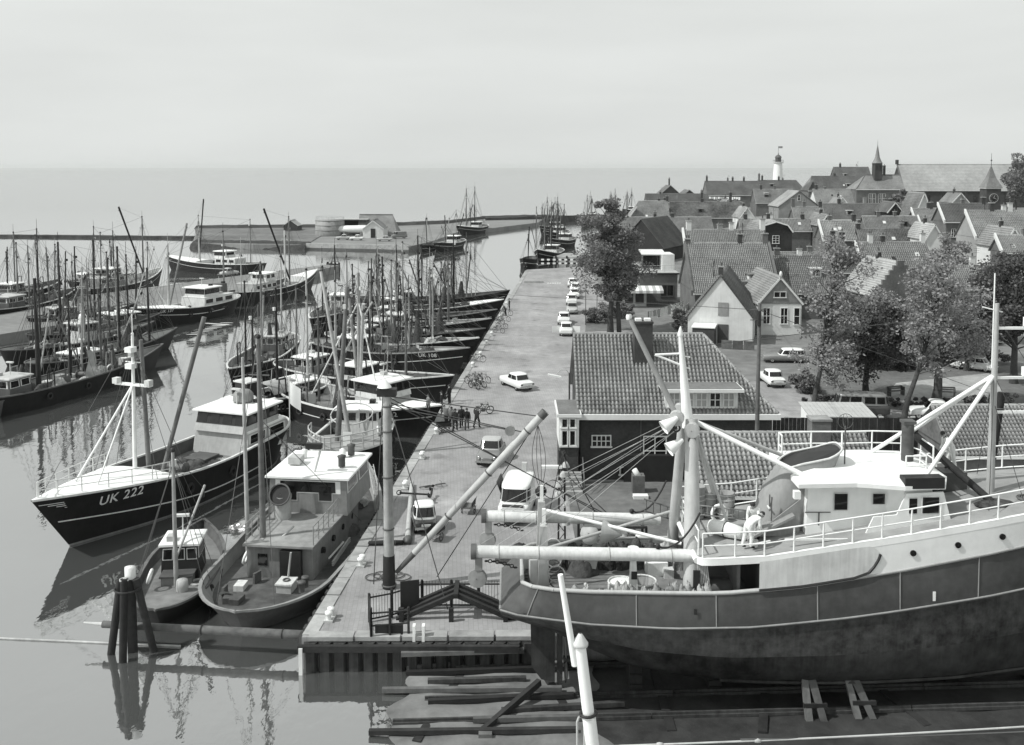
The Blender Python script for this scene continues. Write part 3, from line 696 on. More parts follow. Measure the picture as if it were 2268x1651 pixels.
    if num:
        x = X(.86) + .4; tt = (x + L / 2) / L; z = h.sheer(min(1, tt)) - .5
        for sd in (1, -1): hull_text(h, num, .55 if detail < 3 else .78, x - (.6 if detail < 3 else -.1), z - (.12 if detail > 2 else 0), sd, t, 'offwhite')
    return t, h, X, dz, tops
W_ = dict(wall='offwhite', roof='white')

# --- UK 222, the big cutter with the white whaleback on the left
t, h, X, dz, tops = oilboat((70, 1112), (655, 905), 2.0, 1.0, 'black cutter with white whaleback foredeck and number UK 222 on its bow', B=5.9, sm=2.2, hull='hull', wb=.70, seed=22, rakeb=2.6, detail=3, num='UK 222',
    cab=[dict(t=.20, len=5.0, w=4.5, h=1.6, wall='lgrey', roof='white', band=None, nf=0, ns=2, over=.02, name='deckhouse'), dict(t=.22, len=4.2, w=4.2, h=1.35, base=1.6, wall='lgrey', roof='white', band='black', nf=4, ns=3, over=.3, rake=.45)],
    masts=[(.735, 9.6, .14, 'white', -.01)], Lmax=24, bh=.85, boot='bootl', clutter=1.6, stripe=1.55)
q, tp = tops[0]
o = MB().box((tp.x, 0, tp.z - 3.2), (.35, 2.6, .12)).build('spotlight_arm', 'white', t)
for yy in (-1.2, 1.2): MB().box((tp.x + .1, yy, tp.z - 3.0), (.4, .35, .35)).build('spotlight', 'offwhite', o)
for zz in (1.0, 2.0): MB().box((tp.x + .2, 0, tp.z - zz), (.5, .5, .32)).build('mast_lamp', 'white', t)
MB().tube((q.x - .9, .35, q.z), (tp.x - .5, .2, tp.z - .5), .16, .12, 8).build('derrick_post', 'spar', t)
for yy in (-1.9,): boom(t, (q.x - .4, 1.5, q.z + .3), (q.x - 2.6, 3.4, q.z + 10.4), .15, 'spar')
MB().tube((tp.x, 0, tp.z - 3.1), (X(.93), -.8, h.sheer(.93) + .1), .07, n=6).build('mast_stay', 'white', t)
MB().tube((tp.x, 0, tp.z - 3.1), (X(.93), .8, h.sheer(.93) + .1), .05, n=6).build('mast_stay', 'white', t)
for sd in (1, -1):
    pts = [(h.P(tt, 1).x - .1, sd * max(.05, h.P(tt, 1).y - .12), h.sheer(tt) + .12) for tt in (.72, .77, .82, .87, .92, .96, .99)]
    railing(t, pts, .85, .03, 1, 'offwhite')
for k_, (a, b) in enumerate(((.0, .14), (.0, .12), (.0, .10))):
    pass
for k_ in range(4): h.strip(.30 + .12 * k_, .34 + .12 * k_, .955 - .0 * k_, .995 - .012 * k_).build('bow_stripe', 'offwhite', t)
MB().lathe((X(.18), 0, dz(X(.18)) + 3.15), [(.75, 0), (.72, .5), (.5, .75), (.02, .8)], 14).build('funnel', 'mgrey', t)
for yy in (-.9, .9): MB().lathe((X(.08), yy, dz(X(.08)) + 2.5), [(.02, -.7), (.3, -.6), (.33, 0), (.3, .6), (.02, .7)], 10, ax=(1, 0, 0)).build('liferaft_canister', 'white', t)
MB().box((X(.1), 0, dz(X(.1)) + 2.2), (1.8, 2.6, .1)).build('raft_platform', 'lgrey', t)
fl = MB(); fl.grid([[(X(.05) + .05 * math.sin(j), 2.2 + .9 * j / 5, dz(0) + 4.2 - .55 * j / 5 - i * .42) for j in range(6)] for i in range(5)], smooth=True); fl.build('flag', 'flag', t)
MB().tube((X(.05), 2.15, dz(0)), (X(.05), 2.15, dz(0) + 4.6), .04, n=5).build('flagpole', 'white', t)
for i in range(22):
    rg = random.Random(i); MB().mound((X(.42 + .012 * i), rg.uniform(-1.7, 1.7), dz(X(.5)) - .05), rg.uniform(.7, 1.3), rg.uniform(.5, .9), rg.uniform(.3, .65), i).build('net_heap', 'net', t)

# --- the two-cabin motor trawler alongside the quay, stern towards us
t, h, X, dz, tops = oilboat((800, 1006), (522, 1358), 1.0, -0.15, 'grey decked trawler with rounded stern and vent cowl lying along the quay', B=7.0, sm=1.15, ss=1.3, hull='hull2', wb=None, seed=31, detail=3, bh=.75, tr=.17, decks='deckd', clutter=2.2, stripe=False, railm='mgrey')
zz = dz(X(.3)) - .06
dk = MB(); dk.prism([(X(.26), -1.75), (X(.66), -2.0), (X(.66), 2.0), (X(.26), 1.75)], 0, 1.75); dk.build('deckhouse', mat('grey_deckhouse_paint', .17, .6, .35, 1.5, streak=.6), t, (0, 0, zz))
MB().prism([(X(.245), -1.85), (X(.67), -2.1), (X(.67), 2.1), (X(.245), 1.85)], zz + 1.75, zz + 1.86).build('boat_deck', 'deck', t)
MB().prism([(X(.245) - .02, -1.2), (X(.245) - .02, -.1), (X(.262), -.1), (X(.262), -1.2)], zz + .05, zz + 1.6).build('door', 'black', t)
MB().box((X(.262) - .05, .9, zz + 1.0), (.06, .5, .6)).build('window', 'glass', t)
for i in range(4):
    for sd in (-1, 1): MB().tube((X(.33 + .09 * i), sd * 1.80, zz + 1.1), (X(.33 + .09 * i), sd * 1.97, zz + 1.1), .17, n=12).build('porthole', 'glass', t)
cabin(t, X(.5), X(.76), 4.5, zz + 1.8, 2.05, wall='mgrey', roof='white', front=1, nf=3, ns=2, over=.22, rake=.3, name='wheelhouse', wh=.6)
for yy in (-1.0, 1.0): win('glass', t, [(X(.5) - .0, yy - .35, zz + 2.6), (X(.5), yy + .35, zz + 2.6), (X(.5), yy + .35, zz + 3.4), (X(.5), yy - .35, zz + 3.4)], (-1, 0, 0), frame='lgrey')
zr = zz + 4.0
CY = 1.15; cw = MB(); cw.lathe((X(.455), CY, zz + 1.86), [(.46, 0), (.46, 1.0), (.48, 1.25)], 16)
cw.lathe((X(.455), CY, zz + 3.05), [(.30, -.42), (.46, -.2), (.52, .1), (.56, .4), (.58, .5)], 16, ax=(-.88, 0, .48)); c_ = cw.build('vent_cowl', 'lgrey', t)
MB().lathe((X(.455) - .36, CY, zz + 3.25), [(.02, 0), (.55, 0)], 16, ax=(-.88, 0, .48)).build('cowl_mouth', 'black', c_)
MB().torus((X(.455) - .44, CY, zz + 3.29), (-.88, 0, .48), .57, .05, 18, 6).build('cowl_rim', 'dgrey', c_)
o = MB().tube((X(.53), -.2, zr), (X(.53), -.6, zr + 1.4), .07, n=6).build('lamp_stand', 'offwhite', t); MB().box((X(.53), -.2, zr + 1.5), (.3, .9, .3)).build('lamp_cluster', 'black', o)
for x_, y_ in ((.58, -1.5), (.7, -1.4)): MB().lathe((X(x_), y_, zr + .1), [(.2, 0), (.2, .45), (.26, .6), (.02, .7)], 10).build('vent_pipe', 'dgrey', t)
MB().box((X(.6), 1.3, zr + .3), (.8, .7, .4)).build('roof_locker', 'lgrey', t)
MB().lathe((X(.66), 1.2, zr + .1), [(.16, 0), (.2, .4), (.02, .5)], 8).build('searchlight', 'white', t); MB().lathe((X(.68), -1.0, zr + .1), [(.16, 0), (.2, .4), (.02, .5)], 8).build('searchlight', 'white', t)
for sd in (1, -1): railing(t, [(X(.26 + .045 * i), sd * 1.78, zz + 1.86) for i in range(6)], .95, .03, 2, 'mgrey')
mast(t, X(.30), 1.15, zz, 12.2, .19, 'spar', .035, side=.02, seed=2)
mast(t, X(.40), 2.75, zz, 10.8, .14, 'sparl', .05, top=None, name='derrick', side=.03)
ropes(t, [((X(.30) + .43, 1.4, zz + 12.2), (X(.02), 1.4, zz + .8)), ((X(.30) + .43, 1.4, zz + 12.2), (X(.02), -1.4, zz + .8)), ((X(.30) + .3, 1.3, zz + 8), (X(.6), -2.5, zz + .8)), ((X(.30) + .43, 1.4, zz + 12), (X(.6), 2.5, zz + .8))], .02)
MB().tube((X(.21), -.7, zz), (X(.2), -1.0, zz + 1.9), .05, n=6).build('davit', 'lgrey', t); MB().tube((X(.27), .9, zz + 1.2), (X(.345), -.2, zz + 2.2), .06, n=6).build('davit', 'lgrey', t)
o = MB().box((X(.185), -.85, zz + .25), (.9, .75, .5)).build('skylight', 'lgrey', t); MB().box((X(.185), -.85, zz + .54), (1.0, .85, .08)).build('skylight_lid', 'offwhite', o)
MB().torus((X(.185), -.85, zz + .62), (0, 0, 1), .16, .04, 10, 5).build('mooring_ring', 'dgrey', t)
for x_ in (.12, .15): MB().lathe((X(x_), -2.05, zz + .6), [(.14, 0), (.14, .4), (.2, .42), (.2, .52), (.02, .53)], 10).build('bitt', 'dgrey', t)
MB().path([(X(.3), -2.35, zz + .9), (X(.42), -2.45, zz + .9)], .05).build('oar', 'sparl', t)
for i in range(3): MB().box((X(.40), -2.45, zz + .45 + .1 * i), (3.4, .1, .05), rz=.02).build('plank', 'sparl', t)
fr = MB(); fr.grid([[(X(.10) + .1 * i, 1.3 + .22 * j, zz + .5 - .4 * i / 4 + .1 * math.sin(j)) for j in range(4)] for i in range(5)]); fr.build('signal_flag', 'flag', t)
ld = MB(); p0 = Vector((X(.78), -2.6, zz + .8)); p1 = Vector((X(.93), -1.4, zz + 2.2))
for o_ in (-.17, .17): ld.tube(p0 + Vector((0, o_, 0)), p1 + Vector((0, o_, 0)), .03, n=5)
for i in range(9): q = p0.lerp(p1, (i + .5) / 9); ld.tube(q - Vector((0, .17, 0)), q + Vector((0, .17, 0)), .02, n=4)
ld.build('boarding_ladder', 'lgrey', t)

# --- the little cutter with the black wheelhouse
t, h, X, dz, tops = oilboat((452, 1150), (345, 1352), -0.15, -0.3, 'small dark cutter with a tall thin mast tied up behind the dolphin piles', B=3.9, sm=.85, hull='hull', seed=41, detail=2, bh=.45, rakeb=.7, tr=.22, bulw='deckd', stripe=False, clutter=.5, railm='deckd',
    cab=dict(t=.52, len=1.9, w=1.9, h=1.75, wall='black', roof='white', front=-1, nf=3, ns=1, rake=.1, over=.15, wh=.5), masts=[(.34, 6.9, .13, 'sparl', -.01)], booms=[(0, 1.4, 3.6, -.8, 2.6, .07, 'sparl')])

# --- the cutter with the round railing on its bow
t, h, X, dz, tops = oilboat((722, 1012), (860, 866), 1.5, 0.9, 'dark cutter with a round railed grey foredeck pointing at the camera', B=5.4, sm=2.2, hull='hull', wb=.52, wbm='mgrey', seed=51, detail=2, rakeb=1.2, stripe=False, Lmax=13.5, bh=.8,
    cab=dict(t=.2, len=2.6, w=3.2, h=2.2, wall='offwhite', roof='white', front=1, nf=4, ns=2), masts=[])
pts = [(h.P(tt, 1).x - .05, max(.0, h.P(tt, 1).y - .05), h.sheer(tt) + .12) for tt in (.55, .65, .74, .82, .89, .94, .98)]
railing(t, pts + [(p[0], -p[1], p[2]) for p in pts[::-1]], 1.05, .045, 2, 'lgrey')
mast(t, X(.72), -.35, h.sheer(.6) - .2, 11.2, .22, 'spar', -.06, side=.06, seed=3)
mast(t, X(.74), .75, h.sheer(.6) - .2, 12.2, .17, 'sparl', -.10, side=-.19, top=None, name='derrick')
MB().box((X(.86), .75, h.sheer(.8) + .75), (.05, .6, 1.0)).build('notice_board', 'white', t)
MB().torus((X(.45), 0, h.sheer(.5) + 1.6), (.3, 0, 1), 1.5, .05, 22, 6).build('hoop_rail', 'lgrey', t)
for a in range(6): MB().tube((X(.45) + 1.5 * math.cos(a), 1.5 * math.sin(a), h.sheer(.5) + .2), (X(.45) + 1.5 * math.cos(a), 1.5 * math.sin(a), h.sheer(.5) + 1.6), .035, n=5).build('hoop_post', 'lgrey', t)
# --- the row of cutters with their bows to the quay (nearest first)
GB = 'cutters moored bow-on to the quay'
def cb(t=.2, len=2.6, h=2.1, w=2.6, **k): d = dict(t=t, len=len, h=h, w=w); d.update(k); return d
t, h, X, dz, tops = oilboat((978, 899), (640, 852), 1.5, .8, 'black cutter numbered UK 22 with a wide white-roofed wheelhouse close to the quay', B=6.2, seed=61, wb=.82, num='UK 22', detail=2, rakeb=1.6,
    cab=[cb(t=.70, len=3.3, w=3.4, h=1.5, wall='lgrey', roof='lgrey', nf=0, ns=0, name='deckhouse', over=.02), cb(t=.70, len=3.1, w=3.3, h=1.3, base=1.5, wall='offwhite', band='black', nf=4, ns=3, over=.3)], masts=[(.52, 11.6, .2, 'sparl', .0), (.2, 8, .12, 'spar', 0)], booms=[(0, 1, 2.4, -1.8, 8.4, .14, 'sparl'), (0, 1, -3, 1.8, 8.0, .14, 'spar')], group=GB, heavy=16)
MB().tube((tops[0][1].x, 0, tops[0][1].z - 2.4), (X(.80), -1.9, 2.4), .06, n=6).build('mast_stay', 'offwhite', t)
MB().tube((tops[0][1].x, 0, tops[0][1].z - 2.4), (X(.28), -1.9, 2.4), .06, n=6).build('mast_stay', 'offwhite', t)
oilboat((1006, 832), (612, 800), 1.4, .8, 'cutter with two low white roofs just beyond the cutter UK 22', B=4.8, seed=62, detail=2, cab=[cb(t=.52, len=2.6, w=2.6, h=1.7, band='black', nf=3), cb(t=.2, len=2.2, h=1.9, wall='mgrey')],
    masts=[(.36, 9.4, .15, 'sparl', 0), (.8, 7.6, .13, 'spar', 0), (.1, 8.4, .1, 'spar', 0)], booms=[(0, 1, 3.2, 1.6, 6.5, .1, 'sparl')], group=GB, heavy=22)
row = [((1041, 771), (690, 752), 'black cutter numbered UK 108 moored bow-on to the quay', 'UK 108', 63, .3),
 ((1062, 749), (722, 737), 'dark cutter right behind the UK 108, bow to the quay', None, 64, .25),
 ((1076, 728), (742, 722), 'cutter second behind the UK 108 in the bow-on row', None, 65, .3),
 ((1089, 706), (768, 706), 'cutter third behind the UK 108 in the bow-on row', None, 66, .35),
 ((1102, 686), (782, 692), 'cutter fourth behind the UK 108 in the bow-on row', None, 67, .25),
 ((1116, 664), (790, 676), 'pale-decked cutter last but one in the bow-on row', None, 68, .22),
 ((1130, 643), (793, 659), 'farthest cutter of the bow-on row with a tall dark bow', None, 69, .3)]
for i, (b, s_, lab, num, seed, tc_) in enumerate(row):
    rg = random.Random(seed)
    ms = [(rg.uniform(.34, .46), rg.uniform(8.5, 11), rg.uniform(.12, .17), rg.choice(['spar', 'sparl', 'woodd']), rg.uniform(-.01, .03)), (rg.uniform(.62, .76), rg.uniform(7, 9.6), .13, rg.choice(['spar', 'woodd', 'sparl']), 0), (rg.uniform(.05, .16), rg.uniform(6.5, 8.5), .1, rg.choice(['spar', 'woodd']), 0), (rg.uniform(.5, .6), rg.uniform(6, 8.5), .1, rg.choice(['woodd', 'spar']), .02, rg.uniform(-.8, .8))]
    oilboat(b, s_, 1.5, .8, lab, B=4.7, seed=seed, num=num, detail=2 if i < 4 else 1, cab=cb(t=tc_, len=rg.uniform(2.2, 2.9), h=rg.uniform(1.8, 2.2), w=2.5, wall=rg.choice(['offwhite', 'mgrey', 'dgrey', 'offwhite']), band=rg.choice([None, 'black']), nf=3, ns=2),
        masts=ms, booms=[(0, 1, rg.uniform(-3, 3), rg.uniform(-1.2, 1.2), rg.uniform(5, 7.5), .1, rg.choice(['spar', 'sparl', 'woodd'])), (1, 1, rg.uniform(-3, 1), 1, rg.uniform(4, 6), .09, 'woodd')], group=GB, wb=.8 if i in (5,) else None, stripe=i % 2 == 0, decks='deckd' if i % 2 else 'deck', clutter=1.5, heavy=24, extra=1, railm=['mgrey', 'offwhite', 'dgrey', 'lgrey'][i % 4])
# --- the dark boat lying behind the wheelhouse of UK 222
t, h, X, dz, tops = oilboat((486, 886), (716, 838), 1.0, .7, 'cutter with a black box funnel lying between the UK 222 and the bow-on row', B=4.8, seed=71, detail=2, cab=[cb(t=.28, len=2.8, w=2.7, h=1.5, wall='mgrey', band='black', nf=3)], masts=[(.78, 8.2, .13, 'woodd', 0), (.5, 10, .14, 'woodd', 0), (.12, 11, .13, 'sparl', 0)], clutter=2.0, heavy=20)
MB().box((X(.86), .2, dz(X(.86)) + 1.0), (1.5, 1.5, 2.0)).build('funnel', 'black', t); MB().box((X(.86), .2, dz(X(.86)) + 2.05), (1.7, 1.7, .12)).build('funnel_cap', 'offwhite', t)
cv = MB(); cv.grid([[(X(.36) + 3.2 * i / 5, 1.6 * math.sin((j - 3) / 3.0 * 1.4), dz(X(.4)) + 1.0 + .9 * math.cos((j - 3) / 3.0 * 1.5)) for j in range(7)] for i in range(6)], flip=True); cv.build('canvas_cover', 'canvas', t)

t, h, X, dz, tops = oilboat((506, 818), (640, 738), 1.3, .9, 'dark cutter lying across the sterns of the bow-on row with a hoisted black net', B=4.8, seed=72, detail=2, cab=[cb(t=.30, len=2.8, w=2.7, h=2.0, wall='dgrey', roof='lgrey', nf=3)], masts=[(.80, 8.6, .12, 'woodd', 0), (.52, 10.5, .14, 'spar', 0), (.12, 10, .12, 'sparl', 0)], booms=[(1, 1, 2.5, 1, 7, .1, 'sparl')], heavy=26)
MB().grid([[(X(.16) + .2 * j, .35 * j * i / 5 - .4, dz(X(.2)) + 5.2 - 5.0 * i / 5 - .15 * j) for j in range(4)] for i in range(6)]).build('hoisted_net', 'net', t)
t, h, X, dz, tops = oilboat((688, 706), (778, 650), 1.3, .9, 'dark cutter lying off the sterns of the far boats in the row', B=4.6, seed=73, detail=2, cab=[cb(t=.30, len=2.6, w=2.6, h=2.0, wall='offwhite', roof='white', nf=3)], masts=[(.78, 8.0, .12, 'woodd', 0), (.45, 9.5, .14, 'woodd', 0), (.1, 8, .12, 'spar', 0)], heavy=22)
# --- the left pier
PF = 'boats along the left pier'
t, h, X, dz, tops = oilboat((288, 684), (522, 652), 1.6, .9, 'cutter with white foredeck and number UK 137 making way off the left pier', B=5.6, seed=81, wb=.66, num='UK 137', detail=2, rakeb=2.0, boot='hull',
    cab=[cb(t=.30, len=6.6, w=4.2, h=1.7, wall='offwhite', roof='offwhite', nf=0, ns=3, name='deckhouse', over=.02), cb(t=.36, len=3.4, w=3.5, h=1.35, base=1.7, wall='offwhite', band='black', nf=4, ns=2, over=.35), cb(t=.16, len=1.6, w=1.8, h=1.2, base=1.7, wall='dgrey', roof='dgrey', nf=0, ns=0, name='funnel', over=.02)],
    masts=[(.72, 9.4, .2, 'sparl', .0), (.1, 10.5, .14, 'spar', 0)], booms=[(0, .5, -5.2, -1.0, 11.5, .15, 'spar'), (0, .5, 3.4, 0, 4.2, .06, 'offwhite')], group=PF, clutter=.6)
wk = MB(); rgw = random.Random(9)
for k in range(9):
    a = at(430 + k * 9, 741 - k * 3.2, ZW); wk.mound((a.x, a.y, ZW - .005), 1.1, .10 + .08 * rgw.random(), .035, k)
    a = at(455 + k * 6, 716 + k * .5, ZW); wk.mound((a.x, a.y, ZW - .005), .8, .10, .03, 50 + k)
tag(wk.build('wake', 'foam'), 'white wake curling behind the cutter UK 137', 'wake', kind='stuff')
oilboat((703, 597), (508, 648), 1.9, .9, 'black cutter with bright white raised bow beyond the UK 137', B=5.6, seed=82, wb=.78, detail=2, rakeb=2.2, cab=[cb(t=.28, len=6.0, w=4.0, h=1.8, wall='lgrey', roof='lgrey', nf=2, ns=4, name='deckhouse', over=.02), cb(t=.36, len=2.8, w=3.0, h=1.4, base=1.8, wall='offwhite', nf=3, ns=2)],
    masts=[(.70, 11.5, .16, 'spar', 0), (.64, 9.5, .18, 'offwhite', 0), (.1, 7.5, .1, 'sparl', 0)], booms=[(0, 1.0, -6.5, .6, 12.2, .16, 'woodd')], group=PF, boot='hull')
oilboat((366, 566), (588, 583), 1.6, 1.0, 'cutter with long white foredeck moored on the far side of the left pier', B=5.6, seed=83, wb=.62, detail=1, boot='hull', cab=[cb(t=.34, len=5.2, w=3.6, h=1.8, wall='offwhite', roof='offwhite', nf=0, ns=3, name='deckhouse', over=.02), cb(t=.40, len=3.0, w=3.2, h=1.4, base=1.8, band='black', nf=3, ns=2)],
    masts=[(.68, 10, .16, 'sparl', 0), (.12, 9.5, .13, 'spar', 0), (.62, 8, .12, 'sparl', .05, 1.2)], booms=[(0, 1, -1.5, 0, 12.5, .14, 'woodd')], group=PF)
oilboat((360, 592), (178, 640), 1.9, .9, 'dark cutter with a tall pale deckhouse on the outer side of the left pier', heavy=10, extra=1, B=5.4, seed=84, detail=2, boot='hull', cab=[cb(t=.24, len=7.0, w=3.8, h=2.3, wall='mgrey', roof='lgrey', nf=2, ns=4, name='deckhouse', over=.02), cb(t=.30, len=3.0, w=3.2, h=1.3, base=2.3, wall='dgrey', roof='white', nf=3, ns=2)],
    masts=[(.78, 11, .16, 'spar', 0), (.22, 9.5, .12, 'spar', 0)], booms=[(0, 1, -5.5, 1, 12.0, .16, 'woodd')], group=PF)
oilboat((172, 636), (-60, 688), 1.4, .8, 'dark cutter with a pale rail and an arched gantry at the left edge', B=5.4, seed=85, detail=2, boot='hull', railm='lgrey', heavy=16, extra=1, cab=cb(t=.3, len=3.4, w=3.0, h=2.2, wall='dgrey', roof='lgrey', nf=3, ns=2), masts=[(.4, 9.5, .14, 'spar', 0), (.52, 9.0, .14, 'spar', 0), (.74, 8.2, .14, 'spar', -.05), (.80, 8.2, .14, 'spar', .05)], group=PF, clutter=2)
# --- boats rafted up in front of the left pier
RF = 'dark boats rafted up at the lower left'
def raft(b, s_, lab, seed, cab=None, masts=(), **k):
    return oilboat(b, s_, k.pop('zb', .9), k.pop('zs', .5), lab, B=k.pop('B', 4.6), seed=seed, detail=2, boot='hull', cab=cab, masts=masts, group=RF, railm=k.pop('railm', 'dgrey'), stripe=False, decks=k.pop('decks', 'deckd'), clutter=k.pop('clutter', 1.5), heavy=k.pop('heavy', 34), extra=k.pop('extra', 2), **k)
t, h, X, dz, tops = raft((362, 762), (-70, 886), 'outermost dark rafted boat with a white sail cloth hanging by its mast', 91, cab=cb(t=.16, len=2.6, w=2.4, h=2.0, wall='dgrey', roof='lgrey', nf=3), masts=[(.30, 10.5, .24, 'woodd', -.01), (.47, 8.5, .13, 'woodd', 0), (.58, 10.2, .12, 'spar', 0)], B=4.9, Lmax=27)
sl = MB(); sl.grid([[(X(.52) + .25 * math.sin(i * .9) + j * .22, -.9 - .05 * j * i, dz(X(.5)) + 2.9 - i * .45) for j in range(4)] for i in range(7)]); sl.build('hanging_sail', 'canvas', t)
buoy(t, (X(.62), -1.6, dz(X(.6)) + .7), (0, 1, .2), 'white', .42)
t, h, X, dz, tops = raft((392, 726), (60, 806), 'dark rafted boat with two white pots on a low cabin, second from outside', 92, masts=[(.34, 8.4, .12, 'sparl', 0), (.60, 11.6, .16, 'woodd', 0), (.84, 8.5, .14, 'woodd', -.02)], cab=cb(t=.32, len=3.6, w=2.6, h=1.1, wall='offwhite', roof='white', nf=3, ns=3, wh=.4), Lmax=24)
t, h, X, dz, tops = raft((342, 712), (0, 776), 'rafted boat with a white domed wheelhouse, third from outside', 93, cab=cb(t=.52, len=2.6, w=2.5, h=2.6, wall='offwhite', roof='offwhite', nf=3, ns=2, band='black'), masts=[(.22, 8, .12, 'woodd', 0), (.36, 12, .17, 'woodd', 0), (.72, 9.5, .12, 'woodd', 0)], Lmax=24)
MB().ball((X(.52), 0, dz(X(.5)) + 3.2), .5, 10).build('radar_dome', 'white', t)
t, h, X, dz, tops = raft((356, 694), (60, 742), 'rafted boat nearest the pier with a white awning roof', 94, cab=cb(t=.72, len=3.2, w=2.8, h=2.0, wall='dgrey', roof='white', nf=3, ns=2, over=.5), masts=[(.5, 11.5, .15, 'woodd', 0), (.86, 9, .14, 'woodd', .03)], Lmax=22)
ntm = MB(); q0 = at(0, 800, .5); q1 = at(52, 690, 6.5)
ntm.grid([[at(2, 770, 1.0).lerp(at(48, 770, 1.0), j / 6.0).lerp(at(44 + j, 668 + j * 2, 1.0) , i / 8.0) + Vector((0, 0, 7.2 * i / 8.0)) for j in range(7)] for i in range(9)])
raft((60, 858), (-260, 934), 'low grey boat cut off by the left edge of the picture', 95, masts=[], hull='hullg', zb=.3, zs=.2, Lmax=14, clutter=.6, heavy=3, extra=0)

oilboat((300, 604), (150, 622), 1.4, .9, 'low cutter lying outside the boat with the tall pale deckhouse', B=5.0, seed=86, detail=1, boot='hull', cab=cb(t=.3, len=3, w=2.8, h=2.0, wall='mgrey'), masts=[(.4, 10, .14, 'spar', 0), (.75, 9, .14, 'woodd', 0)], group=PF, heavy=12, extra=1)
oilboat((140, 616), (-30, 650), 1.3, .8, 'dark boat outside the one with the arched gantry at the left edge', B=5.0, seed=87, detail=1, boot='hull', cab=cb(t=.3, len=3, w=2.8, h=2.0, wall='dgrey'), masts=[(.35, 10, .14, 'spar', 0), (.7, 10, .14, 'woodd', 0)], group=PF, heavy=14, extra=1)
raft((300, 672), (60, 704), 'dark boat lying right against the near side of the left pier', 96, cab=cb(t=.3, len=2.8, w=2.6, h=1.9, wall='dgrey', roof='lgrey'), masts=[(.45, 10, .14, 'woodd', 0), (.8, 8.5, .13, 'spar', 0)], Lmax=20)
# --- far boats
def farb(b, s_, lab, seed, zb=1.8, zs=1.0, **k):
    rg = random.Random(seed); B_ = k.pop('B', 5.2)
    return oilboat(b, s_, zb, zs, lab, B=B_, seed=seed, detail=1, boot=k.pop('boot', 'hull'), cab=k.pop('cab', cb(t=.3, len=3, w=3, h=2.2, band='black')), masts=k.pop('masts', [(.35, rg.uniform(8, 11), .15, 'spar', 0), (.7, rg.uniform(8, 11), .15, 'spar', 0)]), booms=[(0, 1, 3.2, 1, 7, .12, 'woodd'), (1, 1, -3.2, 1, 7, .12, 'woodd')], clutter=1.5, extra=k.pop('extra', 2 if B_ > 4 else 0), **k)
farb((1012, 500), (1072, 497), 'far dark trawler with crossed booms beside the tip of the spit', 101, wb=.66, B=7.0, Lmax=24, masts=[(.35, 14, .2, 'spar', 0), (.7, 13, .2, 'spar', 0)])
farb((960, 537), (1022, 529), 'low dark boat moored along the spit', 102, zb=1.2, zs=.8, Lmax=22, masts=[(.6, 5, .1, 'sparl', 0)])
farb((930, 543), (968, 537), 'tiny open boat with a single white mast beside the spit', 103, zb=.4, zs=.2, B=3.0, Lmax=10, cab=None, masts=[(.55, 9, .08, 'offwhite', 0)], railm='dgrey')
farb((1190, 553), (1262, 540), 'cutter with a white bow patch moored beyond the end of the quay', 104, zb=2.2, wb=.6, boot='offwhite', Lmax=20)
farb((1158, 573), (1200, 560), 'black launch left of the white-bowed cutter beyond the quay end', 105, zb=.9, zs=.6, Lmax=9, B=3.4, cab=None, masts=[(.5, 6, .08, 'spar', 0)], railm='black')
farb((1215, 528), (1285, 520), 'dark cutter behind the white-bowed cutter beyond the quay end', 106, Lmax=20)
farb((1205, 512), (1270, 506), 'cutter farther back in the basin beyond the quay end', 107, Lmax=20)
farb((1196, 500), (1260, 495), 'farthest cutter in the basin beyond the quay end', 108, Lmax=20)
farb((1290, 480), (1340, 474), 'far cutter whose masts show left of the warehouse roofs', 109, Lmax=24)
farb((1345, 467), (1392, 462), 'far cutter whose masts rise behind the big elm', 110, Lmax=24)
farb((1380, 463), (1436, 458), 'farthest cutter whose masts show above the long roofs', 111, Lmax=24)
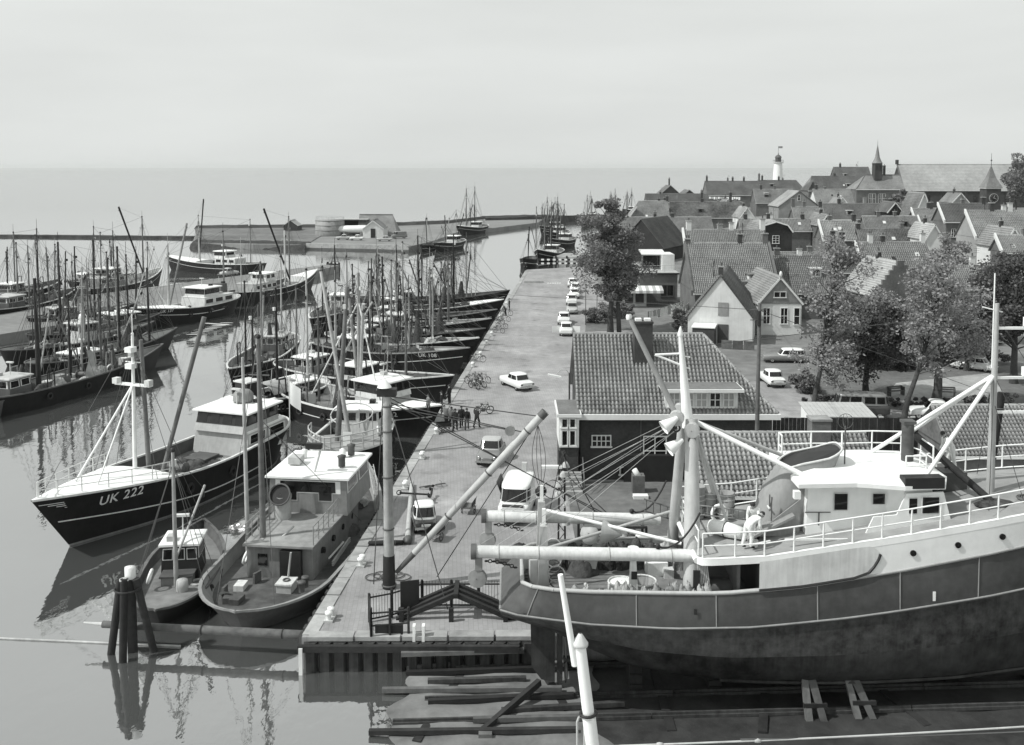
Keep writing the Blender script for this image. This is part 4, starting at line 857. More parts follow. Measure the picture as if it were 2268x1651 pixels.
# ------------------------------------------------------------------ roofs of real tiles, houses
TP = [(0.0, .0), (.1, .085), (.3, .145), (.55, .105), (.76, .0), (1.0, .0)]
_tm = {}
def tile_mesh(w, h, m):
    k = (round(w, 3), round(h, 3), m)
    if k not in _tm:
        vs = []; fs = []
        for y, dz_ in ((-.03, .065), (h, .0)):
            vs += [(x * w, y, z + dz_) for x, z in TP]
        n = len(TP); fs = [(i, i + 1, n + i + 1, n + i) for i in range(n - 1)]
        vs += [(x * w, -.03, z + .005) for x, z in TP]; fs += [(2 * n + i, 2 * n + i + 1, i + 1, i) for i in range(n - 1)]
        me = bpy.data.meshes.new('tile'); me.from_pydata(vs, [], fs); me.polygons.foreach_set('use_smooth', [True] * (n - 1) + [False] * (n - 1)); me.materials.append(M[m]); me.update(); _tm[k] = me
    return _tm[k]
def tiles(parent, O, U, V, Lu, Lv, m='tile', left=None, right=None, w=.25, h=.31, single=0, seed=0, name='roof_tiles'):
    """cover a roof plane: O eave-left corner, U along the eave, V up the slope; single = how many become tiles of their own"""
    O, U, V = Vector(O), Vector(U).normalized(), Vector(V).normalized(); N = U.cross(V)
    nu = max(1, int(round(Lu / w))); nv = max(1, int(round(Lv / h))); w = Lu / nu; h = Lv / nv
    me = tile_mesh(w, h, m); n = len(me.vertices); co = np.zeros(n * 3); me.vertices.foreach_get('co', co); co = co.reshape(-1, 3)
    fs0 = [tuple(p.vertices) for p in me.polygons]; rg = random.Random(seed)
    A_ = np.array([U, V, N]); out = []; faces = []; cnt = 0; k = 0
    for j in range(nv):
        for i in range(nu):
            u, v = i * w, j * h
            if left and u + w * .6 < left(v + h * .5): continue
            if right and u + w * .4 > right(v + h * .5): continue
            jit = rg.uniform(-.008, .012)
            p = O + U * u + V * v + N * (.012 + jit)
            if k < single:
                R3 = Matrix((U, V, N)).transposed().to_4x4(); inst(me, 'roof_tile', parent, Matrix.Translation(p) @ R3); k += 1
            else:
                out.append(co @ A_ + np.array(p)); faces += [tuple(q + cnt for q in f) for f in fs0]; cnt += n
    if out:
        vs = np.concatenate(out); m2 = bpy.data.meshes.new(name); m2.from_pydata(vs.tolist(), [], faces)
        m2.polygons.foreach_set('use_smooth', [True] * len(faces)); m2.materials.append(M[m]); m2.update()
        o = bpy.data.objects.new(name, m2); COL.objects.link(o); o.parent = parent; o['kind'] = 'stuff'
def ridge(parent, p, q, m='tile', r=.13):
    p, q = Vector(p), Vector(q); n = max(1, int((q - p).length / .45)); mb = MB()
    for i in range(n): mb.tube(p.lerp(q, (i + .02) / n), p.lerp(q, (i + .98) / n), r * 1.08, r * .92, 7)
    return mb.build('ridge_tiles', m, parent)
def chimney(parent, c, w=.7, d=.6, h=1.2, m='brickm', pots=1):
    o = MB().box((c[0], c[1], c[2] + h / 2 - .4), (w, d, h + .8)).build('chimney', m, parent)
    MB().box((c[0], c[1], c[2] + h + .05), (w + .14, d + .14, .13)).build('chimney_cap', 'concrete', o)
    for i in range(pots): MB().lathe((c[0] + (i - (pots - 1) / 2) * .3, c[1], c[2] + h + .11), [(.12, 0), (.1, .35), (.13, .4)], 8).build('chimney_pot', 'brickm', o)
    return o
def sash(parent, x, y, z, w, h, nx=2, ny=2, frame='trim', glass='glass', out=-1, curtain=False):
    """a window in a wall that faces -y (out=-1): white frame standing proud, panes set into it; x, z is the lower left corner"""
    o = MB(); t = .07; d = .10; yy = y + out * .03
    o.box((x + w / 2, yy, z + t / 2 - .02), (w + .12, d + .06, t + .03)); o.box((x + w / 2, yy, z + h - t / 2), (w, d, t))
    o.box((x + t / 2, yy, z + h / 2), (t, d, h - 2 * t)); o.box((x + w - t / 2, yy, z + h / 2), (t, d, h - 2 * t))
    fw, fh = (w - 2 * t), (h - 2 * t)
    for i in range(1, nx): o.box((x + t + fw * i / nx, yy, z + h / 2), (.06, d * .8, fh))
    for j in range(1, ny): o.box((x + w / 2, yy, z + t + fh * j / ny), (fw, d * .7, .05))
    f = o.build('window', frame, parent)
    for i in range(nx):
        for j in range(ny):
            MB().box((x + t + fw * (i + .5) / nx, y + out * .006, z + t + fh * (j + .5) / ny), (fw / nx * .95, .02, fh / ny * .95)).build('pane', 'curtain' if curtain and (i + j) % 2 == 0 else glass, f)
    return f
def house(xl, xr, ye, yr, Y, label, pitch=45, wall='brickm', roof='tile', hips=(0, 0), tl=True, base=None, chims=(), wins=(), wh=1.1, ww=.9, trim=True, gables='brickm', name='house', single=0, parapet=(0, 0), group=None, depth=None):
    """a house whose roof slope faces the camera; pixel columns of the eave, rows of eave and ridge, distance of the eave"""
    El, Er = atY(xl, ye, Y), atY(xr, ye, Y); ze = El.z
    d = ray(CX, yr); k = d.z / d.y; tp = math.tan(R(pitch)); run = (CAMZ + Y * k - ze) / (tp - k); zr = ze + run * tp
    Xc = (El.x + Er.x) / 2; W2 = (Er.x - El.x) / 2
    gz = ground(Xc, Y + run) if base is None else base
    t = thing(name, label, 'house', (Xc, Y + .3, gz), 0, group)
    ze -= gz; zr -= gz; y0 = 0.0; yr_ = run - .3; yb = 2 * run - .6; o = .25
    hl, hr = hips[0] * run, hips[1] * run
    mb = MB(); b = -1.5
    P = [(-W2 + o, y0, b), (W2 - o, y0, b), (W2 - o, yb, b), (-W2 + o, yb, b), (-W2 + o, y0, ze + .05), (W2 - o, y0, ze + .05), (W2 - o, yb, ze + .05), (-W2 + o, yb, ze + .05)]
    mb.add(P, [(0, 1, 5, 4), (1, 2, 6, 5), (2, 3, 7, 6), (3, 0, 4, 7)])
    if not hips[0]: mb.add([(-W2 + o, y0, ze), (-W2 + o, yr_, zr - .18), (-W2 + o, yb, ze)], [(0, 1, 2)])
    if not hips[1]: mb.add([(W2 - o, y0, ze), (W2 - o, yr_, zr - .18), (W2 - o, yb, ze)], [(2, 1, 0)])
    mb.build('wall', wall, t)
    e = -.3
    a, bb, c, dd = (-W2, e, ze - .02), (W2, e, ze - .02), (W2 - hr, yr_, zr), (-W2 + hl, yr_, zr)
    a2, b2 = (-W2, yb + .3, ze - .02), (W2, yb + .3, ze - .02)
    rb = MB().add([a, bb, c, dd, a2, b2], [(0, 1, 2, 3), (5, 4, 3, 2)] + ([(4, 0, 3)] if hips[0] else []) + ([(1, 5, 2)] if hips[1] else []))
    rb.add([(p[0], p[1], p[2] - .12) for p in (a, bb, c, dd, a2, b2)], [(3, 2, 1, 0), (2, 3, 4, 5)])
    rb.build('roof', roof, t)
    if tl:
        V = Vector((0, yr_ - e, zr - ze)); Lv = V.length
        tiles(t, a, (1, 0, 0), V, 2 * W2, Lv, roof, (lambda v: hl * v / Lv) if hl else None, (lambda v: 2 * W2 - hr * v / Lv) if hr else None, single=single, seed=int(xl), w=.25 if Y < 150 else .3, h=.31 if Y < 150 else .36)
        if hips[1]: tiles(t, bb, (0, 1, 0), Vector((-hr, run, zr - ze)), 2 * run, Vector((hr, 0, zr - ze)).length, roof, lambda v: run * v / Lv, lambda v: 2 * run - run * v / Lv, seed=int(xr), w=.3, h=.36)
        if hips[0]: tiles(t, a2, (0, -1, 0), Vector((hl, -run, zr - ze)), 2 * run, Vector((hl, 0, zr - ze)).length, roof, lambda v: run * v / Lv, lambda v: 2 * run - run * v / Lv, seed=int(xr), w=.3, h=.36)
    ridge(t, (dd[0], yr_, zr + .04), (c[0], yr_, zr + .04), roof, .14 if Y < 150 else .18)
    if hips[1]: ridge(t, (W2, e, ze), (c[0], yr_, zr + .02), roof)
    if hips[0]: ridge(t, (-W2, e, ze), (dd[0], yr_, zr + .02), roof)
    if trim: MB().box((0, e - .03, ze - .1), (2 * W2 + .1, .14, .2)).build('gutter', 'trim', t)
    for s_, on in ((-1, parapet[0]), (1, parapet[1])):
        if on:
            x = s_ * (W2 + .02); MB().ext([(x, e - .05, ze - .3), (x, yr_, zr - .25), (x, yr_, zr + .38), (x, e - .05, ze + .38)], (s_ * .3, 0, 0)).build('parapet', 'brickm' if on == 1 else 'plaster', t)
    rq = random.Random(int(xl * 7 + ye))
    if 120 < Y < 430 and tl:                                  # the odds and ends on old roofs: aerials, skylights, small dormers, more chimneys
        for q in range(rq.choice([1, 2, 2, 3])):
            fx = rq.uniform(.1, .9); kk = rq.random(); f = rq.uniform(.25, .6); px, py, pz = -W2 + 2 * W2 * fx, e + (yr_ - e) * f, ze + (zr - ze) * f
            if abs(px) > W2 - max(hl, hr) - .8: continue
            if kk < .35: MB().box((px, py - .1, pz + .12), (.6, .7, .08), rx=math.atan2(zr - ze, yr_ - e)).build('skylight', rq.choice(['offwhite', 'glass']), t)
            elif kk < .7:
                dm_ = MB().box((px, py + .5, pz + .45), (1.3, 1.5, 1.1)).build('dormer', rq.choice(['trim', 'plasterg', 'dgrey']), t); MB().box((px, py + .4, pz + 1.05), (1.6, 1.9, .12)).build('dormer_roof', rq.choice(['felt', 'offwhite']), dm_); MB().box((px, py - .27, pz + .5), (.9, .05, .7)).build('pane', 'glass', dm_)
            else: MB().tube((px, py, pz), (px, py, pz + 2.2), .05, n=5).build('flue', rq.choice(['concrete', 'black']), t)
        px = -W2 + 2 * W2 * rq.uniform(.2, .8)
        chimney(t, (px, yr_ + .1, zr), w=.6, d=.5, h=rq.uniform(.7, 1.3), m=rq.choice(['brick', 'brickm', 'plaster']))
        ae = MB().tube((px + .5, yr_, zr), (px + .5, yr_, zr + 2.4), .025, n=4)
        for z_ in (1.8, 2.1, 2.35): ae.tube((px + .1, yr_, zr + z_), (px + .9, yr_, zr + z_), .018, n=3)
        ae.build('aerial', 'dgrey', t)
    for (fx, hh, mt) in chims: chimney(t, (-W2 + 2 * W2 * fx, yr_ + .1, zr), h=hh, m=mt, pots=random.Random(int(xl + hh * 10)).choice([1, 2]))
    for (fx, z) in wins: sash(t, -W2 + 2 * W2 * fx - ww / 2, y0, ze - z, ww, wh)
    return t, dict(W2=W2, ze=ze, zr=zr, run=run, yr=yr_, e=e)
def gable(xa, w, yb_, ye, ya, Y, label, depth=9.0, wall='plaster', upper=None, roof='tile', rz=0, board='trim', wins=(), base=None, tl=True, chim=None, step=False, name='house', over=.25, gambrel=False, group=None):
    """a house whose gable faces the camera; apex column, width and rows in the picture"""
    ap = atY(xa, ya, Y); hw = w * Y / F / 2; ze = atY(xa, ye, Y).z; zg = atY(xa, yb_, Y).z if base is None else base
    t = thing(name, label, 'house', (ap.x, Y, zg), rz, group)
    za = ap.z - zg; ze -= zg
    prof = [(-hw, ze), (0, za), (hw, ze)]
    if gambrel: prof = [(-hw, ze), (-hw * .72, ze + (za - ze) * .62), (0, za), (hw * .72, ze + (za - ze) * .62), (hw, ze)]
    k = len(prof); mb = MB()
    fr = [(-hw, 0, -1.5), (hw, 0, -1.5)] + [(x, 0, z - .05) for x, z in prof[::-1]]
    n = len(fr); mb.add(fr + [(p[0], depth, p[2]) for p in fr], [tuple(range(n)), tuple(range(2 * n - 1, n - 1, -1)), (1, n + 1, n + 2, 2), (n, 0, n - 1, 2 * n - 1)])
    mb.build('wall', wall, t)
    if upper: MB().ext([(-hw, -.004, ze - .02), (hw, -.004, ze - .02)] + [(x, -.004, z - .06) for x, z in prof[::-1]], (0, -.06, 0)).build('gable_boarding', upper, t)
    for i in range(k - 1):
        (x0, z0), (x1, z1) = prof[i], prof[i + 1]; left = i < (k - 1) / 2
        if left: lo, hi = Vector((x0, 0, z0)), Vector((x1, 0, z1))
        else: lo, hi = Vector((x1, 0, z1)), Vector((x0, 0, z0))
        V = hi - lo; Lv = V.length
        if i in (0, k - 2): lo = lo - V.normalized() * over; V = hi - lo; Lv = V.length
        N = Vector((0, -1, 0)).cross(V).normalized() if left else Vector((0, 1, 0)).cross(V).normalized()
        O = lo + Vector((0, depth + .1 if left else -.2, 0)); U = Vector((0, -1, 0)) if left else Vector((0, 1, 0))
        o_ = N * .02
        MB().ext([lo + Vector((0, -.2, 0)) + o_ * 0, lo + Vector((0, depth + .1, 0)), hi + Vector((0, depth + .1, 0)), hi + Vector((0, -.2, 0))], N * .03).build('roof', roof, t)
        if tl: tiles(t, O + N * .035, U, V, depth + .3, Lv, roof, seed=int(xa), w=.25 if Y < 150 else .3, h=.31 if Y < 150 else .36)
        if board: MB().ext([lo + Vector((0, -.22, 0)) + N * .08, hi + Vector((0, -.22, 0)) + N * .08, hi + Vector((0, -.22, 0)) - N * .14, lo + Vector((0, -.22, 0)) - N * .14], (0, -.08, 0)).build('bargeboard', board, t)
    ridge(t, (0, -.15, za + .06), (0, depth, za + .06), roof)
    if step:
        ns = 7
        for s_ in (-1, 1):
            for i in range(ns):
                x0 = hw * (1 - i / ns); zt = ze + (za - ze) * (i + 1) / ns + .25
                MB().box((s_ * (x0 - hw / ns / 2), -.2, (ze - .5 + zt) / 2), (hw / ns, .36, zt - ze + .5)).build('gable_step', 'brickm', t)
    for (x, z, w_, h_, nx, ny) in wins: sash(t, x, 0 if not (upper and z > ze) else -.065, z, w_, h_, nx, ny)
    if chim: chimney(t, (0, chim[0], za), h=chim[1], m=chim[2], w=.5, d=.5)
    return t, dict(hw=hw, ze=ze, za=za)

# --- the brick harbour house behind the slipway
t, g = house(1278, 1722, 917, 742, 62.3, 'big dark brick harbour house with tiled roof, dormer and white gutter', pitch=43, wall='brick', roof='tile', hips=(0, .85), base=0.0, single=300, name='harbour_house', trim=False)
W2, ze, zr, run = g['W2'], g['ze'], g['zr'], g['run']
hx = lambda px, Y=62.3: atY(px, 900, Y).x - t.location.x
hz = lambda py, Y=62.3: atY(CX, py, Y).z
MB().box((0, -.44, ze - .16), (2 * W2 + .3, .3, .34)).build('gutter', 'trim', t)
sl = (zr - ze) / run
def onroof(px, py):                                            # a point on the front slope seen at a pixel
    d = ray(px, py); Y0 = t.location.y + g['e']; k = d.z / d.y
    Yv = (Y0 * sl - (ze - .02) + CAMZ) / (sl - k); return Vector((d.x / d.y * Yv - t.location.x, Yv - t.location.y, CAMZ + k * Yv))
pc = onroof(1425, 812); o = MB().box((pc.x, pc.y + .55, zr - 1.0), (1.2, 1.1, 4.2)).build('chimney', 'brick', t)
MB().box((pc.x, pc.y + .55, zr + 1.12), (1.3, 1.2, .12)).build('chimney_cap', 'brick', o)
for s_ in (-.3, .3): MB().box((pc.x + s_, pc.y + .55, zr + 1.26), (.4, .5, .16)).build('chimney_hood', 'white', o)
d0, d1 = onroof(1470, 912), onroof(1638, 912)
dm = MB().box(((d0.x + d1.x) / 2, d0.y + 1.6, d0.z + .72), (d1.x - d0.x - .2, 3.0, 1.3)).build('dormer', 'trim', t)
MB().box(((d0.x + d1.x) / 2, d0.y + 1.2, d0.z + 1.45), (d1.x - d0.x + .3, 3.6, .2)).build('dormer_roof', 'trim', dm)
MB().box(((d0.x + d1.x) / 2, d0.y + 1.25, d0.z + 1.57), (d1.x - d0.x + .1, 3.4, .04)).build('dormer_felt', 'felt', dm)
for i in range(5):
    ww = (d1.x - d0.x - .5) / 5; sash(dm, d0.x + .25 + ww * i + .06, d0.y + .1, d0.z + .25, ww - .12, .98, 2, 2, glass='curtain' if i != 3 else 'glass')
def wpx(x0, x1, y0, y1, nx, ny, Yw=62.55):
    p0, p1 = atY(x0, y1, Yw), atY(x1, y0, Yw); return sash(t, p0.x - t.location.x, 0, p0.z, p1.x - p0.x, p1.z - p0.z, nx, ny)
wpx(1310, 1354, 964, 991, 4, 2); wpx(1424, 1477, 966, 1032, 2, 2); wpx(1372, 1403, 1034, 1053, 1, 1)
MB().box((hx(1445), -.25, 1.2 - .6), (3.6, .5, 2.2)).build('wall_plinth', 'black', t)
MB().tube((hx(1421), -.08, 1.9), (hx(1421), -.08, ze - .2), .05, n=6).build('drainpipe', 'dgrey', t)
# bay with the white windows on the left
bx0, bx1 = hx(1239, 61.2), hx(1283, 61.2)
bay = MB().box(((bx0 + bx1) / 2, .5, 1.2), (bx1 - bx0 - .1, 3.4, 2.6)).build('bay', 'brick', t)
MB().box(((bx0 + bx1) / 2, .5, 3.45), (bx1 - bx0, 3.5, 2.0)).build('bay_frame', 'trim', bay)
MB().box(((bx0 + bx1) / 2, .5, 4.52), (bx1 - bx0 + .3, 3.9, .2)).build('bay_roof', 'trim', bay); MB().box(((bx0 + bx1) / 2, .5, 4.64), (bx1 - bx0 + .1, 3.7, .05)).build('bay_felt', 'felt', bay)
for i in range(2):
    w_ = (bx1 - bx0 - .25) / 2; sash(bay, bx0 + .12 + w_ * i, -1.26, 2.55, w_ - .06, 1.05, 1, 1); sash(bay, bx0 + .12 + w_ * i, -1.26, 3.7, w_ - .06, .65, 1, 1)
st = MB()
for i in range(5): MB().box(((bx0 + bx1) / 2 + .1, -1.6 - .3 * i, .9 - .2 * i), (1.3, .32, .18)).build('step', 'coping', t)
for s_ in (-.7, .75): railing(t, [((bx0 + bx1) / 2 + .1 + s_, -1.5, .95), ((bx0 + bx1) / 2 + .1 + s_, -3.0, .05)], .95, .03, 1, 'dgrey', name='hand_rail')
MB().box((hx(1283), 2.2, ze * .5 + 1.6), (.12, .14, 3.4)).build('corner_board', 'trim', t)

# --- the tiled workshop next to it
ts, g2 = house(1556, 1962, 1098, 961, 51.0, 'low tiled workshop roof right behind the white wheelhouse', pitch=38, wall='brick', roof='tile', base=0.0, single=300, name='workshop', trim=True)
p = atY(1821, 985, 53.2); o = MB().box((p.x - ts.location.x, p.y - ts.location.y + .6, g2['zr'] + .15), (1.05, .9, 1.5)).build('chimney', 'brickm', ts); MB().box((p.x - ts.location.x, p.y - ts.location.y + .6, g2['zr'] + .95), (1.15, 1.0, .12)).build('chimney_cap', 'concrete', o)

# --- the black yard fence behind it
f0, f1 = atY(1716, 917, 68), atY(2150, 926, 68)
fn = thing('yard_fence', 'long black tarred board fence behind the workshop roof', 'fence', ((f0.x + f1.x) / 2, 68, 0))
nb = int((f1.x - f0.x) / .28); bm_ = None
for i in range(nb):
    if bm_ is None: bm_ = MB().box((0, 0, 1.3), (.26, .04, 2.7)).build('board', 'woodd', fn); o = bm_
    else: o = inst(bm_.data, 'board', fn, Matrix())
    o.matrix_local = Matrix.Translation((f0.x - fn.location.x + .28 * i, .012 * (i % 2), .012 * ((i * 5) % 3)))
for i in range(8): MB().box((f0.x - fn.location.x + i * (f1.x - f0.x) / 7, .1, 1.25), (.14, .14, 2.6)).build('post', 'woodd', fn)
for i in range(6): MB().box((f0.x - fn.location.x + .8 + i * 2.2, -.02, 2.72), (.3, .12, .1)).build('clamp', 'lgrey', fn)

# --- two gable-fronted houses across the street
t, g = gable(1596, 142, 764, 703, 612, 112, 'white plastered gable house with a dark plank door under the eave', wall='plaster', roof='tiled', board=None, base=0, chim=(.5, 1.0, 'brick'), wins=(), depth=12, rz=-.28)
MB().box((.35, -.02, 4.0), (1.15, .08, 1.5)).build('loft_hatch', 'mgrey', t); MB().box((.35, -.02, 1.1), (1.2, .08, 2.3)).build('door', 'dgrey', t)
o = MB().box((-1.6, -1.6, 1.1), (2.4, 2.8, 2.2)).build('porch', 'brick', t); MB().box((-1.6, -1.6, 2.26), (2.6, 3.0, .12)).build('porch_roof', 'white', o)
for i in range(3): MB().box((1.0 + 1.2 * i, -3.2, .5), (1.15, .1, 1.0)).build('garden_fence', 'wood', t)
t, g = gable(1728, 98, 746, 671, 614, 118, 'small gable house with grey boarded gable and two tall sash windows', wall='plaster', upper='mgrey', roof='tile', base=0, depth=11, wins=[(-2.0, 1.3, .9, 2.0, 2, 2), (.1, 1.3, .9, 2.0, 2, 2), (-.75, 4.5, 1.5, .75, 2, 1), (1.7, 1.2, .75, 2.1, 1, 2)])
MB().ball((0, -.25, g['za'] + .35), .2, 8, sz=2).build('finial', 'trim', t)
gable(1992, 118, 700, 655, 582, 114, 'stepped brick gable house half hidden by the garden trees', wall='brickm', roof='tilel', board=None, base=0, depth=8, step=True, rz=.12, chim=(5, .8, 'brick'))
# --- rows of roofs climbing the hill (pixel columns and rows of eave and ridge, distance)
H = lambda *a, **k: house(*a, **k)
t, g = H(1536, 1724, 650, 540, 127, 'large tiled roof with brick end walls behind the white gable', wall='brickm', parapet=(1, 1), chims=[(.97, 1.3, 'brickm'), (.02, .6, 'brickm')])
dmr = MB().box((g['W2'] * .55, 1.6, g['ze'] + 1.6), (2.4, 2.6, 1.5)).build('dormer', 'trim', t); MB().box((g['W2'] * .55, 1.4, g['ze'] + 2.4), (2.8, 3.2, .14)).build('dormer_roof', 'felt', dmr); sash(dmr, g['W2'] * .55 - 1.05, .28, g['ze'] + 1.0, 2.1, 1.2, 3, 1)
dmr = MB().box((g['W2'] * .1, .9, g['ze'] + .7), (1.7, 1.8, 1.4)).build('dormer', 'trim', t); MB().box((g['W2'] * .1, .8, g['ze'] + 1.45), (2.0, 2.3, .12)).build('dormer_roof', 'felt', dmr); sash(dmr, g['W2'] * .1 - .7, -.02, g['ze'] + .1, 1.4, 1.15, 2, 1)
MB().box((-g['W2'] * .5, 2.6, g['ze'] + 3.2), (.12, .12, 1.6)).build('flue', 'concrete', t)
H(1728, 1846, 650, 566, 130, 'tiled roof stepping down right of the large roof with brick end walls', wall='brickm', chims=[(.1, .9, 'brickm')])
H(1842, 1924, 604, 527, 141, 'steep tiled roof behind the tall garden tree', roof='tiled', hips=(.6, .6), chims=[(.55, .8, 'brick')])
H(1914, 2072, 596, 538, 150, 'wide pale tiled roof above the stepped gable', roof='tile', parapet=(2, 0), chims=[(.2, 1.3, 'plaster'), (.95, 1.4, 'plaster')], wins=[(.2, 1.9), (.6, 1.9)])
H(1520, 1700, 545, 510, 144, 'tiled roof just above the large roof with brick end walls', roof='tile', parapet=(2, 0), chims=[(.06, 1.3, 'plaster'), (.45, .8, 'concrete'), (.98, 1.6, 'plaster')])
gable(1719, 72, 540, 512, 491, 160, 'black boarded house front with curved white trim and a small white window', wall='woodd', roof='tile', gambrel=True, depth=9, base=1.5, wins=[(-.55, 6.3, 1.1, 1.3, 2, 3)], chim=(5, 1.0, 'brick'))
H(1826, 1912, 532, 490, 178, 'grey roof with a chimney right of the black boarded front', roof='tilel', parapet=(2, 0), chims=[(.9, 1.2, 'brick')])
H(1906, 2058, 541, 508, 176, 'low tiled roof between the black boarded front and the church trees', roof='thatch', chims=[(.03, 1.0, 'brick'), (.98, 1.2, 'plaster')], wins=[(.3, 1.7), (.7, 1.7)])
H(1918, 2042, 511, 480, 205, 'tiled roof standing behind the low mossy roof', roof='tile', parapet=(0, 2), chims=[(.3, 1.0, 'brickm')])
H(1760, 1832, 489, 459, 222, 'small roof with a white dormer window behind the black boarded front', roof='tile', chims=[(.05, 1.8, 'brickm'), (.9, 1.2, 'brick')], wins=[(.75, 1.7)])
gable(1770, 90, 485, 458, 424, 262, 'pale brick gable with a narrow slit window under the lighthouse', wall='brickl', roof='tile', board=None, depth=10, base=4, wins=[(-.35, 7.3, .7, 1.6, 1, 2)])
H(2094, 2206, 492, 452, 186, 'large dark roof on tall brick walls in front of the tower', roof='tiled', parapet=(2, 0), wins=[(.18, 2.9), (.38, 2.9), (.75, 2.9)], chims=[(.9, 1.2, 'brick')], wh=1.6)
H(2033, 2090, 500, 463, 212, 'small roof between two pointed white gables', roof='tile', parapet=(2, 2), chims=[(.75, 1.4, 'brick')])
H(2164, 2330, 528, 468, 160, 'big tiled roof with a pale gable near the right edge', roof='tile', wall='plasterg', parapet=(2, 0), chims=[(.35, 1.3, 'brick'), (.6, 1.3, 'plaster')], wins=[(.1, 2.3), (.25, 2.3)], wh=1.5)
H(2222, 2360, 560, 522, 142, 'low roof with a white end wall at the right edge', roof='tile', parapet=(2, 0), wins=[(.2, 1.8), (.4, 1.8)])
H(1830, 2022, 486, 452, 240, 'long dark ridge of roofs below the church', roof='tiled', chims=[(.2, 1.2, 'brick'), (.5, 1.4, 'brickl'), (.8, 1.2, 'brick')], wins=[(.3, 1.9)])
gable(1983, 34, 480, 470, 449, 232, 'tiny steep black gable with white edges below the church trees', wall='woodd', roof='tiled', depth=8, base=6)
gable(2047, 44, 520, 482, 428, 224, 'narrow pointed white gable left of the tower', wall='plaster', roof='tile', depth=9, base=5)
H(1366, 1586, 524, 482, 231, 'long low grey roof of the fish sheds by the elm', roof='tile', wall='brickm', chims=[(.42, 1.2, 'brick'), (.6, 1.0, 'brick')], pitch=35)
H(1472, 1668, 483, 448, 300, 'mossy roof with a dark ridge and small skylights', roof='thatch', hips=(.5, .5), chims=[(.03, 1.4, 'brick'), (.45, 3.0, 'brick'), (.78, 3.0, 'brick')])
H(1388, 1486, 493, 446, 290, 'plain grey roof left of the mossy roof', roof='tile', hips=(.7, 0), chims=[(.98, 1.5, 'brick')])
H(1431, 1572, 449, 430, 345, 'low distant roof with washing hung behind it', roof='tiled', chims=[(.9, 1.2, 'brick')])
gable(1485, 40, 440, 430, 412, 352, 'dark distant gable with a tall chimney at the edge of the town', wall='brick', roof='tiled', board=None, depth=10, base=3, chim=(3, 2.5, 'brick'))
gable(1527, 34, 445, 436, 422, 348, 'low distant gable right of the dark distant gable', wall='brick', roof='tiled', board=None, depth=10, base=3)
H(1566, 1692, 433, 402, 402, 'distant terrace of roofs left of the lighthouse', roof='tiled', chims=[(.04, 2, 'brick'), (.5, 1.5, 'brick'), (.7, 1.5, 'brick'), (.97, 3, 'brickm')], wins=[(.2, 2.0), (.5, 2.0)], wh=1.4)
H(1684, 1790, 428, 400, 425, 'distant hipped roof at the foot of the lighthouse', roof='tiled', hips=(0, .7), chims=[(.1, 2, 'brick'), (.45, 1.5, 'brick')])
H(1674, 1764, 450, 420, 335, 'grey roof below the lighthouse', roof='tile', chims=[(.2, 1.5, 'brick')])
H(1808, 1894, 452, 420, 322, 'roof with a white walled porch left of the spire building', roof='tile', wall='plaster', chims=[(.1, 1.5, 'brick')], wins=[(.3, 2.1), (.7, 2.1)], wh=1.4)
H(1790, 1904, 423, 391, 385, 'distant dark roof left of the spire', roof='tiled', hips=(.5, 0), chims=[(.6, 1.2, 'brick')])
H(1858, 1938, 414, 371, 400, 'high distant roof with a pale right half beside the spire', roof='tiled', chims=[(.2, 1.4, 'brick')])
H(1690, 1842, 600, 560, 152, 'roof glimpsed between the large roof and the garden trees', roof='tile', chims=[(.05, 1.5, 'plaster')])
H(2080, 2260, 640, 590, 128, 'roof behind the trees at the right', roof='tile', wall='plasterg')
H(1640, 1800, 512, 486, 200, 'low roofs crowded left of the black boarded front', roof='tile', chims=[(.1, 1.0, 'brick'), (.9, 1.0, 'brick')])
for xa, w, yb2, ye2, ya2, Y2, lab, wl2, rf2 in ((1655, 32, 505, 482, 460, 246, 'small pale gable tucked behind the mossy roof', 'plaster', 'tile'), (1612, 30, 470, 458, 441, 338, 'little brick gable between the mossy roof and the distant terrace', 'brickl', 'tiled'), (1866, 30, 476, 456, 437, 300, 'white gable left of the dark conifer', 'plaster', 'tile'), (2128, 36, 470, 448, 428, 262, 'grey gable just left of the clock tower', 'plasterg', 'tiled'), (2246, 52, 580, 548, 506, 150, 'pale gable rising behind the low roof at the right edge', 'plaster', 'tile'), (1748, 28, 476, 462, 444, 292, 'dark boarded gable left of the pale brick gable', 'woodd', 'tile'), (1832, 34, 520, 500, 476, 196, 'white-edged brick gable right of the black boarded front', 'brickm', 'tile'), (2070, 40, 560, 530, 498, 170, 'plastered gable behind the wide pale tiled roof', 'plaster', 'tilel')):
    gable(xa, w, yb2, ye2, ya2, Y2, lab, wall=wl2, roof=rf2, depth=8, base=ground(atY(xa, ye2, Y2).x, Y2), tl=Y2 < 260, wins=[(-.4, 3.2, .8, 1.2, 2, 2)], chim=(4, .9, 'brick'))
# --- the black warehouse with a diagonal roof beside the elm
t, g = gable(1420, 108, 582, 548, 486, 211, 'dark boarded warehouse with a broad plain roof beside the elm', wall='woodd', roof='tiled', board=None, base=0, depth=16, tl=True, rz=-.5)
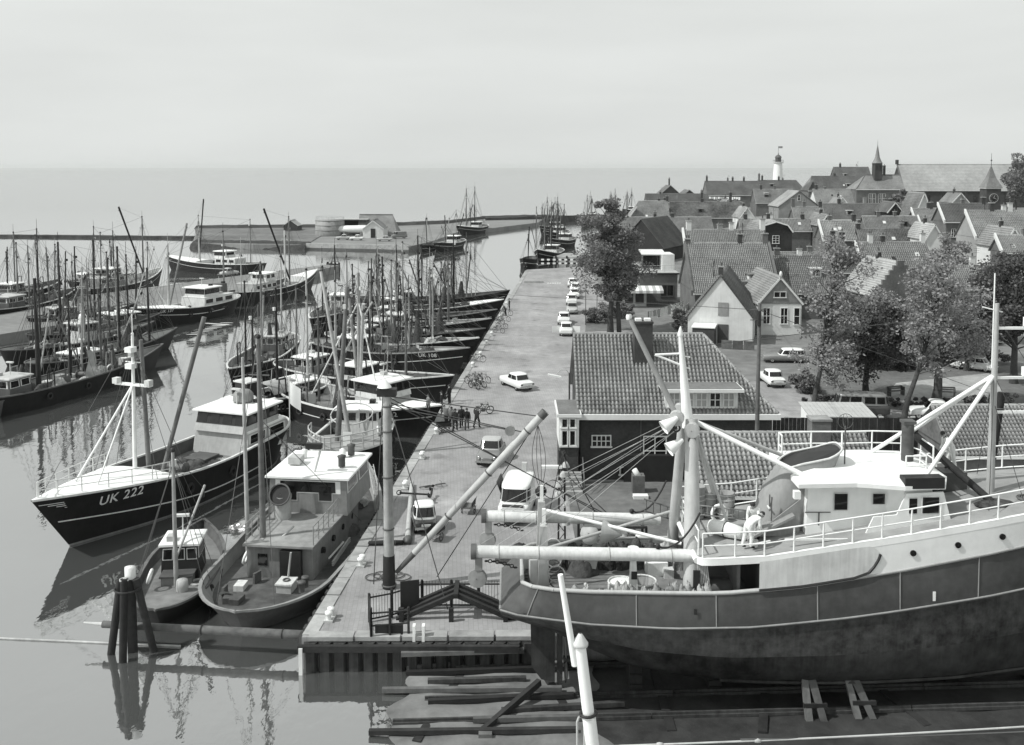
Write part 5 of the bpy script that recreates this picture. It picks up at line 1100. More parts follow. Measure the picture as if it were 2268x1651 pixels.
# --- flat-roofed house with roof terrace
p = atY(1458, 676, 143)
t = thing('terrace_house', 'flat-roofed brick house with a roof terrace and striped awning below', 'house', (p.x, 143, 0))
hw = 2.75; zt = atY(1458, 608, 143).z
MB().box((0, 4, zt / 2), (2 * hw, 8, zt)).build('wall', 'brickm', t); MB().box((0, 3.9, zt + .1), (2 * hw + .5, 8.4, .22)).build('roof_slab', 'black', t); MB().box((0, 3.9, zt + .23), (2 * hw + .4, 8.3, .05)).build('roof_felt', 'lgrey', t)
sash(t, .3, 0, 1.4, 1.9, 1.7, 2, 1, frame='dgrey')
up = MB().box((1.9, 5.4, zt + 1.4), (1.8, 4.4, 2.4)).build('upper_room', 'plaster', t); MB().box((-.2, 6.8, zt + 1.4), (2.6, 2.0, 2.2)).build('glazed_room', 'glass', t); MB().box((-.1, 6.0, zt + 2.7), (3.6, 4.2, .14), rx=.1).build('canopy', 'offwhite', t)
railing(t, [(-hw, 7.5, zt + .25), (-hw, 4, zt + .25), (-hw, .1, zt + .25), (-hw / 3, .1, zt + .25), (hw / 3, .1, zt + .25), (hw, .1, zt + .25)], 1.0, .03, 2, 'lgrey')
aw = MB(); n = 14
for i in range(n): aw.cur = i % 2; aw.ext([(-6.6 + .5 * i, -.6, 3.0), (-6.1 + .5 * i, -.6, 3.0), (-6.1 + .5 * i, -2.4, 2.5), (-6.6 + .5 * i, -2.4, 2.5)], (0, 0, .04)); aw.ext([(-6.6 + .5 * i, -2.4, 2.5), (-6.1 + .5 * i, -2.4, 2.5), (-6.1 + .5 * i, -2.4, 2.15), (-6.6 + .5 * i, -2.4, 2.15)], (0, -.03, 0))
aw.build('awning', ['white', 'lgrey'], t)
kio = MB().box((-4.2, 1.0, 1.4), (4.8, 3.2, 2.8)).build('shop_front', 'plaster', t)
for i in range(3): MB().box((-5.9 + 1.55 * i, -.65, 1.2), (1.2, .06, 1.4)).build('shop_window', 'glass', kio)
# --- white panel fence and washing lines in the yard below it
p = at(1512, 700); fw = thing('panel_fence', 'white open rail fence in the yard beside the washing', 'fence', (p.x, p.y, 0))
for i in range(5): MB().box((-1.6 + .8 * i, 0, .8), (.1, .1, 1.6)).build('post', 'trim', fw)
for z in (.4, .9, 1.4): MB().box((0, -.08, z), (3.4, .05, .16)).build('rail', 'trim', fw)
def washing(x0, y0, x1, y1, z, lab, seed, n=9):
    p, q = at(x0, y0, z), at(x1, y1, z); o = thing('washing_line', lab, 'washing line', (p.x, p.y, z - 1.9)); d = q - p; rg = random.Random(seed)
    for e in (Vector(), d): MB().tube((e.x, e.y, -2.0), (e.x, e.y, 2.0), .05, n=5).build('post', 'wood', o)
    MB().tube((0, 0, 1.9), (d.x, d.y, 1.9), .02, n=4).build('line', 'ropel', o)
    for i in range(n):
        a = Vector((0, 0, 1.88)) + d * ((i + .1) / n); b = Vector((0, 0, 1.88)) + d * ((i + .9) / n); h_ = rg.uniform(.6, 1.2); w_ = Vector((d.y, -d.x, 0)).normalized()
        MB().grid([[a.lerp(b, j / 4.0) + w_ * .12 * math.sin(j * 1.7 + i) * (k / 3.0) - Vector((0, 0, h_ * k / 3.0)) for j in range(5)] for k in range(4)]).build('laundry', rg.choice(['flag', 'flag', 'flag', 'curtain']), o)
washing(1436, 692, 1512, 668, 2.0, 'washing line of white sheets in the yard beside the flat-roofed house', 1)
washing(1500, 690, 1530, 668, 2.0, 'short washing line at the yard fence below the large roof', 2, 5)
washing(1570, 436, 1640, 437, 9.0, 'white washing among the distant roofs left of the lighthouse', 3, 14)
washing(1714, 452, 1740, 441, 9.0, 'bright sheets drying below the lighthouse', 4, 5)
washing(1706, 472, 1726, 462, 7.0, 'sheets on a pole in front of the pale brick gable', 5, 4)
washing(2110, 590, 2160, 583, 3.0, 'washing hung between the trees at the right', 6, 6)

# --- church, towers, lighthouse
Yc_ = 350
t, g = house(2004, 2340, 424, 365, Yc_, 'large church with a long pale slate roof on the skyline', pitch=52, wall='brick', roof='slatel', tl=False, parapet=(1, 0), name='church', trim=False, depth=16)
t['category'] = 'church'
MB().box((-g['W2'] - .2, g['yr'], g['zr'] + .9), (.9, .9, 1.6)).build('finial', 'brick', t)
for i in range(9): MB().box((-g['W2'] + 3 + i * 5.5, -.06, g['ze'] - 2.6), (1.2, .1, 2.4)).build('window', 'glass', t)
ns_ = 18; Vv = Vector((0, g['yr'] - g['e'], g['zr'] - g['ze'])); Nn = Vector((1, 0, 0)).cross(Vv).normalized()
sb = MB()
for i in range(ns_):
    a = Vector((0, g['e'], g['ze'])) + Vv * (i / ns_) + Nn * .06; sb.box(a + Vv / ns_ / 2, (2 * g['W2'], Vv.length / ns_, .05), rx=math.atan2(Vv.z, Vv.y) - .06)
o = sb.build('slate_courses', 'slatel', t); o['kind'] = 'stuff'
def tower(px, w, yt, yb_, yroof, ysp, Y, label, cat='tower', wall='brick', name='clock_tower', clock=True):
    p = atY(px, yb_, Y); hw = w * Y / F / 2; z0 = ground(p.x, Y); zb = atY(px, yt, Y).z - z0; za = atY(px, yroof, Y).z - z0; zs = atY(px, ysp, Y).z - z0
    t = thing(name, label, cat, (p.x, Y, z0))
    MB().box((0, 0, zb / 2), (2 * hw, 2 * hw, zb)).build('shaft', wall, t); MB().box((0, 0, zb + .15), (2 * hw + .6, 2 * hw + .6, .4)).build('cornice', 'lgrey', t)
    q = hw + .35; MB().add([(-q, -q, zb + .35), (q, -q, zb + .35), (q, q, zb + .35), (-q, q, zb + .35), (-q * .45, -q * .45, zb + (za - zb) * .45), (q * .45, -q * .45, zb + (za - zb) * .45), (q * .45, q * .45, zb + (za - zb) * .45), (-q * .45, q * .45, zb + (za - zb) * .45), (0, 0, za)], [(0, 1, 5, 4), (1, 2, 6, 5), (2, 3, 7, 6), (3, 0, 4, 7), (4, 5, 8), (5, 6, 8), (6, 7, 8), (7, 4, 8)]).build('spire', 'slate', t)
    MB().tube((0, 0, za - .3), (0, 0, zs), .1, .05, n=5).build('vane_rod', 'black', t); MB().ball((0, 0, za + (zs - za) * .4), .28, 8).build('vane_ball', 'black', t)
    if clock:
        c = MB().lathe((0, -hw - .05, zb - hw * 1.3), [(.02, .06), (hw * .62, .06), (hw * .62, 0)], 20, ax=(0, -1, 0)).build('clock_face', 'black', t)
        MB().torus((0, -hw - .1, zb - hw * 1.3), (0, -1, 0), hw * .62, .07, 20, 5).build('clock_ring', 'lgrey', c); MB().box((.1, -hw - .14, zb - hw * 1.3 + .4), (.12, .05, 1.0), ry=.3).build('hand', 'lgrey', c); MB().box((.35, -hw - .14, zb - hw * 1.3 - .1), (.8, .05, .12), ry=.2).build('hand', 'lgrey', c)
        for i in range(12):
            a_ = i * math.pi / 6; MB().box((hw * .5 * math.sin(a_), -hw - .13, zb - hw * 1.3 + hw * .5 * math.cos(a_)), (.1, .04, .28), ry=a_).build('hour_mark', 'lgrey', c)
    return t
tower(2192, 32, 418, 470, 366, 340, 330, 'square brick clock tower with a pointed slate roof')
t, g = house(1896, 2006, 420, 388, 340, 'brick hall with tall windows under the slender spire', pitch=42, wall='brickm', roof='tiled', hips=(.9, 0), tl=False, chims=[(.62, 3.2, 'brick'), (.68, 3.2, 'brick')], wins=[(.3, 5.0), (.37, 5.0), (.5, 5.0), (.57, 5.0)], wh=3.6, ww=1.1)
xs = atY(1943, 388, 344).x - t.location.x; zs = atY(1943, 392, 344).z - t.location.z; zb2 = atY(1943, 362, 344).z - t.location.z; zt2 = atY(1943, 322, 344).z - t.location.z
o = MB().box((xs, 4, (zs + zb2) / 2 - .5), (2.6, 2.6, zb2 - zs + 1)).build('belfry', 'brick', t)
for i in (-.6, .6): MB().box((xs + i, 2.66, zb2 - 1.6), (.7, .1, 1.6)).build('louvre', 'black', o)
MB().lathe((xs, 4, zb2), [(2.0, 0), (1.5, .6), (.85, 2.0), (.1, zt2 - zb2), (.02, zt2 - zb2 + 2)], 8).build('spire', 'slate', o)
p = atY(1722, 440, 500); z0 = ground(p.x, 500)
t = thing('lighthouse', 'tall white lighthouse with a dark lantern on the skyline', 'lighthouse', (p.x, 500, z0)); zg = atY(1722, 362, 500).z - z0
MB().lathe((0, 0, 0), [(3.0, 0), (2.0, zg)], 16).build('tower', 'white', t); MB().lathe((0, 0, zg), [(2.0, 0), (2.7, .3), (2.7, .6), (1.5, .62)], 16).build('gallery', 'offwhite', t)
railing(t, [(2.6 * math.cos(a * .5236), 2.6 * math.sin(a * .5236), zg + .6) for a in range(13)], 1.0, .06, 1, 'dgrey')
MB().lathe((0, 0, zg + .6), [(1.5, 0), (1.5, 2.2)], 12).build('lantern', 'dgrey', t); MB().lathe((0, 0, zg + 2.8), [(1.8, 0), (1.3, .9), (.3, 1.5), (.1, 2.6)], 12).build('dome', 'dgrey', t)
MB().tube((0, 0, zg + 5), (0, 0, zg + 8.5), .08, n=5).build('flagpole', 'dgrey', t); MB().box((1.1, 0, zg + 8.0), (2.0, .06, 1.0)).build('flag', 'mgrey', t)

# --- buildings on the spit
p = at(828, 527); t, g = gable(826, 46, 525, 507, 489, p.y, 'small white gabled boat house on the spit', wall='plaster', roof='tiled', board='trim', base=0, depth=10, tl=False)
MB().box((0, -.06, 1.3), (1.3, .1, 2.6)).build('door', 'black', t)
house(790, 880, 521, 476, p.y + 10, 'long dark-roofed hall behind the white boat house on the spit', pitch=45, wall='brick', roof='tiled', hips=(.0, .35), base=0, tl=False, trim=False)
pt = at(731, 521); t = thing('storage_tank', 'round steel storage tank on the spit', 'storage tank', (pt.x, pt.y, 0)); rt = 32 * pt.y / F; zt = atY(731, 488, pt.y).z
MB().lathe((0, 0, 0), [(rt, 0), (rt, zt), (.05, zt + .5)], 28).build('shell', 'mgrey', t)
for z in (.33, .66, .98): MB().torus((0, 0, zt * z), (0, 0, 1), rt, .07, 28, 5).build('ring', 'dgrey', t)
railing(t, [(rt * .95 * math.cos(a * .4), rt * .95 * math.sin(a * .4), zt + .05) for a in range(17)], 1.0, .05, 0, 'lgrey')
ptk = at(800, 522); t = thing('fuel_tank', 'long white horizontal fuel tank behind the boat house', 'fuel tank', (ptk.x, ptk.y, 0))
MB().lathe((0, 0, 1.9), [(.02, -8), (1.0, -7.6), (1.1, 0), (1.0, 7.6), (.02, 8)], 12, ax=(1, 0, 0)).build('tank', 'white', t)
for x in (-5, 0, 5): MB().box((x, 0, .5), (.5, 1.8, 1.2)).build('cradle', 'concrete', t)
pth = at(775, 522); t = thing('loading_shed', 'open flat-roofed shed between the tank and the dark hall', 'shed', (pth.x, pth.y + 6, 0))
MB().box((0, 0, 4.6), (10, 6, .3)).build('roof', 'lgrey', t); MB().box((0, 2.5, 2.2), (9.6, .3, 4.4)).build('wall', 'brick', t)
for x in (-4.5, 4.5): MB().box((x, -2.7, 2.2), (.3, .3, 4.4)).build('post', 'dgrey', t)
ph = at(643, 512); t, g = gable(643, 30, 512, 500, 489, ph.y, 'small hut with a pointed roof left of the storage tank', wall='brick', roof='tilel', base=0, depth=7, tl=False, board=None)
# ------------------------------------------------------------------ cars
def sup(a, b, n, t):
    c, s_ = math.cos(t), math.sin(t); return a * math.copysign(abs(c) ** (2 / n), c), b * math.copysign(abs(s_) ** (2 / n), s_)
def car(loc, rz, label, paint='carw', kind='sedan', group=None, roofm=None, doors_open=False, cat='car'):
    L, Wd, H_ = {'sedan': (4.2, 1.6, 1.42), 'wagon': (4.5, 1.66, 1.45), 'round': (4.0, 1.58, 1.5), 'bus': (4.3, 1.75, 1.95), 'van': (4.4, 1.8, 2.0), 'mini': (2.9, 1.3, 1.5)}[kind]
    t = thing('parked_car' if cat == 'car' else cat.replace(' ', '_'), label, cat, (loc[0], loc[1], 0.004), rz, group)
    hw = Wd / 2; boxy = kind in ('bus', 'van'); mb = MB(); rows = []
    # lower body: rounded sections along the length (front = +x)
    belt = {'sedan': .86, 'wagon': .84, 'round': .88, 'bus': 1.08, 'van': 1.05, 'mini': .8}[kind]
    N = 14
    for i in range(N + 1):
        u = -1 + 2 * i / N; x = L / 2 * math.copysign(abs(u) ** .8, u)
        e = max(0, (abs(u) - .72) / .28); k = math.sqrt(max(.02, 1 - e * e * (.85 if kind == 'round' else .3)))
        top = belt - (.10 * max(0, (u - .35) / .65) + .08 * max(0, (-u - .45) / .55) if not boxy else .02 * e) - .12 * e * (kind == 'round')
        bot = .24 + .07 * e; wk = hw * (k if not boxy else math.sqrt(max(.05, 1 - e * e * .45)))
        rows.append([Vector((x, *((lambda p: (p[0], (top + bot) / 2 + p[1]))(sup(wk, (top - bot) / 2, 6 if kind != 'round' else 4, 2 * math.pi * j / 20))))) for j in range(20)])
    mb.grid(rows, closed=True, flip=False); mb.add(rows[0], [tuple(range(20))[::-1]]); mb.add(rows[-1], [tuple(range(20))])
    body = mb.build('body', paint, t)
    # greenhouse
    fx, rx = {'sedan': (.72, -1.38), 'wagon': (.7, -2.05), 'round': (.75, -1.3), 'bus': (2.02, -2.05), 'van': (1.7, -2.1), 'mini': (.55, -1.1)}[kind]
    ft, rt = {'sedan': (.3, -.95), 'wagon': (.25, -1.85), 'round': (.2, -.75), 'bus': (1.82, -1.95), 'van': (1.2, -2.05), 'mini': (.25, -.8)}[kind]
    def cs(v, th, off=0.0):
        cx_ = ((fx + rx) / 2) * (1 - v) + ((ft + rt) / 2) * v; a = ((fx - rx) / 2) * (1 - v) + ((ft - rt) / 2) * v + off
        b = hw * (.96 - .16 * v if not boxy else .985 - .07 * v) + off; p = sup(a, b, 5 if boxy else 4.2, th)
        return Vector((cx_ + p[0], p[1], belt - .04 + (H_ - belt + .04) * v))
    rows = [[cs(v, 2 * math.pi * j / 32) for j in range(32)] for v in (0, .25, .5, .75, .9)]
    for sc in (.93, .75, .4): rows.append([Vector(((ft + rt) / 2 + (p.x - (ft + rt) / 2) * sc, p.y * sc, H_ - .06 + .09 * (1 - sc ** 2))) for p in rows[4]])
    mb = MB().grid(rows, closed=True); mb.add(rows[-1], [tuple(range(32))]); cabn = mb.build('cabin', roofm or paint, t)
    def pane(t0, t1, v0=.16, v1=.80, nm='window'):
        rw = [[cs(v0 + (v1 - v0) * i / 3, t0 + (t1 - t0) * j / 6, .012) for j in range(7)] for i in range(4)]
        MB().grid(rw).build(nm, 'glass', cabn)
    w_ = .60; pane(-w_, w_, nm='windscreen'); pane(math.pi - w_, math.pi + w_, nm='rear_window')
    nsd = {'bus': 4, 'van': 1, 'wagon': 3}.get(kind, 2)
    for sd in (1, -1):
        for i in range(nsd):
            a0 = .78 + (math.pi - 1.56) * i / nsd + .04; a1 = .78 + (math.pi - 1.56) * (i + 1) / nsd - .04
            # even spacing along x rather than in angle
            def th(x): 
                c = max(-1, min(1, x)); return math.acos(math.copysign(abs(c) ** 2.0, c))
            u0 = -.86 + 1.72 * i / nsd + .035; u1 = -.86 + 1.72 * (i + 1) / nsd - .035
            if kind == 'van' and True: u0, u1 = .45, .86
            pane(sd * th(u1), sd * th(u0), .2, .78)
    wr = .3 if kind != 'mini' else .24
    for sx in (1, -1):
        for sy in (1, -1):
            x = sx * L * .31; wl = MB().lathe((x, sy * (hw - .1), wr), [(.02, -.08), (wr, -.08), (wr + .01, 0), (wr, .08), (.02, .08)], 14, ax=(0, 1, 0)).build('wheel', 'rubber', t)
            MB().lathe((x, sy * (hw - .02), wr), [(.02, .02 * sy), (wr * .55, .0)], 12, ax=(0, 1, 0)).build('hubcap', 'chrome', wl)
    for sx in (1, -1): MB().box((sx * (L / 2 + .03), 0, .42), (.1, Wd * .94, .12)).build('bumper', 'chrome', t)
    for sy in (1, -1):
        MB().ball((L / 2 - .06, sy * hw * .66, .66), .11, 8, sx=.6).build('headlight', 'chrome', t); MB().box((-L / 2 + .02, sy * hw * .72, .64), (.08, .2, .12)).build('tail_light', 'dgrey', t)
    MB().box((-L / 2 - .02, 0, .56), (.04, .5, .12)).build('number_plate', 'offwhite', t)
    if doors_open:
        for sy in (1, -1): MB().box((.35, sy * (hw + .42), .62), (.06, .95, .75), rz=sy * -.25).build('door', paint, t)
    return t
def carpx(x, y, hd, label, **k):
    p = at(x, y); return car((p.x, p.y), R(hd), label, **k)
CP = 'cars parked along the quay'
carpx(1144, 858, 118, 'white saloon car driving alone across the quay', kind='sedan')
carpx(1088, 1018, 262, 'old rounded grey car standing on the quay right of the crane', kind='round', paint='carg', roofm='carl')
v = carpx(1146, 1136, 262, 'white delivery van with a black panel on the quay, seen under the long boom', kind='van', cat='delivery van')
MB().box((2.0, 0, 1.08), (.3, 1.2, .05)).build('bonnet_panel', 'card', v)
for s_ in (0, 1): pass
o = MB().box((-.2, -.95, 1.5), (1.6, .05, 1.0), rx=.35).build('side_flap', 'black', v)
MB().box((-1.6, .2, 2.25), (.3, .3, .5)).build('roof_lamp', 'lgrey', v)
carpx(939, 1166, 100, 'tiny three-wheeled delivery car with a white roof near the crane', kind='mini', paint='card', roofm='carw')
for i, (x, y, lab, kd, pt_, do) in enumerate(((1254, 741, 'white saloon with both doors standing open, nearest in the line along the quay', 'sedan', 'carw', True), (1249, 717, 'white saloon right behind the car with open doors', 'sedan', 'carw', False),
   (1267, 694, 'light grey saloon with a dark grille in the line along the quay', 'round', 'carl', False), (1266, 674, 'white saloon behind the light grey saloon in the line along the quay', 'sedan', 'carw', False),
   (1272, 660, 'white saloon third from the far end of the line along the quay', 'sedan', 'carw', False), (1273, 648, 'white saloon second from the far end of the line along the quay', 'wagon', 'carw', False), (1268, 636, 'white car at the far end of the line along the quay', 'sedan', 'carw', False))):
    carpx(x, y - 1, 266, lab, kind=kd, paint=pt_, doors_open=do, group=CP)
carpx(1738, 802, 176, 'grey estate car with a white roof in front of the two gable houses', kind='wagon', paint='carg', roofm='carw')
carpx(1709, 850, 92, 'white saloon on the street right of the harbour house', kind='sedan')
carpx(1905, 922, 172, 'dark minibus with a row of side windows parked behind the black fence', kind='bus', paint='card', roofm='carg', cat='minibus')
carpx(2066, 926, 170, 'white rounded saloon parked behind the black fence at the right', kind='round')
for i, (x, y, lab, kd) in enumerate(((2160, 668, 'pale van half hidden among the garden trees', 'bus'), (2120, 705, 'white car glimpsed left of the pale van among the trees', 'sedan'), (2182, 760, 'dark car glimpsed under the trees at the right', 'round'), (2156, 820, 'white car glimpsed behind the park hedge', 'sedan'))):
    carpx(x, y, 20 + 40 * i, lab, kind=kd, paint='card' if i == 2 else 'carw', cat='car')
for i, (x, y, hd, lab, kd, pt_) in enumerate(((760, 531, 180, 'pale beetle-backed car parked by the round tank on the spit', 'round', 'carl'), (790, 532, 180, 'white car parked left of the boat house on the spit', 'round', 'carw'), (852, 534, 180, 'light car parked right of the boat house on the spit', 'sedan', 'carl'), (884, 528, 200, 'dark lorry-like van at the right end of the spit hall', 'van', 'carg'))):
    carpx(x, y, hd, lab, kind=kd, paint=pt_)
carpx(507, 611, 60, 'pale old rounded car parked on the left pier', kind='round', paint='carl')

# ------------------------------------------------------------------ people
def person(loc, rz, label, pose='stand', top='cloth', legs='cloth', h=1.74, hairm='hair', cap=False, z=0.0, group=None):
    J = {}
    J['pel'] = (0, 0, .95); J['bel'] = (0, .01, 1.10); J['che'] = (0, .0, 1.30); J['nec'] = (0, 0, 1.48); J['hd0'] = (0, .01, 1.56); J['hd1'] = (0, .02, 1.66); J['hd2'] = (0, .01, 1.74)
    sw = {'stand': .0, 'walk': .22, 'bend': .12, 'lean': .1}[pose]
    for s_, n in ((-1, 'l'), (1, 'r')):
        f = sw * s_
        J['hip' + n] = (s_ * .10, 0, .90); J['kne' + n] = (s_ * .11, f * .7 + .04 * (pose != 'stand'), .50); J['ank' + n] = (s_ * .11, f - .05, .09); J['toe' + n] = (s_ * .13, f + .13, .04)
        J['sho' + n] = (s_ * .19, 0, 1.40)
        a = -f * .9
        J['elb' + n] = (s_ * .26, a * .4 - .02, 1.13); J['wri' + n] = (s_ * .27, a + .06, .88); J['pal' + n] = (s_ * .265, a + .09, .80)
    if pose in ('bend', 'lean'):
        ang = -1.1 if pose == 'bend' else -.6; ca, sa = math.cos(ang), math.sin(ang)
        def rot(p): y, z_ = p[1], p[2] - .95; return (p[0], y * ca - z_ * sa, .95 + y * sa + z_ * ca)
        for k in ('bel', 'che', 'nec', 'hd0', 'hd1', 'hd2', 'shol', 'shor'): J[k] = rot(J[k])
        for n, s_ in (('l', -1), ('r', 1)):
            sh = Vector(J['sho' + n]); r_ = -.12 if s_ > 0 else .05
            J['elb' + n] = tuple(sh + Vector((s_ * .06, .10 + r_, -.27))); J['wri' + n] = tuple(sh + Vector((s_ * .03, .24 + r_, -.48))); J['pal' + n] = tuple(sh + Vector((s_ * .02, .28 + r_, -.56)))
    Rr = dict(pel=.185, bel=.18, che=.195, nec=.06, hd0=.07, hd1=.105, hd2=.08, hip=.125, kne=.088, ank=.065, toe=.05, sho=.10, elb=.07, wri=.045, pal=.04)
    E = [('pel', 'bel'), ('bel', 'che'), ('che', 'nec'), ('nec', 'hd0'), ('hd0', 'hd1'), ('hd1', 'hd2')]
    for n in 'lr': E += [('pel', 'hip' + n), ('hip' + n, 'kne' + n), ('kne' + n, 'ank' + n), ('ank' + n, 'toe' + n), ('che', 'sho' + n), ('sho' + n, 'elb' + n), ('elb' + n, 'wri' + n), ('wri' + n, 'pal' + n)]
    F_ = {}
    for n, s_ in (('l', -1), ('r', 1)):                       # five fingers on each hand
        w, p = Vector(J['wri' + n]), Vector(J['pal' + n]); d = (p - w).normalized(); sd = d.cross(Vector((s_, 0, 0))).normalized()
        for i in range(4):
            a = 'f%s%d' % (n, i); q = p + sd * (.027 - .018 * i) + d * .02; F_[a + 'a'] = q + d * (.045 - .006 * abs(i - 1.3)); F_[a + 'b'] = F_[a + 'a'] + d * .03 - Vector((s_ * .012, 0, 0))
            E += [('pal' + n, a + 'a'), (a + 'a', a + 'b')]
        a = 't' + n; F_[a + 'a'] = w + d * .035 + sd * .05; F_[a + 'b'] = F_[a + 'a'] + d * .035 + sd * .008; E += [('pal' + n, a + 'a'), (a + 'a', a + 'b')]
    J.update({k: tuple(v) for k, v in F_.items()})
    names = list(J); idx = {k: i for i, k in enumerate(names)}
    me = bpy.data.meshes.new('person'); me.from_pydata([J[k] for k in names], [(idx[a], idx[b]) for a, b in E], [])
    o = bpy.data.objects.new('person_tmp', me); COL.objects.link(o)
    md = o.modifiers.new('s', 'SKIN'); md.use_smooth_shade = True; sv = me.skin_vertices[0].data
    for k in names:
        r_ = Rr.get(k, Rr.get(k[:-1], .0095)); sv[idx[k]].radius = (r_ * (1.12 if k in ('che', 'bel', 'pel') else 1), r_ * (.72 if k in ('che', 'bel', 'pel') else 1)); sv[idx[k]].use_root = (k == 'pel')
    sb_ = o.modifiers.new('u', 'SUBSURF'); sb_.levels = 1; sb_.render_levels = 1
    bpy.context.view_layer.update()
    ev = o.evaluated_get(bpy.context.evaluated_depsgraph_get()); m2 = bpy.data.meshes.new_from_object(ev); bpy.data.objects.remove(o); bpy.data.meshes.remove(me)
    m2.materials.clear()
    for x in (top, legs, 'skin', 'rubber'): m2.materials.append(M[x])
    segs = [(Vector(J[a]), Vector(J[b]), a) for a, b in E]
    def near(p):
        best = None; bd = 9
        for a, b, k in segs:
            ab = b - a; u = max(0, min(1, (p - a).dot(ab) / ab.length_squared)); d = (p - a - ab * u).length
            if d < bd: bd = d; best = k
        return best
    for pl in m2.polygons:
        k = near(pl.center); pl.material_index = 3 if k[:3] == 'ank' else 1 if k[:3] in ('hip', 'kne') else 2 if k in ('nec', 'hd0', 'hd1') or k[:3] in ('wri', 'pal') or k[0] in 'ft' and k not in () else 0
        if k == 'pel' and pl.center.z < .95: pl.material_index = 1
        pl.use_smooth = True
    sc = h / 1.80
    t = thing('person', label, 'person', (loc[0], loc[1], z), rz, group); t.scale = (sc, sc, sc)
    b = bpy.data.objects.new('body', m2); COL.objects.link(b); b.parent = t
    hd = Vector(J['hd1']); up = (Vector(J['hd2']) - Vector(J['hd0'])).normalized(); fw = Vector((0, 1, 0)) if pose not in ('bend', 'lean') else Vector((0, .5, -.85)).normalized(); fw = (fw - up * fw.dot(up)).normalized(); rt = fw.cross(up)
    hm = MB()
    rows = []
    for i in range(6):
        p_ = i / 5 * 1.75; rows.append([hd + up * (.015 + .118 * math.cos(p_)) - fw * .018 + (rt * math.cos(a) * .105 + fw * math.sin(a) * (.112 if math.sin(a) < 0 else .095)) * max(.02, math.sin(p_)) for a in [2 * math.pi * j / 12 for j in range(12)]])
    hm.grid(rows, closed=True, flip=True); hm.build('cap' if cap else 'hair', 'cloth' if cap else hairm, t)
    MB().ball(hd + fw * .105 - up * .01, .022, 6, sz=1.3).build('nose', 'skin', t)
    for s_ in (-1, 1):
        MB().ball(hd + fw * .09 + rt * s_ * .036 + up * .02, .012, 6).build('eye', 'black', t); MB().ball(hd + rt * s_ * .1, .025, 6, sx=.5).build('ear', 'skin', t)
    MB().ball(hd + fw * .09 - up * .055, .02, 6, sz=.35).build('mouth', 'clothg', t)
    return t
WK = 'men walking on the quay'
for i, (x, y, hd, lab, tp_, ps) in enumerate(((1008, 955, -8, 'man in a dark suit in front of the walking group on the quay', 'cloth', 'walk'), (1000, 950, -20, 'leftmost man of the walking group, in a grey jacket', 'clothg', 'walk'), (1022, 947, 12, 'man in a black jacket in the middle of the walking group', 'cloth', 'walk'),
  (1034, 952, 0, 'man in a dark jacket and light trousers beside the middle of the walking group', 'cloth', 'walk'), (1056, 948, -50, 'man striding alone at the right of the walking group', 'cloth', 'walk'))):
    p = at(x, y); person((p.x, p.y), R(hd), lab, ps, tp_, 'clothg' if i == 3 else 'cloth', group=WK, h=1.76 - .02 * i)
for x, y, hd, lab, tp_ in ((989, 945, 30, 'man bending to a handcart at the left of the walking group', 'clothg'), (978, 912, 90, 'man in dark clothes standing at the quay edge beside UK 22', 'cloth'), (995, 896, 60, 'second man at the quay edge behind the walking group', 'cloth'), (1164, 600, 170, 'lone man in a white cap at the far corner of the quay', 'cloth'), (1128, 688, 100, 'man standing at the bows of the far cutters', 'cloth'), (1120, 700, 80, 'man stooping at the quay edge by the far cutters', 'clothg')):
    p = at(x, y); person((p.x, p.y), R(hd), lab, 'lean' if 'bending' in lab or 'stooping' in lab else 'stand', tp_, 'cloth', cap='cap' in lab)
for x, y, z, hd, lab, tp_ in ((753, 903, .3, 40, 'fisherman in a light smock on the deck behind the round railing', 'clothg'), (795, 887, .3, -30, 'fisherman in dark clothes on the deck left of the UK 22 wheelhouse', 'cloth'), (949, 921, .9, 120, 'fisherman standing on the foredeck of UK 22', 'clothg')):
    p = at(x, y, z); person((p.x, p.y), R(hd), lab, 'stand', tp_, 'cloth', z=z - .02)

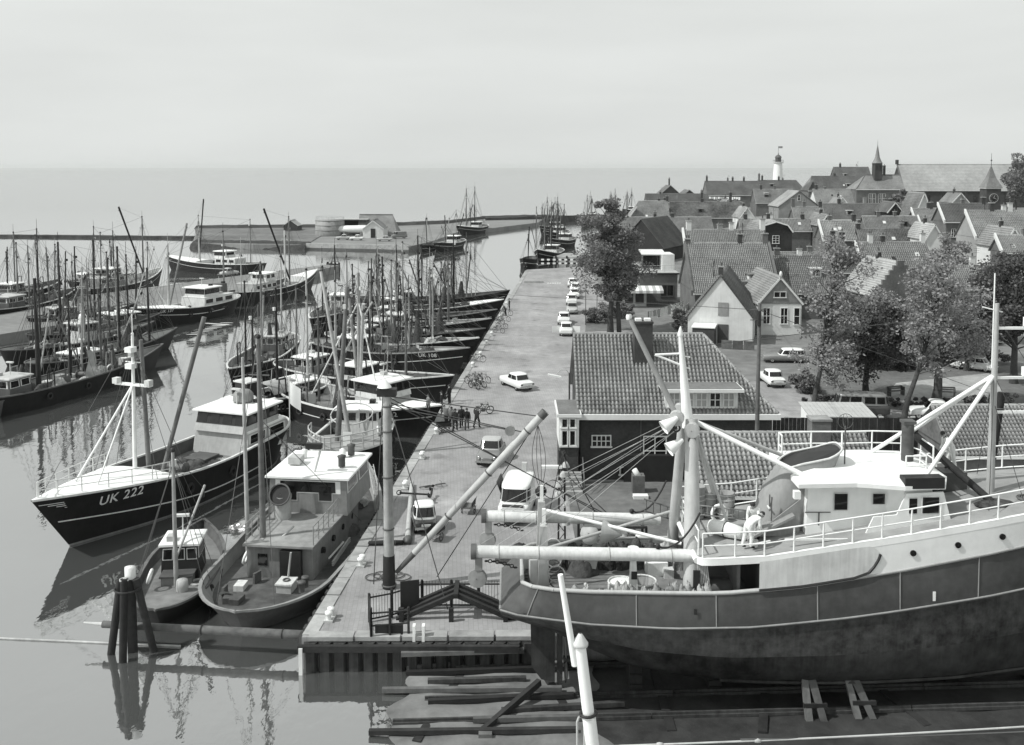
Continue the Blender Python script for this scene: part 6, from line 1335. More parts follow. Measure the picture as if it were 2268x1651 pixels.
# ------------------------------------------------------------------ trees and shrubs
def tree(x, y, label, ht, crown, leaf='leaf', lean=(0, 0), n=5000, trunk=.3, size=.32, seed=1, twin=False, bare=.3, name='tree', z=None, cat='tree', at_=None, clumps=26):
    """crown = list of ellipsoids (dx, dy, z, rx, ry, rz) above the base"""
    p = at(x, y) if at_ is None else at_; gz = ground(p.x, p.y) if z is None else z
    t = thing(name, label, cat, (p.x, p.y, gz)); rg = random.Random(seed); nr = np.random.default_rng(seed)
    tops = Vector((lean[0], lean[1], ht * .86)); mb = MB(); pts = [Vector((0, 0, -.2))]
    k = 7
    for i in range(1, k + 1): f = i / k; pts.append(Vector((lean[0] * f + rg.uniform(-.12, .12), lean[1] * f + rg.uniform(-.12, .12), ht * .86 * f)))
    for i in range(k): mb.tube(pts[i], pts[i + 1], trunk * (1 - .8 * i / k) * (1.25 if i == 0 else 1), trunk * (1 - .8 * (i + 1) / k), 8)
    if twin:
        q = Vector((rg.uniform(.9, 1.2), .4, -.2)); e = Vector((.6, .3, ht * .6)); mb.tube(q, q.lerp(e, .5), trunk * .85, trunk * .6, 8); mb.tube(q.lerp(e, .5), e, trunk * .6, trunk * .2, 7)
    cl = []
    vol = np.array([c[3] * c[4] * c[5] for c in crown]) ** .7; vol = vol / vol.sum()
    for c, w in zip(crown, vol):
        for _ in range(max(3, int(clumps * w))):
            d = Vector(nr.normal(size=3)).normalized() * rg.uniform(.4, 1.15); cl.append((Vector((c[0] + d.x * c[3], c[1] + d.y * c[4], c[2] + d.z * c[5])), min(c[3:6])))
    for c, r_ in cl:                                          # limbs reach the clumps
        f = max(bare, min(.95, (c.z - rg.uniform(.8, 2.5)) / (ht * .86))); j = min(k - 1, int(f * k)); q = pts[j].lerp(pts[j + 1], f * k - j)
        m_ = q.lerp(c, .55) + Vector((0, 0, rg.uniform(-.2, .4))); mb.tube(q, m_, trunk * .22, trunk * .13, 5, False); mb.tube(m_, c, trunk * .13, trunk * .04, 4, False)
    mb.build('trunk', 'bark', t)
    per = n // len(cl); P = []
    for c, r_ in cl:
        s_ = r_ * rg.uniform(.22, .56); d = nr.normal(size=(per, 3)); d /= np.linalg.norm(d, axis=1)[:, None]
        P.append(np.array(c) + d * (nr.random((per, 1)) ** .45) * s_ * np.array([1.15, 1.15, .8]))
    P = np.concatenate(P); m = len(P)
    a = nr.normal(size=(m, 3)); a[:, 2] *= .6; a /= np.linalg.norm(a, axis=1)[:, None]; b = np.cross(a, nr.normal(size=(m, 3))); b /= np.linalg.norm(b, axis=1)[:, None]
    sz = size * (.55 + .8 * nr.random((m, 1))); a *= sz * .5; b *= sz * .36
    V = np.empty((m, 4, 3)); V[:, 0] = P - a; V[:, 1] = P + b; V[:, 2] = P + a; V[:, 3] = P - b
    me = bpy.data.meshes.new('crown'); me.vertices.add(m * 4); me.vertices.foreach_set('co', V.reshape(-1)); me.loops.add(m * 4); me.loops.foreach_set('vertex_index', np.arange(m * 4, dtype=np.int32))
    me.polygons.add(m); me.polygons.foreach_set('loop_start', np.arange(0, m * 4, 4, dtype=np.int32)); me.polygons.foreach_set('loop_total', np.full(m, 4, dtype=np.int32)); me.update(calc_edges=True)
    me.materials.append(M[leaf]); o = bpy.data.objects.new('crown', me); COL.objects.link(o); o.parent = t
    return t
tree(1352, 738, 'tall elm with two trunks beside the parked cars on the quay', 16.6, [(-.6, 0, 8.8, 3.5, 3.2, 3.6), (.9, .3, 8.6, 3.0, 2.8, 3.4), (-.8, 0, 12.8, 2.4, 2.2, 2.8), (-.9, 0, 14.8, 1.7, 1.6, 2.1), (1.2, 0, 11.5, 1.8, 1.8, 1.8), (.2, 0, 5.6, 2.6, 2.4, 1.6)], n=36000, trunk=.36, seed=11, twin=True, size=.27, clumps=120)
tree(1800, 912, 'slender leaning tree with a thin see-through top beside the minibus', 14.4, [(1.2, 0, 5.4, 2.7, 2.4, 3.2), (1.5, 0, 9.2, 2.5, 2.2, 2.4), (1.8, 0, 12.3, 2.6, 2.0, 1.9)], 'leafl', lean=(1.9, .4), n=6500, trunk=.23, seed=12, size=.24, clumps=80)
tree(1918, 880, 'dense dark round tree in the park behind the minibus', 9.6, [(0, 0, 5.6, 3.0, 2.8, 3.2), (-1.2, -.6, 3.8, 2.2, 2.2, 2.0), (1.5, 0, 4.4, 2.0, 2.2, 2.4)], 'leafd', n=26000, trunk=.3, seed=13, size=.24, clumps=60)
tree(2000, 932, 'leaning thin tree between the minibus and the white saloon', 14.2, [(1.6, 0, 6.4, 1.7, 1.6, 2.6), (2.6, 0, 10.6, 1.8, 1.6, 2.6)], 'leafl', lean=(3.6, .6), n=5000, trunk=.24, seed=14, size=.24, clumps=50)
tree(2070, 905, 'broad park tree with a thick forked trunk beside the empty court', 13.2, [(.4, 0, 7.6, 3.4, 3.0, 3.4), (-.4, .6, 10.6, 2.6, 2.6, 2.0), (2.2, .5, 5.6, 2.0, 2, 1.8)], 'leafl', lean=(.6, .3), n=6800, trunk=.42, seed=15, size=.24, clumps=70)
tree(2245, 850, 'big dark tree at the right edge behind the ship mast', 12.4, [(.4, 0, 8.0, 3.6, 3.2, 3.6), (-1.6, 0, 6.0, 2.6, 2.4, 2.4), (1.8, 0, 10.4, 2.2, 2.2, 2.0)], 'leafd', n=26000, trunk=.36, seed=16, size=.26, clumps=70)
for i, (x, yb_, ytop, w, Y, lab, lf) in enumerate(((2250, 470, 343, 66, 300, 'large tree on the skyline right of the clock tower', 'leaf'), (2010, 478, 424, 62, 300, 'round tree in front of the long church roof', 'leaf'), (1908, 482, 452, 26, 262, 'small dark conifer below the spire hall', 'leafd'),
   (2100, 640, 520, 90, 140, 'pale tree in the gardens below the big brick walls', 'leafl'), (2030, 640, 590, 60, 122, 'low tree in front of the stepped gable', 'leaf'), (1870, 760, 655, 90, 98, 'bushy tree right behind the dense round tree', 'leafd'), (1970, 740, 640, 110, 104, 'grey-green tree filling the middle of the gardens', 'leafl'), (2140, 800, 640, 120, 97, 'tree behind the park hedge at the right', 'leaf'), (2215, 730, 545, 110, 112, 'tall leafy tree behind the dark tree at the right edge', 'leafd'))):
    p = atY(x, yb_, Y); gz = min(p.z, ground(p.x, Y)); zt = atY(x, ytop, Y).z - gz; r_ = w * Y / F / 2
    con = 'conifer' in lab
    tree(0, 0, lab, zt, [(0, 0, zt * .62, r_, r_ * .9, zt * .34)] if not con else [(0, 0, zt * .3, r_, r_, zt * .25), (0, 0, zt * .6, r_ * .6, r_ * .6, zt * .25), (0, 0, zt * .85, r_ * .3, r_ * .3, zt * .15)], lf, n=7000 if Y > 200 else 9000, trunk=.25, seed=30 + i, size=.26 if Y < 150 else .6, at_=Vector((p.x, Y, 0)), z=gz, clumps=45)
for i, (x, y, w, h_, lab, lf) in enumerate(((1318, 716, 3.0, 1.9, 'leafy shrub at the foot of the elm on the car side', 'leaf'), (1372, 706, 3.2, 2.2, 'leafy shrub right of the elm', 'leaf'), (1345, 700, 3.0, 1.8, 'leafy shrub behind the elm trunks', 'leafl'), (1512, 738, 2.8, 2.6, 'dark bush at the corner of the white gable house', 'leaf'),
   (2090, 812, 5.5, 1.6, 'clipped hedge along the back of the park court', 'leafd'), (2170, 806, 5.0, 1.6, 'clipped hedge continuing right behind the park court', 'leafd'), (1990, 820, 4.5, 1.6, 'clipped hedge left behind the park court', 'leafd'), (1780, 870, 2.2, 2.0, 'climbing shrub at the corner of the park by the street', 'leaf'),
   (1850, 898, 4.5, 1.0, 'low hedge between the street and the minibus', 'leafd'), (2040, 905, 5.0, .8, 'low undergrowth at the near edge of the park court', 'leafd'), (2190, 905, 4.0, 1.2, 'shrubs at the right end of the park court', 'leaf'), (2085, 1010, 2.6, 2.6, 'shrub growing behind the bow of the white ship', 'leaf'), (2150, 985, 4.4, 2.2, 'wild bush behind the ship railing at the right', 'leaf'), (2230, 1000, 4.4, 2.0, 'wild bush at the right edge behind the ship', 'leafd'))):
    Yz = at(x, y); tree(x, y, lab, h_, [(-w * .3, 0, h_ * .5, w * .35, .9, h_ * .5), (w * .3, 0, h_ * .5, w * .35, .9, h_ * .5), (0, 0, h_ * .55, w * .4, 1, h_ * .5)], lf, n=4500, trunk=.07, seed=60 + i, size=.2, name='shrub', cat='shrub', clumps=34, bare=.1)
pk = [at(x, y) for x, y in ((1985, 850), (2190, 828), (2230, 880), (2215, 902), (2030, 905), (1960, 880))]
tag(MB().prism([(p.x, p.y) for p in pk], -.1, .06).build('park_court', 'coping'), kind='structure')
gk = [at(x, y) for x, y in ((1770, 820), (2268, 790), (2330, 905), (2030, 912), (1800, 890))]
tag(MB().prism([(p.x, p.y) for p in gk], -.1, .035).build('park_lawn', 'grass'), kind='structure')
gk = [at(x, y) for x, y in ((1300, 690), (1400, 680), (1420, 730), (1296, 735))]
tag(MB().prism([(p.x, p.y) for p in gk], -.1, .035).build('planted_bed', 'grass'), kind='structure')
for (x, y, rz_, lab) in ((1985, 878, .3, 'park bench at the left of the court'), (2095, 880, -.2, 'park bench in the middle of the court')):
    p = at(x, y); t = thing('park_bench', lab, 'bench', (p.x, p.y, .03), rz_)
    for i in range(3): MB().box((0, -.15 + .15 * i, .45), (1.6, .12, .04)).build('slat', 'wood', t)
    for i in range(2): MB().box((0, .26, .62 + .16 * i), (1.6, .04, .12)).build('slat', 'wood', t)
    for s_ in (-.7, .7): MB().box((s_, .05, .4), (.06, .5, .8)).build('leg', 'dgrey', t)
# flat-roofed white lock-up in front of the minibus, and the little tiled roof at the far right
t = thing('lockup_shed', 'low white lock-up with a boarded lean-to roof in front of the minibus', 'shed', (24.3, 72.0, 0), -.04)
MB().box((0, 1.5, .88), (4.5, 3.0, 1.76)).build('wall', 'white', t)
for i in range(15): MB().box((-2.28 + .325 * i, 1.4, 1.9), (.30, 3.5, .08), rx=.08).build('roof_board', 'lgrey', t)
house(2110, 2420, 1010, 900, 62, 'tiled shed roof at the right edge behind the bow of the white ship', pitch=35, wall='wood', roof='tile', base=0, tl=True, hips=(0, 0))

# ------------------------------------------------------------------ on the quay
for i, (x, y) in enumerate(((731, 1372), (801, 1252), (898, 1082), (935, 1016), (967, 961), (1047, 813), (1064, 789), (1078, 764), (1089, 744), (1108, 706), (1122, 676))):
    p = at(x, y); t = thing('bollard', 'white-capped mooring bollard, %s from the near corner of the quay' % ords(i), 'bollard', (p.x, p.y, .0), ang + 1.57, 'bollards along the quay edge')
    MB().box((0, 0, .04), (.75, .42, .1)).build('base_plate', 'lgrey', t)
    for s_ in (-.2, .2): MB().lathe((s_, 0, .08), [(.11, 0), (.1, .22), (.17, .26), (.17, .36), (.02, .4)], 12).build('post', 'white', t)
def bike(x, y, rz, label, motor=False, lean=.12):
    p = at(x, y); t = thing('moped' if motor else 'bicycle', label, 'moped' if motor else 'bicycle', (p.x, p.y, .0), rz, 'two-wheelers parked on the quay'); t.rotation_euler = (lean, 0, rz)
    r_ = .33; 
    for s_ in (-.55, .55):
        w = MB().torus((s_, 0, r_), (0, 1, 0), r_ - .02, .035 if motor else .02, 18, 5).build('wheel', 'rubber', t); sp = MB()
        for k in range(6): a = k * math.pi / 6; sp.tube((s_ + r_ * .93 * math.cos(a), 0, r_ + r_ * .93 * math.sin(a)), (s_ - r_ * .93 * math.cos(a), 0, r_ - r_ * .93 * math.sin(a)), .004, n=3)
        sp.build('spokes', 'chrome', w); MB().path([(s_ + (r_ + .04) * math.cos(a), 0, r_ + (r_ + .04) * math.sin(a)) for a in (.4, .9, 1.4, 1.9, 2.4, 2.9)], .018, 4).build('mudguard', 'lgrey' if motor else 'black', t)
    fr = MB(); S, H2, B2 = (-.2, 0, .82), (.36, 0, .85), (-.08, 0, .32)
    rr = .03 if motor else .018
    for a, b in ((S, B2), (H2, B2), (S, H2), (B2, (-.55, 0, r_)), (S, (-.55, 0, r_)), (H2, (.55, 0, r_)), (H2, (.32, 0, 1.0))): fr.tube(a, b, rr, n=6)
    fr.build('frame', 'dgrey', t); MB().path([(.2, -.28, 1.02), (.33, -.2, 1.03), (.33, .2, 1.03), (.2, .28, 1.02)], .014).build('handlebar', 'chrome', t); MB().ball((-.22, 0, .9), .14, 8, sy=.6, sz=.35).build('saddle', 'black', t)
    if motor: MB().ball((.12, 0, .72), .2, 8, sy=.55, sz=.6).build('fuel_tank', 'lgrey', t); MB().box((-.02, 0, .4), (.3, .2, .28)).build('engine', 'steel', t)
    MB().box((-.5, 0, .74), (.4, .14, .03)).build('carrier', 'steel', t)
for x, y, rz_, lab, mo in ((1051, 862, -.9, 'moped nearest the cutters in the cluster of two-wheelers', True), (1064, 858, -.8, 'moped in the middle of the cluster of two-wheelers', True), (1072, 848, -.7, 'bicycle at the right of the cluster of two-wheelers', False), (1058, 846, -.9, 'bicycle at the back of the cluster of two-wheelers', False), (1046, 852, -.6, 'bicycle at the left of the cluster of two-wheelers', False),
    (1071, 918, .4, 'motorcycle standing right of the walking group', True), (1105, 738, -.6, 'bicycle nearest in the row of bicycles by the far cutters', False), (1112, 728, -.5, 'bicycle second in the row of bicycles by the far cutters', False), (1107, 718, -.7, 'bicycle third in the row of bicycles by the far cutters', False), (1118, 712, -.5, 'bicycle fourth in the row of bicycles by the far cutters', False), (1122, 700, .2, 'bicycle farthest along the row by the far cutters', False), (1058, 803, .1, 'bicycle alone between two bollards near the UK 108', False), (953, 1075, .5, 'bicycle lying on the quay behind the iron anchor', False)):
    bike(x, y, rz_, lab, mo, .12 if 'lying' not in lab else 1.3)
def cart(x, y, rz, label):
    p = at(x, y); t = thing('handcart', label, 'handcart', (p.x, p.y, 0), rz); t.scale = (.75, .75, .75)
    for i in range(4): MB().box((0, -.33 + .22 * i, .55), (1.4, .2, .05)).build('plank', 'wood', t)
    for s_ in (-.5, .5): w = MB().torus((-.1, s_, .32), (0, 1, 0), .3, .03, 14, 5).build('wheel', 'black', t); MB().tube((-.1, s_ - .05, .32), (-.1, s_ + .05, .32), .06, n=8).build('hub', 'steel', w)
    for s_ in (-.35, .35): MB().tube((.6, s_, .58), (1.5, s_, .85), .03, n=6).build('shaft', 'wood', t)
    for s_ in (-.4, .4): MB().box((0, s_, .8), (1.4, .04, .35)).build('side_board', 'woodd', t)
cart(1038, 1136, 1.4, 'small dark handcart standing left of the delivery van')
cart(983, 957, .3, 'handcart beside the walking group')
cart(965, 1196, 1.2, 'handcart behind the foot of the crane boom')
# the crane: post, boom, tackle
p = at(862, 1302); cr = thing('harbour_crane', 'tall grey harbour crane post with its boom raised over the quay', 'crane', (p.x, p.y, 0))
zt = atY(857, 878, p.y).z; tx = atY(857, 878, p.y).x - p.x
post = MB().tube((0, 0, 1.6), (tx, 0, zt), .26, .2, 14).build('post', mat('crane_post_paint', .31, .6, .3, 2.0, streak=.6), cr); MB().tube((0, 0, -.1), (0, 0, 1.6), .32, .28, 14).build('post_foot', 'black', cr)
for z in (.15, 2.9, 5.4, 7.6, 8.8): MB().torus((tx * z / zt, 0, z), (0, 0, 1), .26 - .06 * z / zt + (.06 if z < 1 else 0), .05, 16, 6).build('band', 'dgrey', cr)
bt = atY(1208, 912, p.y); tip = Vector((bt.x - p.x, 0, bt.z)); b0 = Vector((.35, 0, .75))
MB().tube(b0, b0.lerp(tip, .12), .10, .15, 12).build('boom_heel', 'dgrey', cr); MB().tube(b0.lerp(tip, .12), tip, .15, .2, 14).build('boom', 'lgrey', cr)
for f in (.35, .62, .88, .97): q = b0.lerp(tip, f); MB().torus(q, tip - b0, .19, .035, 14, 5).build('band', 'dgrey', cr)
MB().tube(tip + (b0 - tip).normalized() * .35, tip, .215, n=12).build('boom_end', 'dgrey', cr)
head = Vector((tx, 0, zt))
o = MB().box((tx, 0, zt + .2), (.9, .5, .35)).build('head_sheaves', 'black', cr); MB().lathe((tx - .1, -.1, zt + .45), [(.34, 0), (.3, .08), (.06, .38), (.02, .4)], 14).build('head_lamp', 'white', cr)
seg = [(head, tip.lerp(b0, .03)), (head + Vector((0, 0, -.3)), tip.lerp(b0, .13)), (head + Vector((.2, -.1, -.5)), tip.lerp(b0, .13) + Vector((-.9, 0, .15))), (tip.lerp(b0, .05), Vector((2.2, 1.0, .1))), (head + Vector((-.2, 0, 0)), Vector((-.7, -.3, .3))), (head, Vector((3.0, -3.2, .4))), (head + Vector((0, 0, -.2)), Vector((12.5, 6.0, .6))), (head, Vector((12.0, 7.0, .4)))]
ropes(cr, seg, .026, 'wire', 'tackle', 5)
q = tip.lerp(b0, .13) + Vector((-.75, 0, .1)); MB().lathe(q, [(.02, -.1), (.24, -.1), (.24, .1), (.02, .1)], 14, ax=(0, 1, 0), smooth=False).build('pulley', 'mgrey', cr)
hang = MB(); q = tip.lerp(b0, .05) - Vector((0, 0, .25)); hk = q - Vector((-.15, 0, 3.2))
for i in range(4):
    w_ = (-.34, -.1, .06, .28)[i] * (1 + .3 * math.sin(i)); pts = [q.lerp(hk, k / 10) + Vector((w_ * math.sin(k / 10 * math.pi), 0, 0)) for k in range(11)]; hang.path(pts, .018, 4)
hang.build('hanging_tackle', 'wire', cr); MB().lathe(hk, [(.02, -.15), (.26, -.12), (.26, .12), (.02, .15)], 12, ax=(.3, 1, 0)).build('hook_block', 'black', cr); MB().torus(hk + Vector((.55, 0, .1)), (0, 1, 0), .45, .02, 16, 4).build('wire_loop', 'wire', cr)
for i in range(5): MB().torus((-.9 + .35 * i, 1.1 + .25 * (i % 2), .06), (0, 0, 1), .4, .03, 16, 5).build('rope_coil', 'rope', cr)
# spar and anchor lying on the quay
p0, p1 = at(903, 1205), at(912, 1075); t = thing('spar', 'grey wooden spar lying on the quay with an iron anchor across it', 'spar', (p0.x, p0.y, 0)); d = p1 - p0
MB().tube((0, 0, .17), (d.x, d.y, .17), .17, .13, 12).build('shaft', 'lgrey', t); MB().lathe((0, 0, .2), [(.02, -.2), (.24, -.15), (.26, .1), (.02, .25)], 10, ax=(-.2, -1, 0)).build('end_cap', 'steel', t)
pa = at(930, 1108); t = thing('anchor', 'black iron anchor lying across the spar on the quay', 'anchor', (pa.x, pa.y, .2), .1)
MB().tube((-1.2, .1, .25), (.6, -.1, .15), .06, n=8).build('shank', 'black', t); MB().path([(.75, .55, .3), (.7, .2, .1), (.65, -.1, .08), (.6, -.4, .1), (.5, -.7, .3)], .07, 7).build('arms', 'black', t); MB().torus((-1.25, .1, .27), (0, 1, 0), .14, .03, 10, 5).build('ring', 'black', t)
for s_ in (.55, -.7): MB().ball((.62 if s_ > 0 else .5, s_, .32), .16, 8, sx=.4).build('fluke', 'black', t)
pz = at(855, 1208); t = thing('fender_log', 'short dark log lying behind the crane post', 'log', (pz.x, pz.y, 0)); MB().lathe((0, 0, .14), [(.02, -.95), (.12, -.9), (.14, 0), (.12, .9), (.02, .95)], 10, ax=(1, .05, 0)).build('timber', 'woodd', t); MB().torus((.5, 0, .14), (1, .05, 0), .14, .02, 10, 4).build('strap', 'rope', t)
# the railing round the slip steps
gr = at(826, 1408); t = thing('slip_railing', 'dark iron railing with a notice board around the steps at the quay corner', 'railing', (gr.x, gr.y, 0))
def lp(x, y): q = at(x, y); return Vector((q.x - gr.x, q.y - gr.y, 0))
chain = [lp(822, 1412), lp(818, 1378), lp(868, 1368), lp(935, 1346), lp(1000, 1346), lp(1060, 1346), lp(1118, 1346)]
for a, b in zip(chain[:-1], chain[1:]):
    for z in (.12, 1.1): MB().tube(a + Vector((0, 0, z)), b + Vector((0, 0, z)), .04, n=6).build('rail', 'black', t)
    n = max(2, int((b - a).length / .13)); br = MB()
    for i in range(n): q = a.lerp(b, (i + .5) / n); br.tube(q + Vector((0, 0, .1)), q + Vector((0, 0, 1.25)), .013, n=4)
    br.build('bars', 'dgrey', t)
for q in chain: MB().tube(q, q + Vector((0, 0, 1.3)), .06, n=6).build('post', 'black', t)
a, b = lp(822, 1412), lp(905, 1405); 
for z in (.5, 1.05): MB().tube(a + Vector((0, 0, z)), b + Vector((0, 0, z)), .04, n=6).build('rail', 'black', t)
for f in (.0, .5, 1): q = a.lerp(b, f); MB().tube(q + Vector((0, 0, -.3)), q + Vector((0, 0, 1.2)), .06, n=6).build('post', 'black', t)
q = lp(908, 1362); MB().box((q.x, q.y, .95), (.85, .06, 1.25), rz=.25).build('notice_board', 'black', t)
q = lp(862, 1404); MB().box((q.x, q.y, .1), (1.2, .1, .6)).build('notice_board', 'black', t)
# pitched timbers by the slip head
q = at(1000, 1372); t = thing('timber_frame', 'dark pitched timber frame at the head of the slip', 'timber frame', (q.x, q.y, 0))
for k in range(3):
    MB().box((-1.1, .5 * k, .55), (2.9, .22, .2), ry=-.42).build('rafter', 'woodd', t); MB().box((1.5, .5 * k, .55), (2.9, .22, .2), ry=.42).build('rafter', 'woodd', t)
MB().box((.2, .5, 1.15), (.2, 1.5, .2)).build('ridge_beam', 'woodd', t)
for x_ in (-2.2, 0, 2.4): MB().box((x_, -.2, .2), (.2, .2, .8)).build('post', 'woodd', t)
for k in range(4): MB().box((.3 + .1 * k, -1.0 - .35 * k, -.1 - .12 * k), (5.2, .28, .18), rz=.02 * k).build('sill_beam', 'wood', t)
for s_ in (-.2, .2): MB().box((-1.3 + s_, -1.6, .15), (.12, .3, .7)).build('stop_block', 'white', t)
# dolphin and floating boom in front of the boats
q = at(285, 1452, ZW); t = thing('dolphin', 'mooring dolphin of dark piles with a pale cap standing in the water', 'dolphin', (q.x, q.y, ZW))
zt = atY(288, 1262, q.y).z - ZW
MB().tube((0, .5, -2), (.05, .3, zt), .22, .22, 10).build('pile', 'woodd', t); MB().lathe((.05, .3, zt - .5), [(.235, 0), (.235, .5), (.02, .52)], 12).build('pile_cap', 'offwhite', t)
for dx, dy, h_ in ((-1.15, .2, 3.4), (1.35, .5, 3.4), (-.05, -.75, 3.55)): MB().tube((dx, dy, -2), (dx * .25, dy * .3, h_), .17, .17, 10).build('pile', 'woodd', t)
MB().torus((.0, .1, 3.0), (0, 0, 1), .55, .05, 16, 5).build('chain_lashing', 'black', t)
MB().lathe((-.03, -.18, 3.45), [(.2, 0), (.21, .08), (.02, .1)], 10).build('pile_cap', 'lgrey', t)
p0, p1 = at(228, 1383, -.45), at(672, 1407, -.45); t = thing('floating_boom', 'long horizontal log boom from the dolphin to the quay corner', 'log boom', (p0.x, p0.y, -.45)); d = p1 - p0
MB().tube((0, 0, 0), d, .16, .2, 12).build('log', 'wood', t); MB().tube((-.9, .1, .02), (0, 0, 0), .05, .09, 8).build('rope_tail', 'ropel', t)
for f in (.15, .5, .9): MB().torus(d * f, d, .2, .03, 12, 5).build('strap', 'black', t)
p0, p1 = at(-60, 1413, ZW), at(400, 1433, ZW); t = MB().tube((p0.x, p0.y, ZW + .03), (p1.x, p1.y, ZW + .03), .05, n=6).build('floating_rope', 'ropel'); tag(t, 'thin pale rope lying on the water left of the dolphin', 'rope')
# barrier, low wall and signs on the quay
q = at(1192, 592); t = thing('barrier', 'black and white striped barrier across the far end of the quay', 'barrier', (q.x, q.y, 0)); w = (at(1282, 592) - q).x
for z in (.75, 1.5):
    for i in range(14): MB().box((w * (i + .5) / 14, 0, z), (w / 14 - .01, .14, .34)).build('stripe_board', 'white' if i % 2 else 'black', t)
for i in range(5): MB().box((w * i / 4, .14, .85), (.16, .14, 1.7)).build('post', 'dgrey', t)
a, b = at(1160, 627), at(1246, 625); t = thing('low_wall', 'low pale kerb wall across the far part of the quay', 'wall', (a.x, a.y, 0))
for i in range(5): MB().box(((b - a).x * (i * .1 + .06), 0, .15), ((b - a).x * .098, .35, .34)).build('block', 'coping', t)
for i in range(6): MB().box(((b - a).x * (.62 + i * .06), -1.0, .05), (.25, .5, .1)).build('marker_block', 'white', t)
q = at(1266, 795); t = thing('sign_arm', 'curved lamp bracket with a flat shade beside the harbour house', 'lamp', (atY(1280, 735, 66).x - .55, 66.2, 0))
MB().tube((0, 0, 0), (0, 0, 6.2), .06, n=7).build('post', 'dgrey', t); MB().path([(0, 0, 6.1), (-.2, 0, 6.4), (-.6, 0, 6.4), (-.85, 0, 6.1)], .03).build('arm', 'lgrey', t); MB().box((-1.0, -.1, 6.02), (.9, .3, .1), ry=.2).build('shade', 'white', t)
for i, (x, y, yt_) in enumerate(((1297, 720, 630), (1322, 712, 650))):
    q = at(x, y); zt = atY(x, yt_, q.y).z; t = thing('street_post', ['thin street post left of the elm', 'thin street post right beside the elm trunk'][i], 'post', (q.x, q.y, 0)); MB().tube((0, 0, 0), (0, 0, zt), .06, .04, 7).build('shaft', 'dgrey', t); MB().box((0, 0, zt), (.3, .3, .12)).build('cap', 'dgrey', t)
# telegraph pole between house and workshop
tp_ = atY(1681, 672, 58.5); t = thing('telegraph_pole', 'tall telegraph pole rising between the harbour house and the workshop', 'telegraph pole', (tp_.x, 58.5, 0))
MB().tube((0, 0, 0), (.05, 0, tp_.z), .15, .1, 10).build('shaft', 'wood', t); MB().box((0, 0, tp_.z - .9), (.16, .5, .9)).build('insulator_box', 'black', t)
for z in (.4, 1.0): MB().tube((-.5, 0, tp_.z - z), (.5, 0, tp_.z - z), .03, n=5).build('crossarm', 'dgrey', t)
ropes(t, [((0, 0, tp_.z - .4), (-18, 52, 6)), ((0, 0, tp_.z - .4), (10, 40, 5)), ((0, 0, tp_.z - .6), (14, 60, 5)), ((0, 0, tp_.z - .4), (20, 6, 4))], .02, 'wire', 'wires')
q = at(2236, 1120, 0); t = thing('leaning_pole', 'dark leaning pole behind the ship at the right edge', 'pole', (23.5, 49, 0)); MB().tube((0, 0, 0), (1.0, 0, 8.8), .22, .18, 9).build('shaft', 'woodd', t); MB().torus((.9, 0, 8.0), (0, 0, 1), .2, .03, 10, 4).build('band', 'steel', t)
# lattice post with tackle, and yard machinery behind the booms
q = at(1244, 1212); t = thing('lattice_post', 'dark rope-hung lattice post in the yard behind the booms', 'post', (q.x, q.y, 0)); zt = atY(1244, 1000, q.y).z
for a_, b_ in ((-.18, -.18), (.18, -.18), (.18, .18), (-.18, .18)): MB().tube((a_, b_, 0), (a_ * .7, b_ * .7, zt), .045, n=5).build('leg', 'black', t)
lt = MB()
for i in range(12):
    z0, z1 = zt * i / 12, zt * (i + 1) / 12; s_ = 1 if i % 2 else -1
    lt.tube((-.17 * s_, -.18, z0), (.17 * s_, -.18, z1), .025, n=4); lt.tube((-.18, -.17 * s_, z0), (-.18, .17 * s_, z1), .025, n=4)
lt.build('lacing', 'rust', t)
for i in range(7): MB().mound((random.Random(i).uniform(-.3, .3), -.25, zt * (.25 + .1 * i)), .22, .16, .3, i).build('rope_bundle', 'ropel', t)
ropes(t, [((0, 0, zt), (1.6, -3.5, .1)), ((0, 0, zt), (-1.4, -3.5, .1)), ((0, 0, zt), (2.6, 1.0, .1)), ((0, 0, zt * .8), (4.2, 0, .1))], .03, 'wire', 'guys')
MB().box((-.55, -.1, zt - .8), (1.1, .25, .14)).build('arm', 'white', t)
for i, (x, y, lab) in enumerate(((1325, 1242, 'steel gear rack behind the upper boom, left one'), (1392, 1236, 'steel gear rack with a chair-like frame behind the upper boom'))):
    q = at(x, y); t = thing('gear_rack', lab, 'rack', (q.x, q.y, 0), .03)
    for s_ in (-.9, .9):
        for y_ in (0, 1.2): MB().box((s_, y_, .8), (.12, .12, 1.6)).build('leg', 'black', t)
    for y_ in (0, 1.2):
        for z in (.5, 1.6): MB().box((0, y_, z), (1.9, .1, .12)).build('beam', 'rust', t)
    for k in range(4): MB().lathe((-.7 + .45 * k, .5, .55), [(.02, 0), (.2, .02), (.22, .45), (.02, .5)], 10).build('bobbin', ['black', 'lgrey', 'rust', 'white'][k], t)
rg = random.Random(4)
t = thing('scrap_heap', 'heap of trawl chain and bobbins in the yard left of the lattice post', 'gear heap', tuple(at(1195, 1235)))
for k in range(14): MB().ball((rg.uniform(-2.4, 2.8), rg.uniform(-.8, 1.2), rg.uniform(.15, .45)), rg.uniform(.14, .28), 7).build('bobbin', rg.choice(['black', 'rust', 'lgrey']), t)
for k in range(5): MB().mound((rg.uniform(-2, 2.5), rg.uniform(-.6, .9), 0), .8, .5, .5, k).build('chain_heap', 'rust', t)
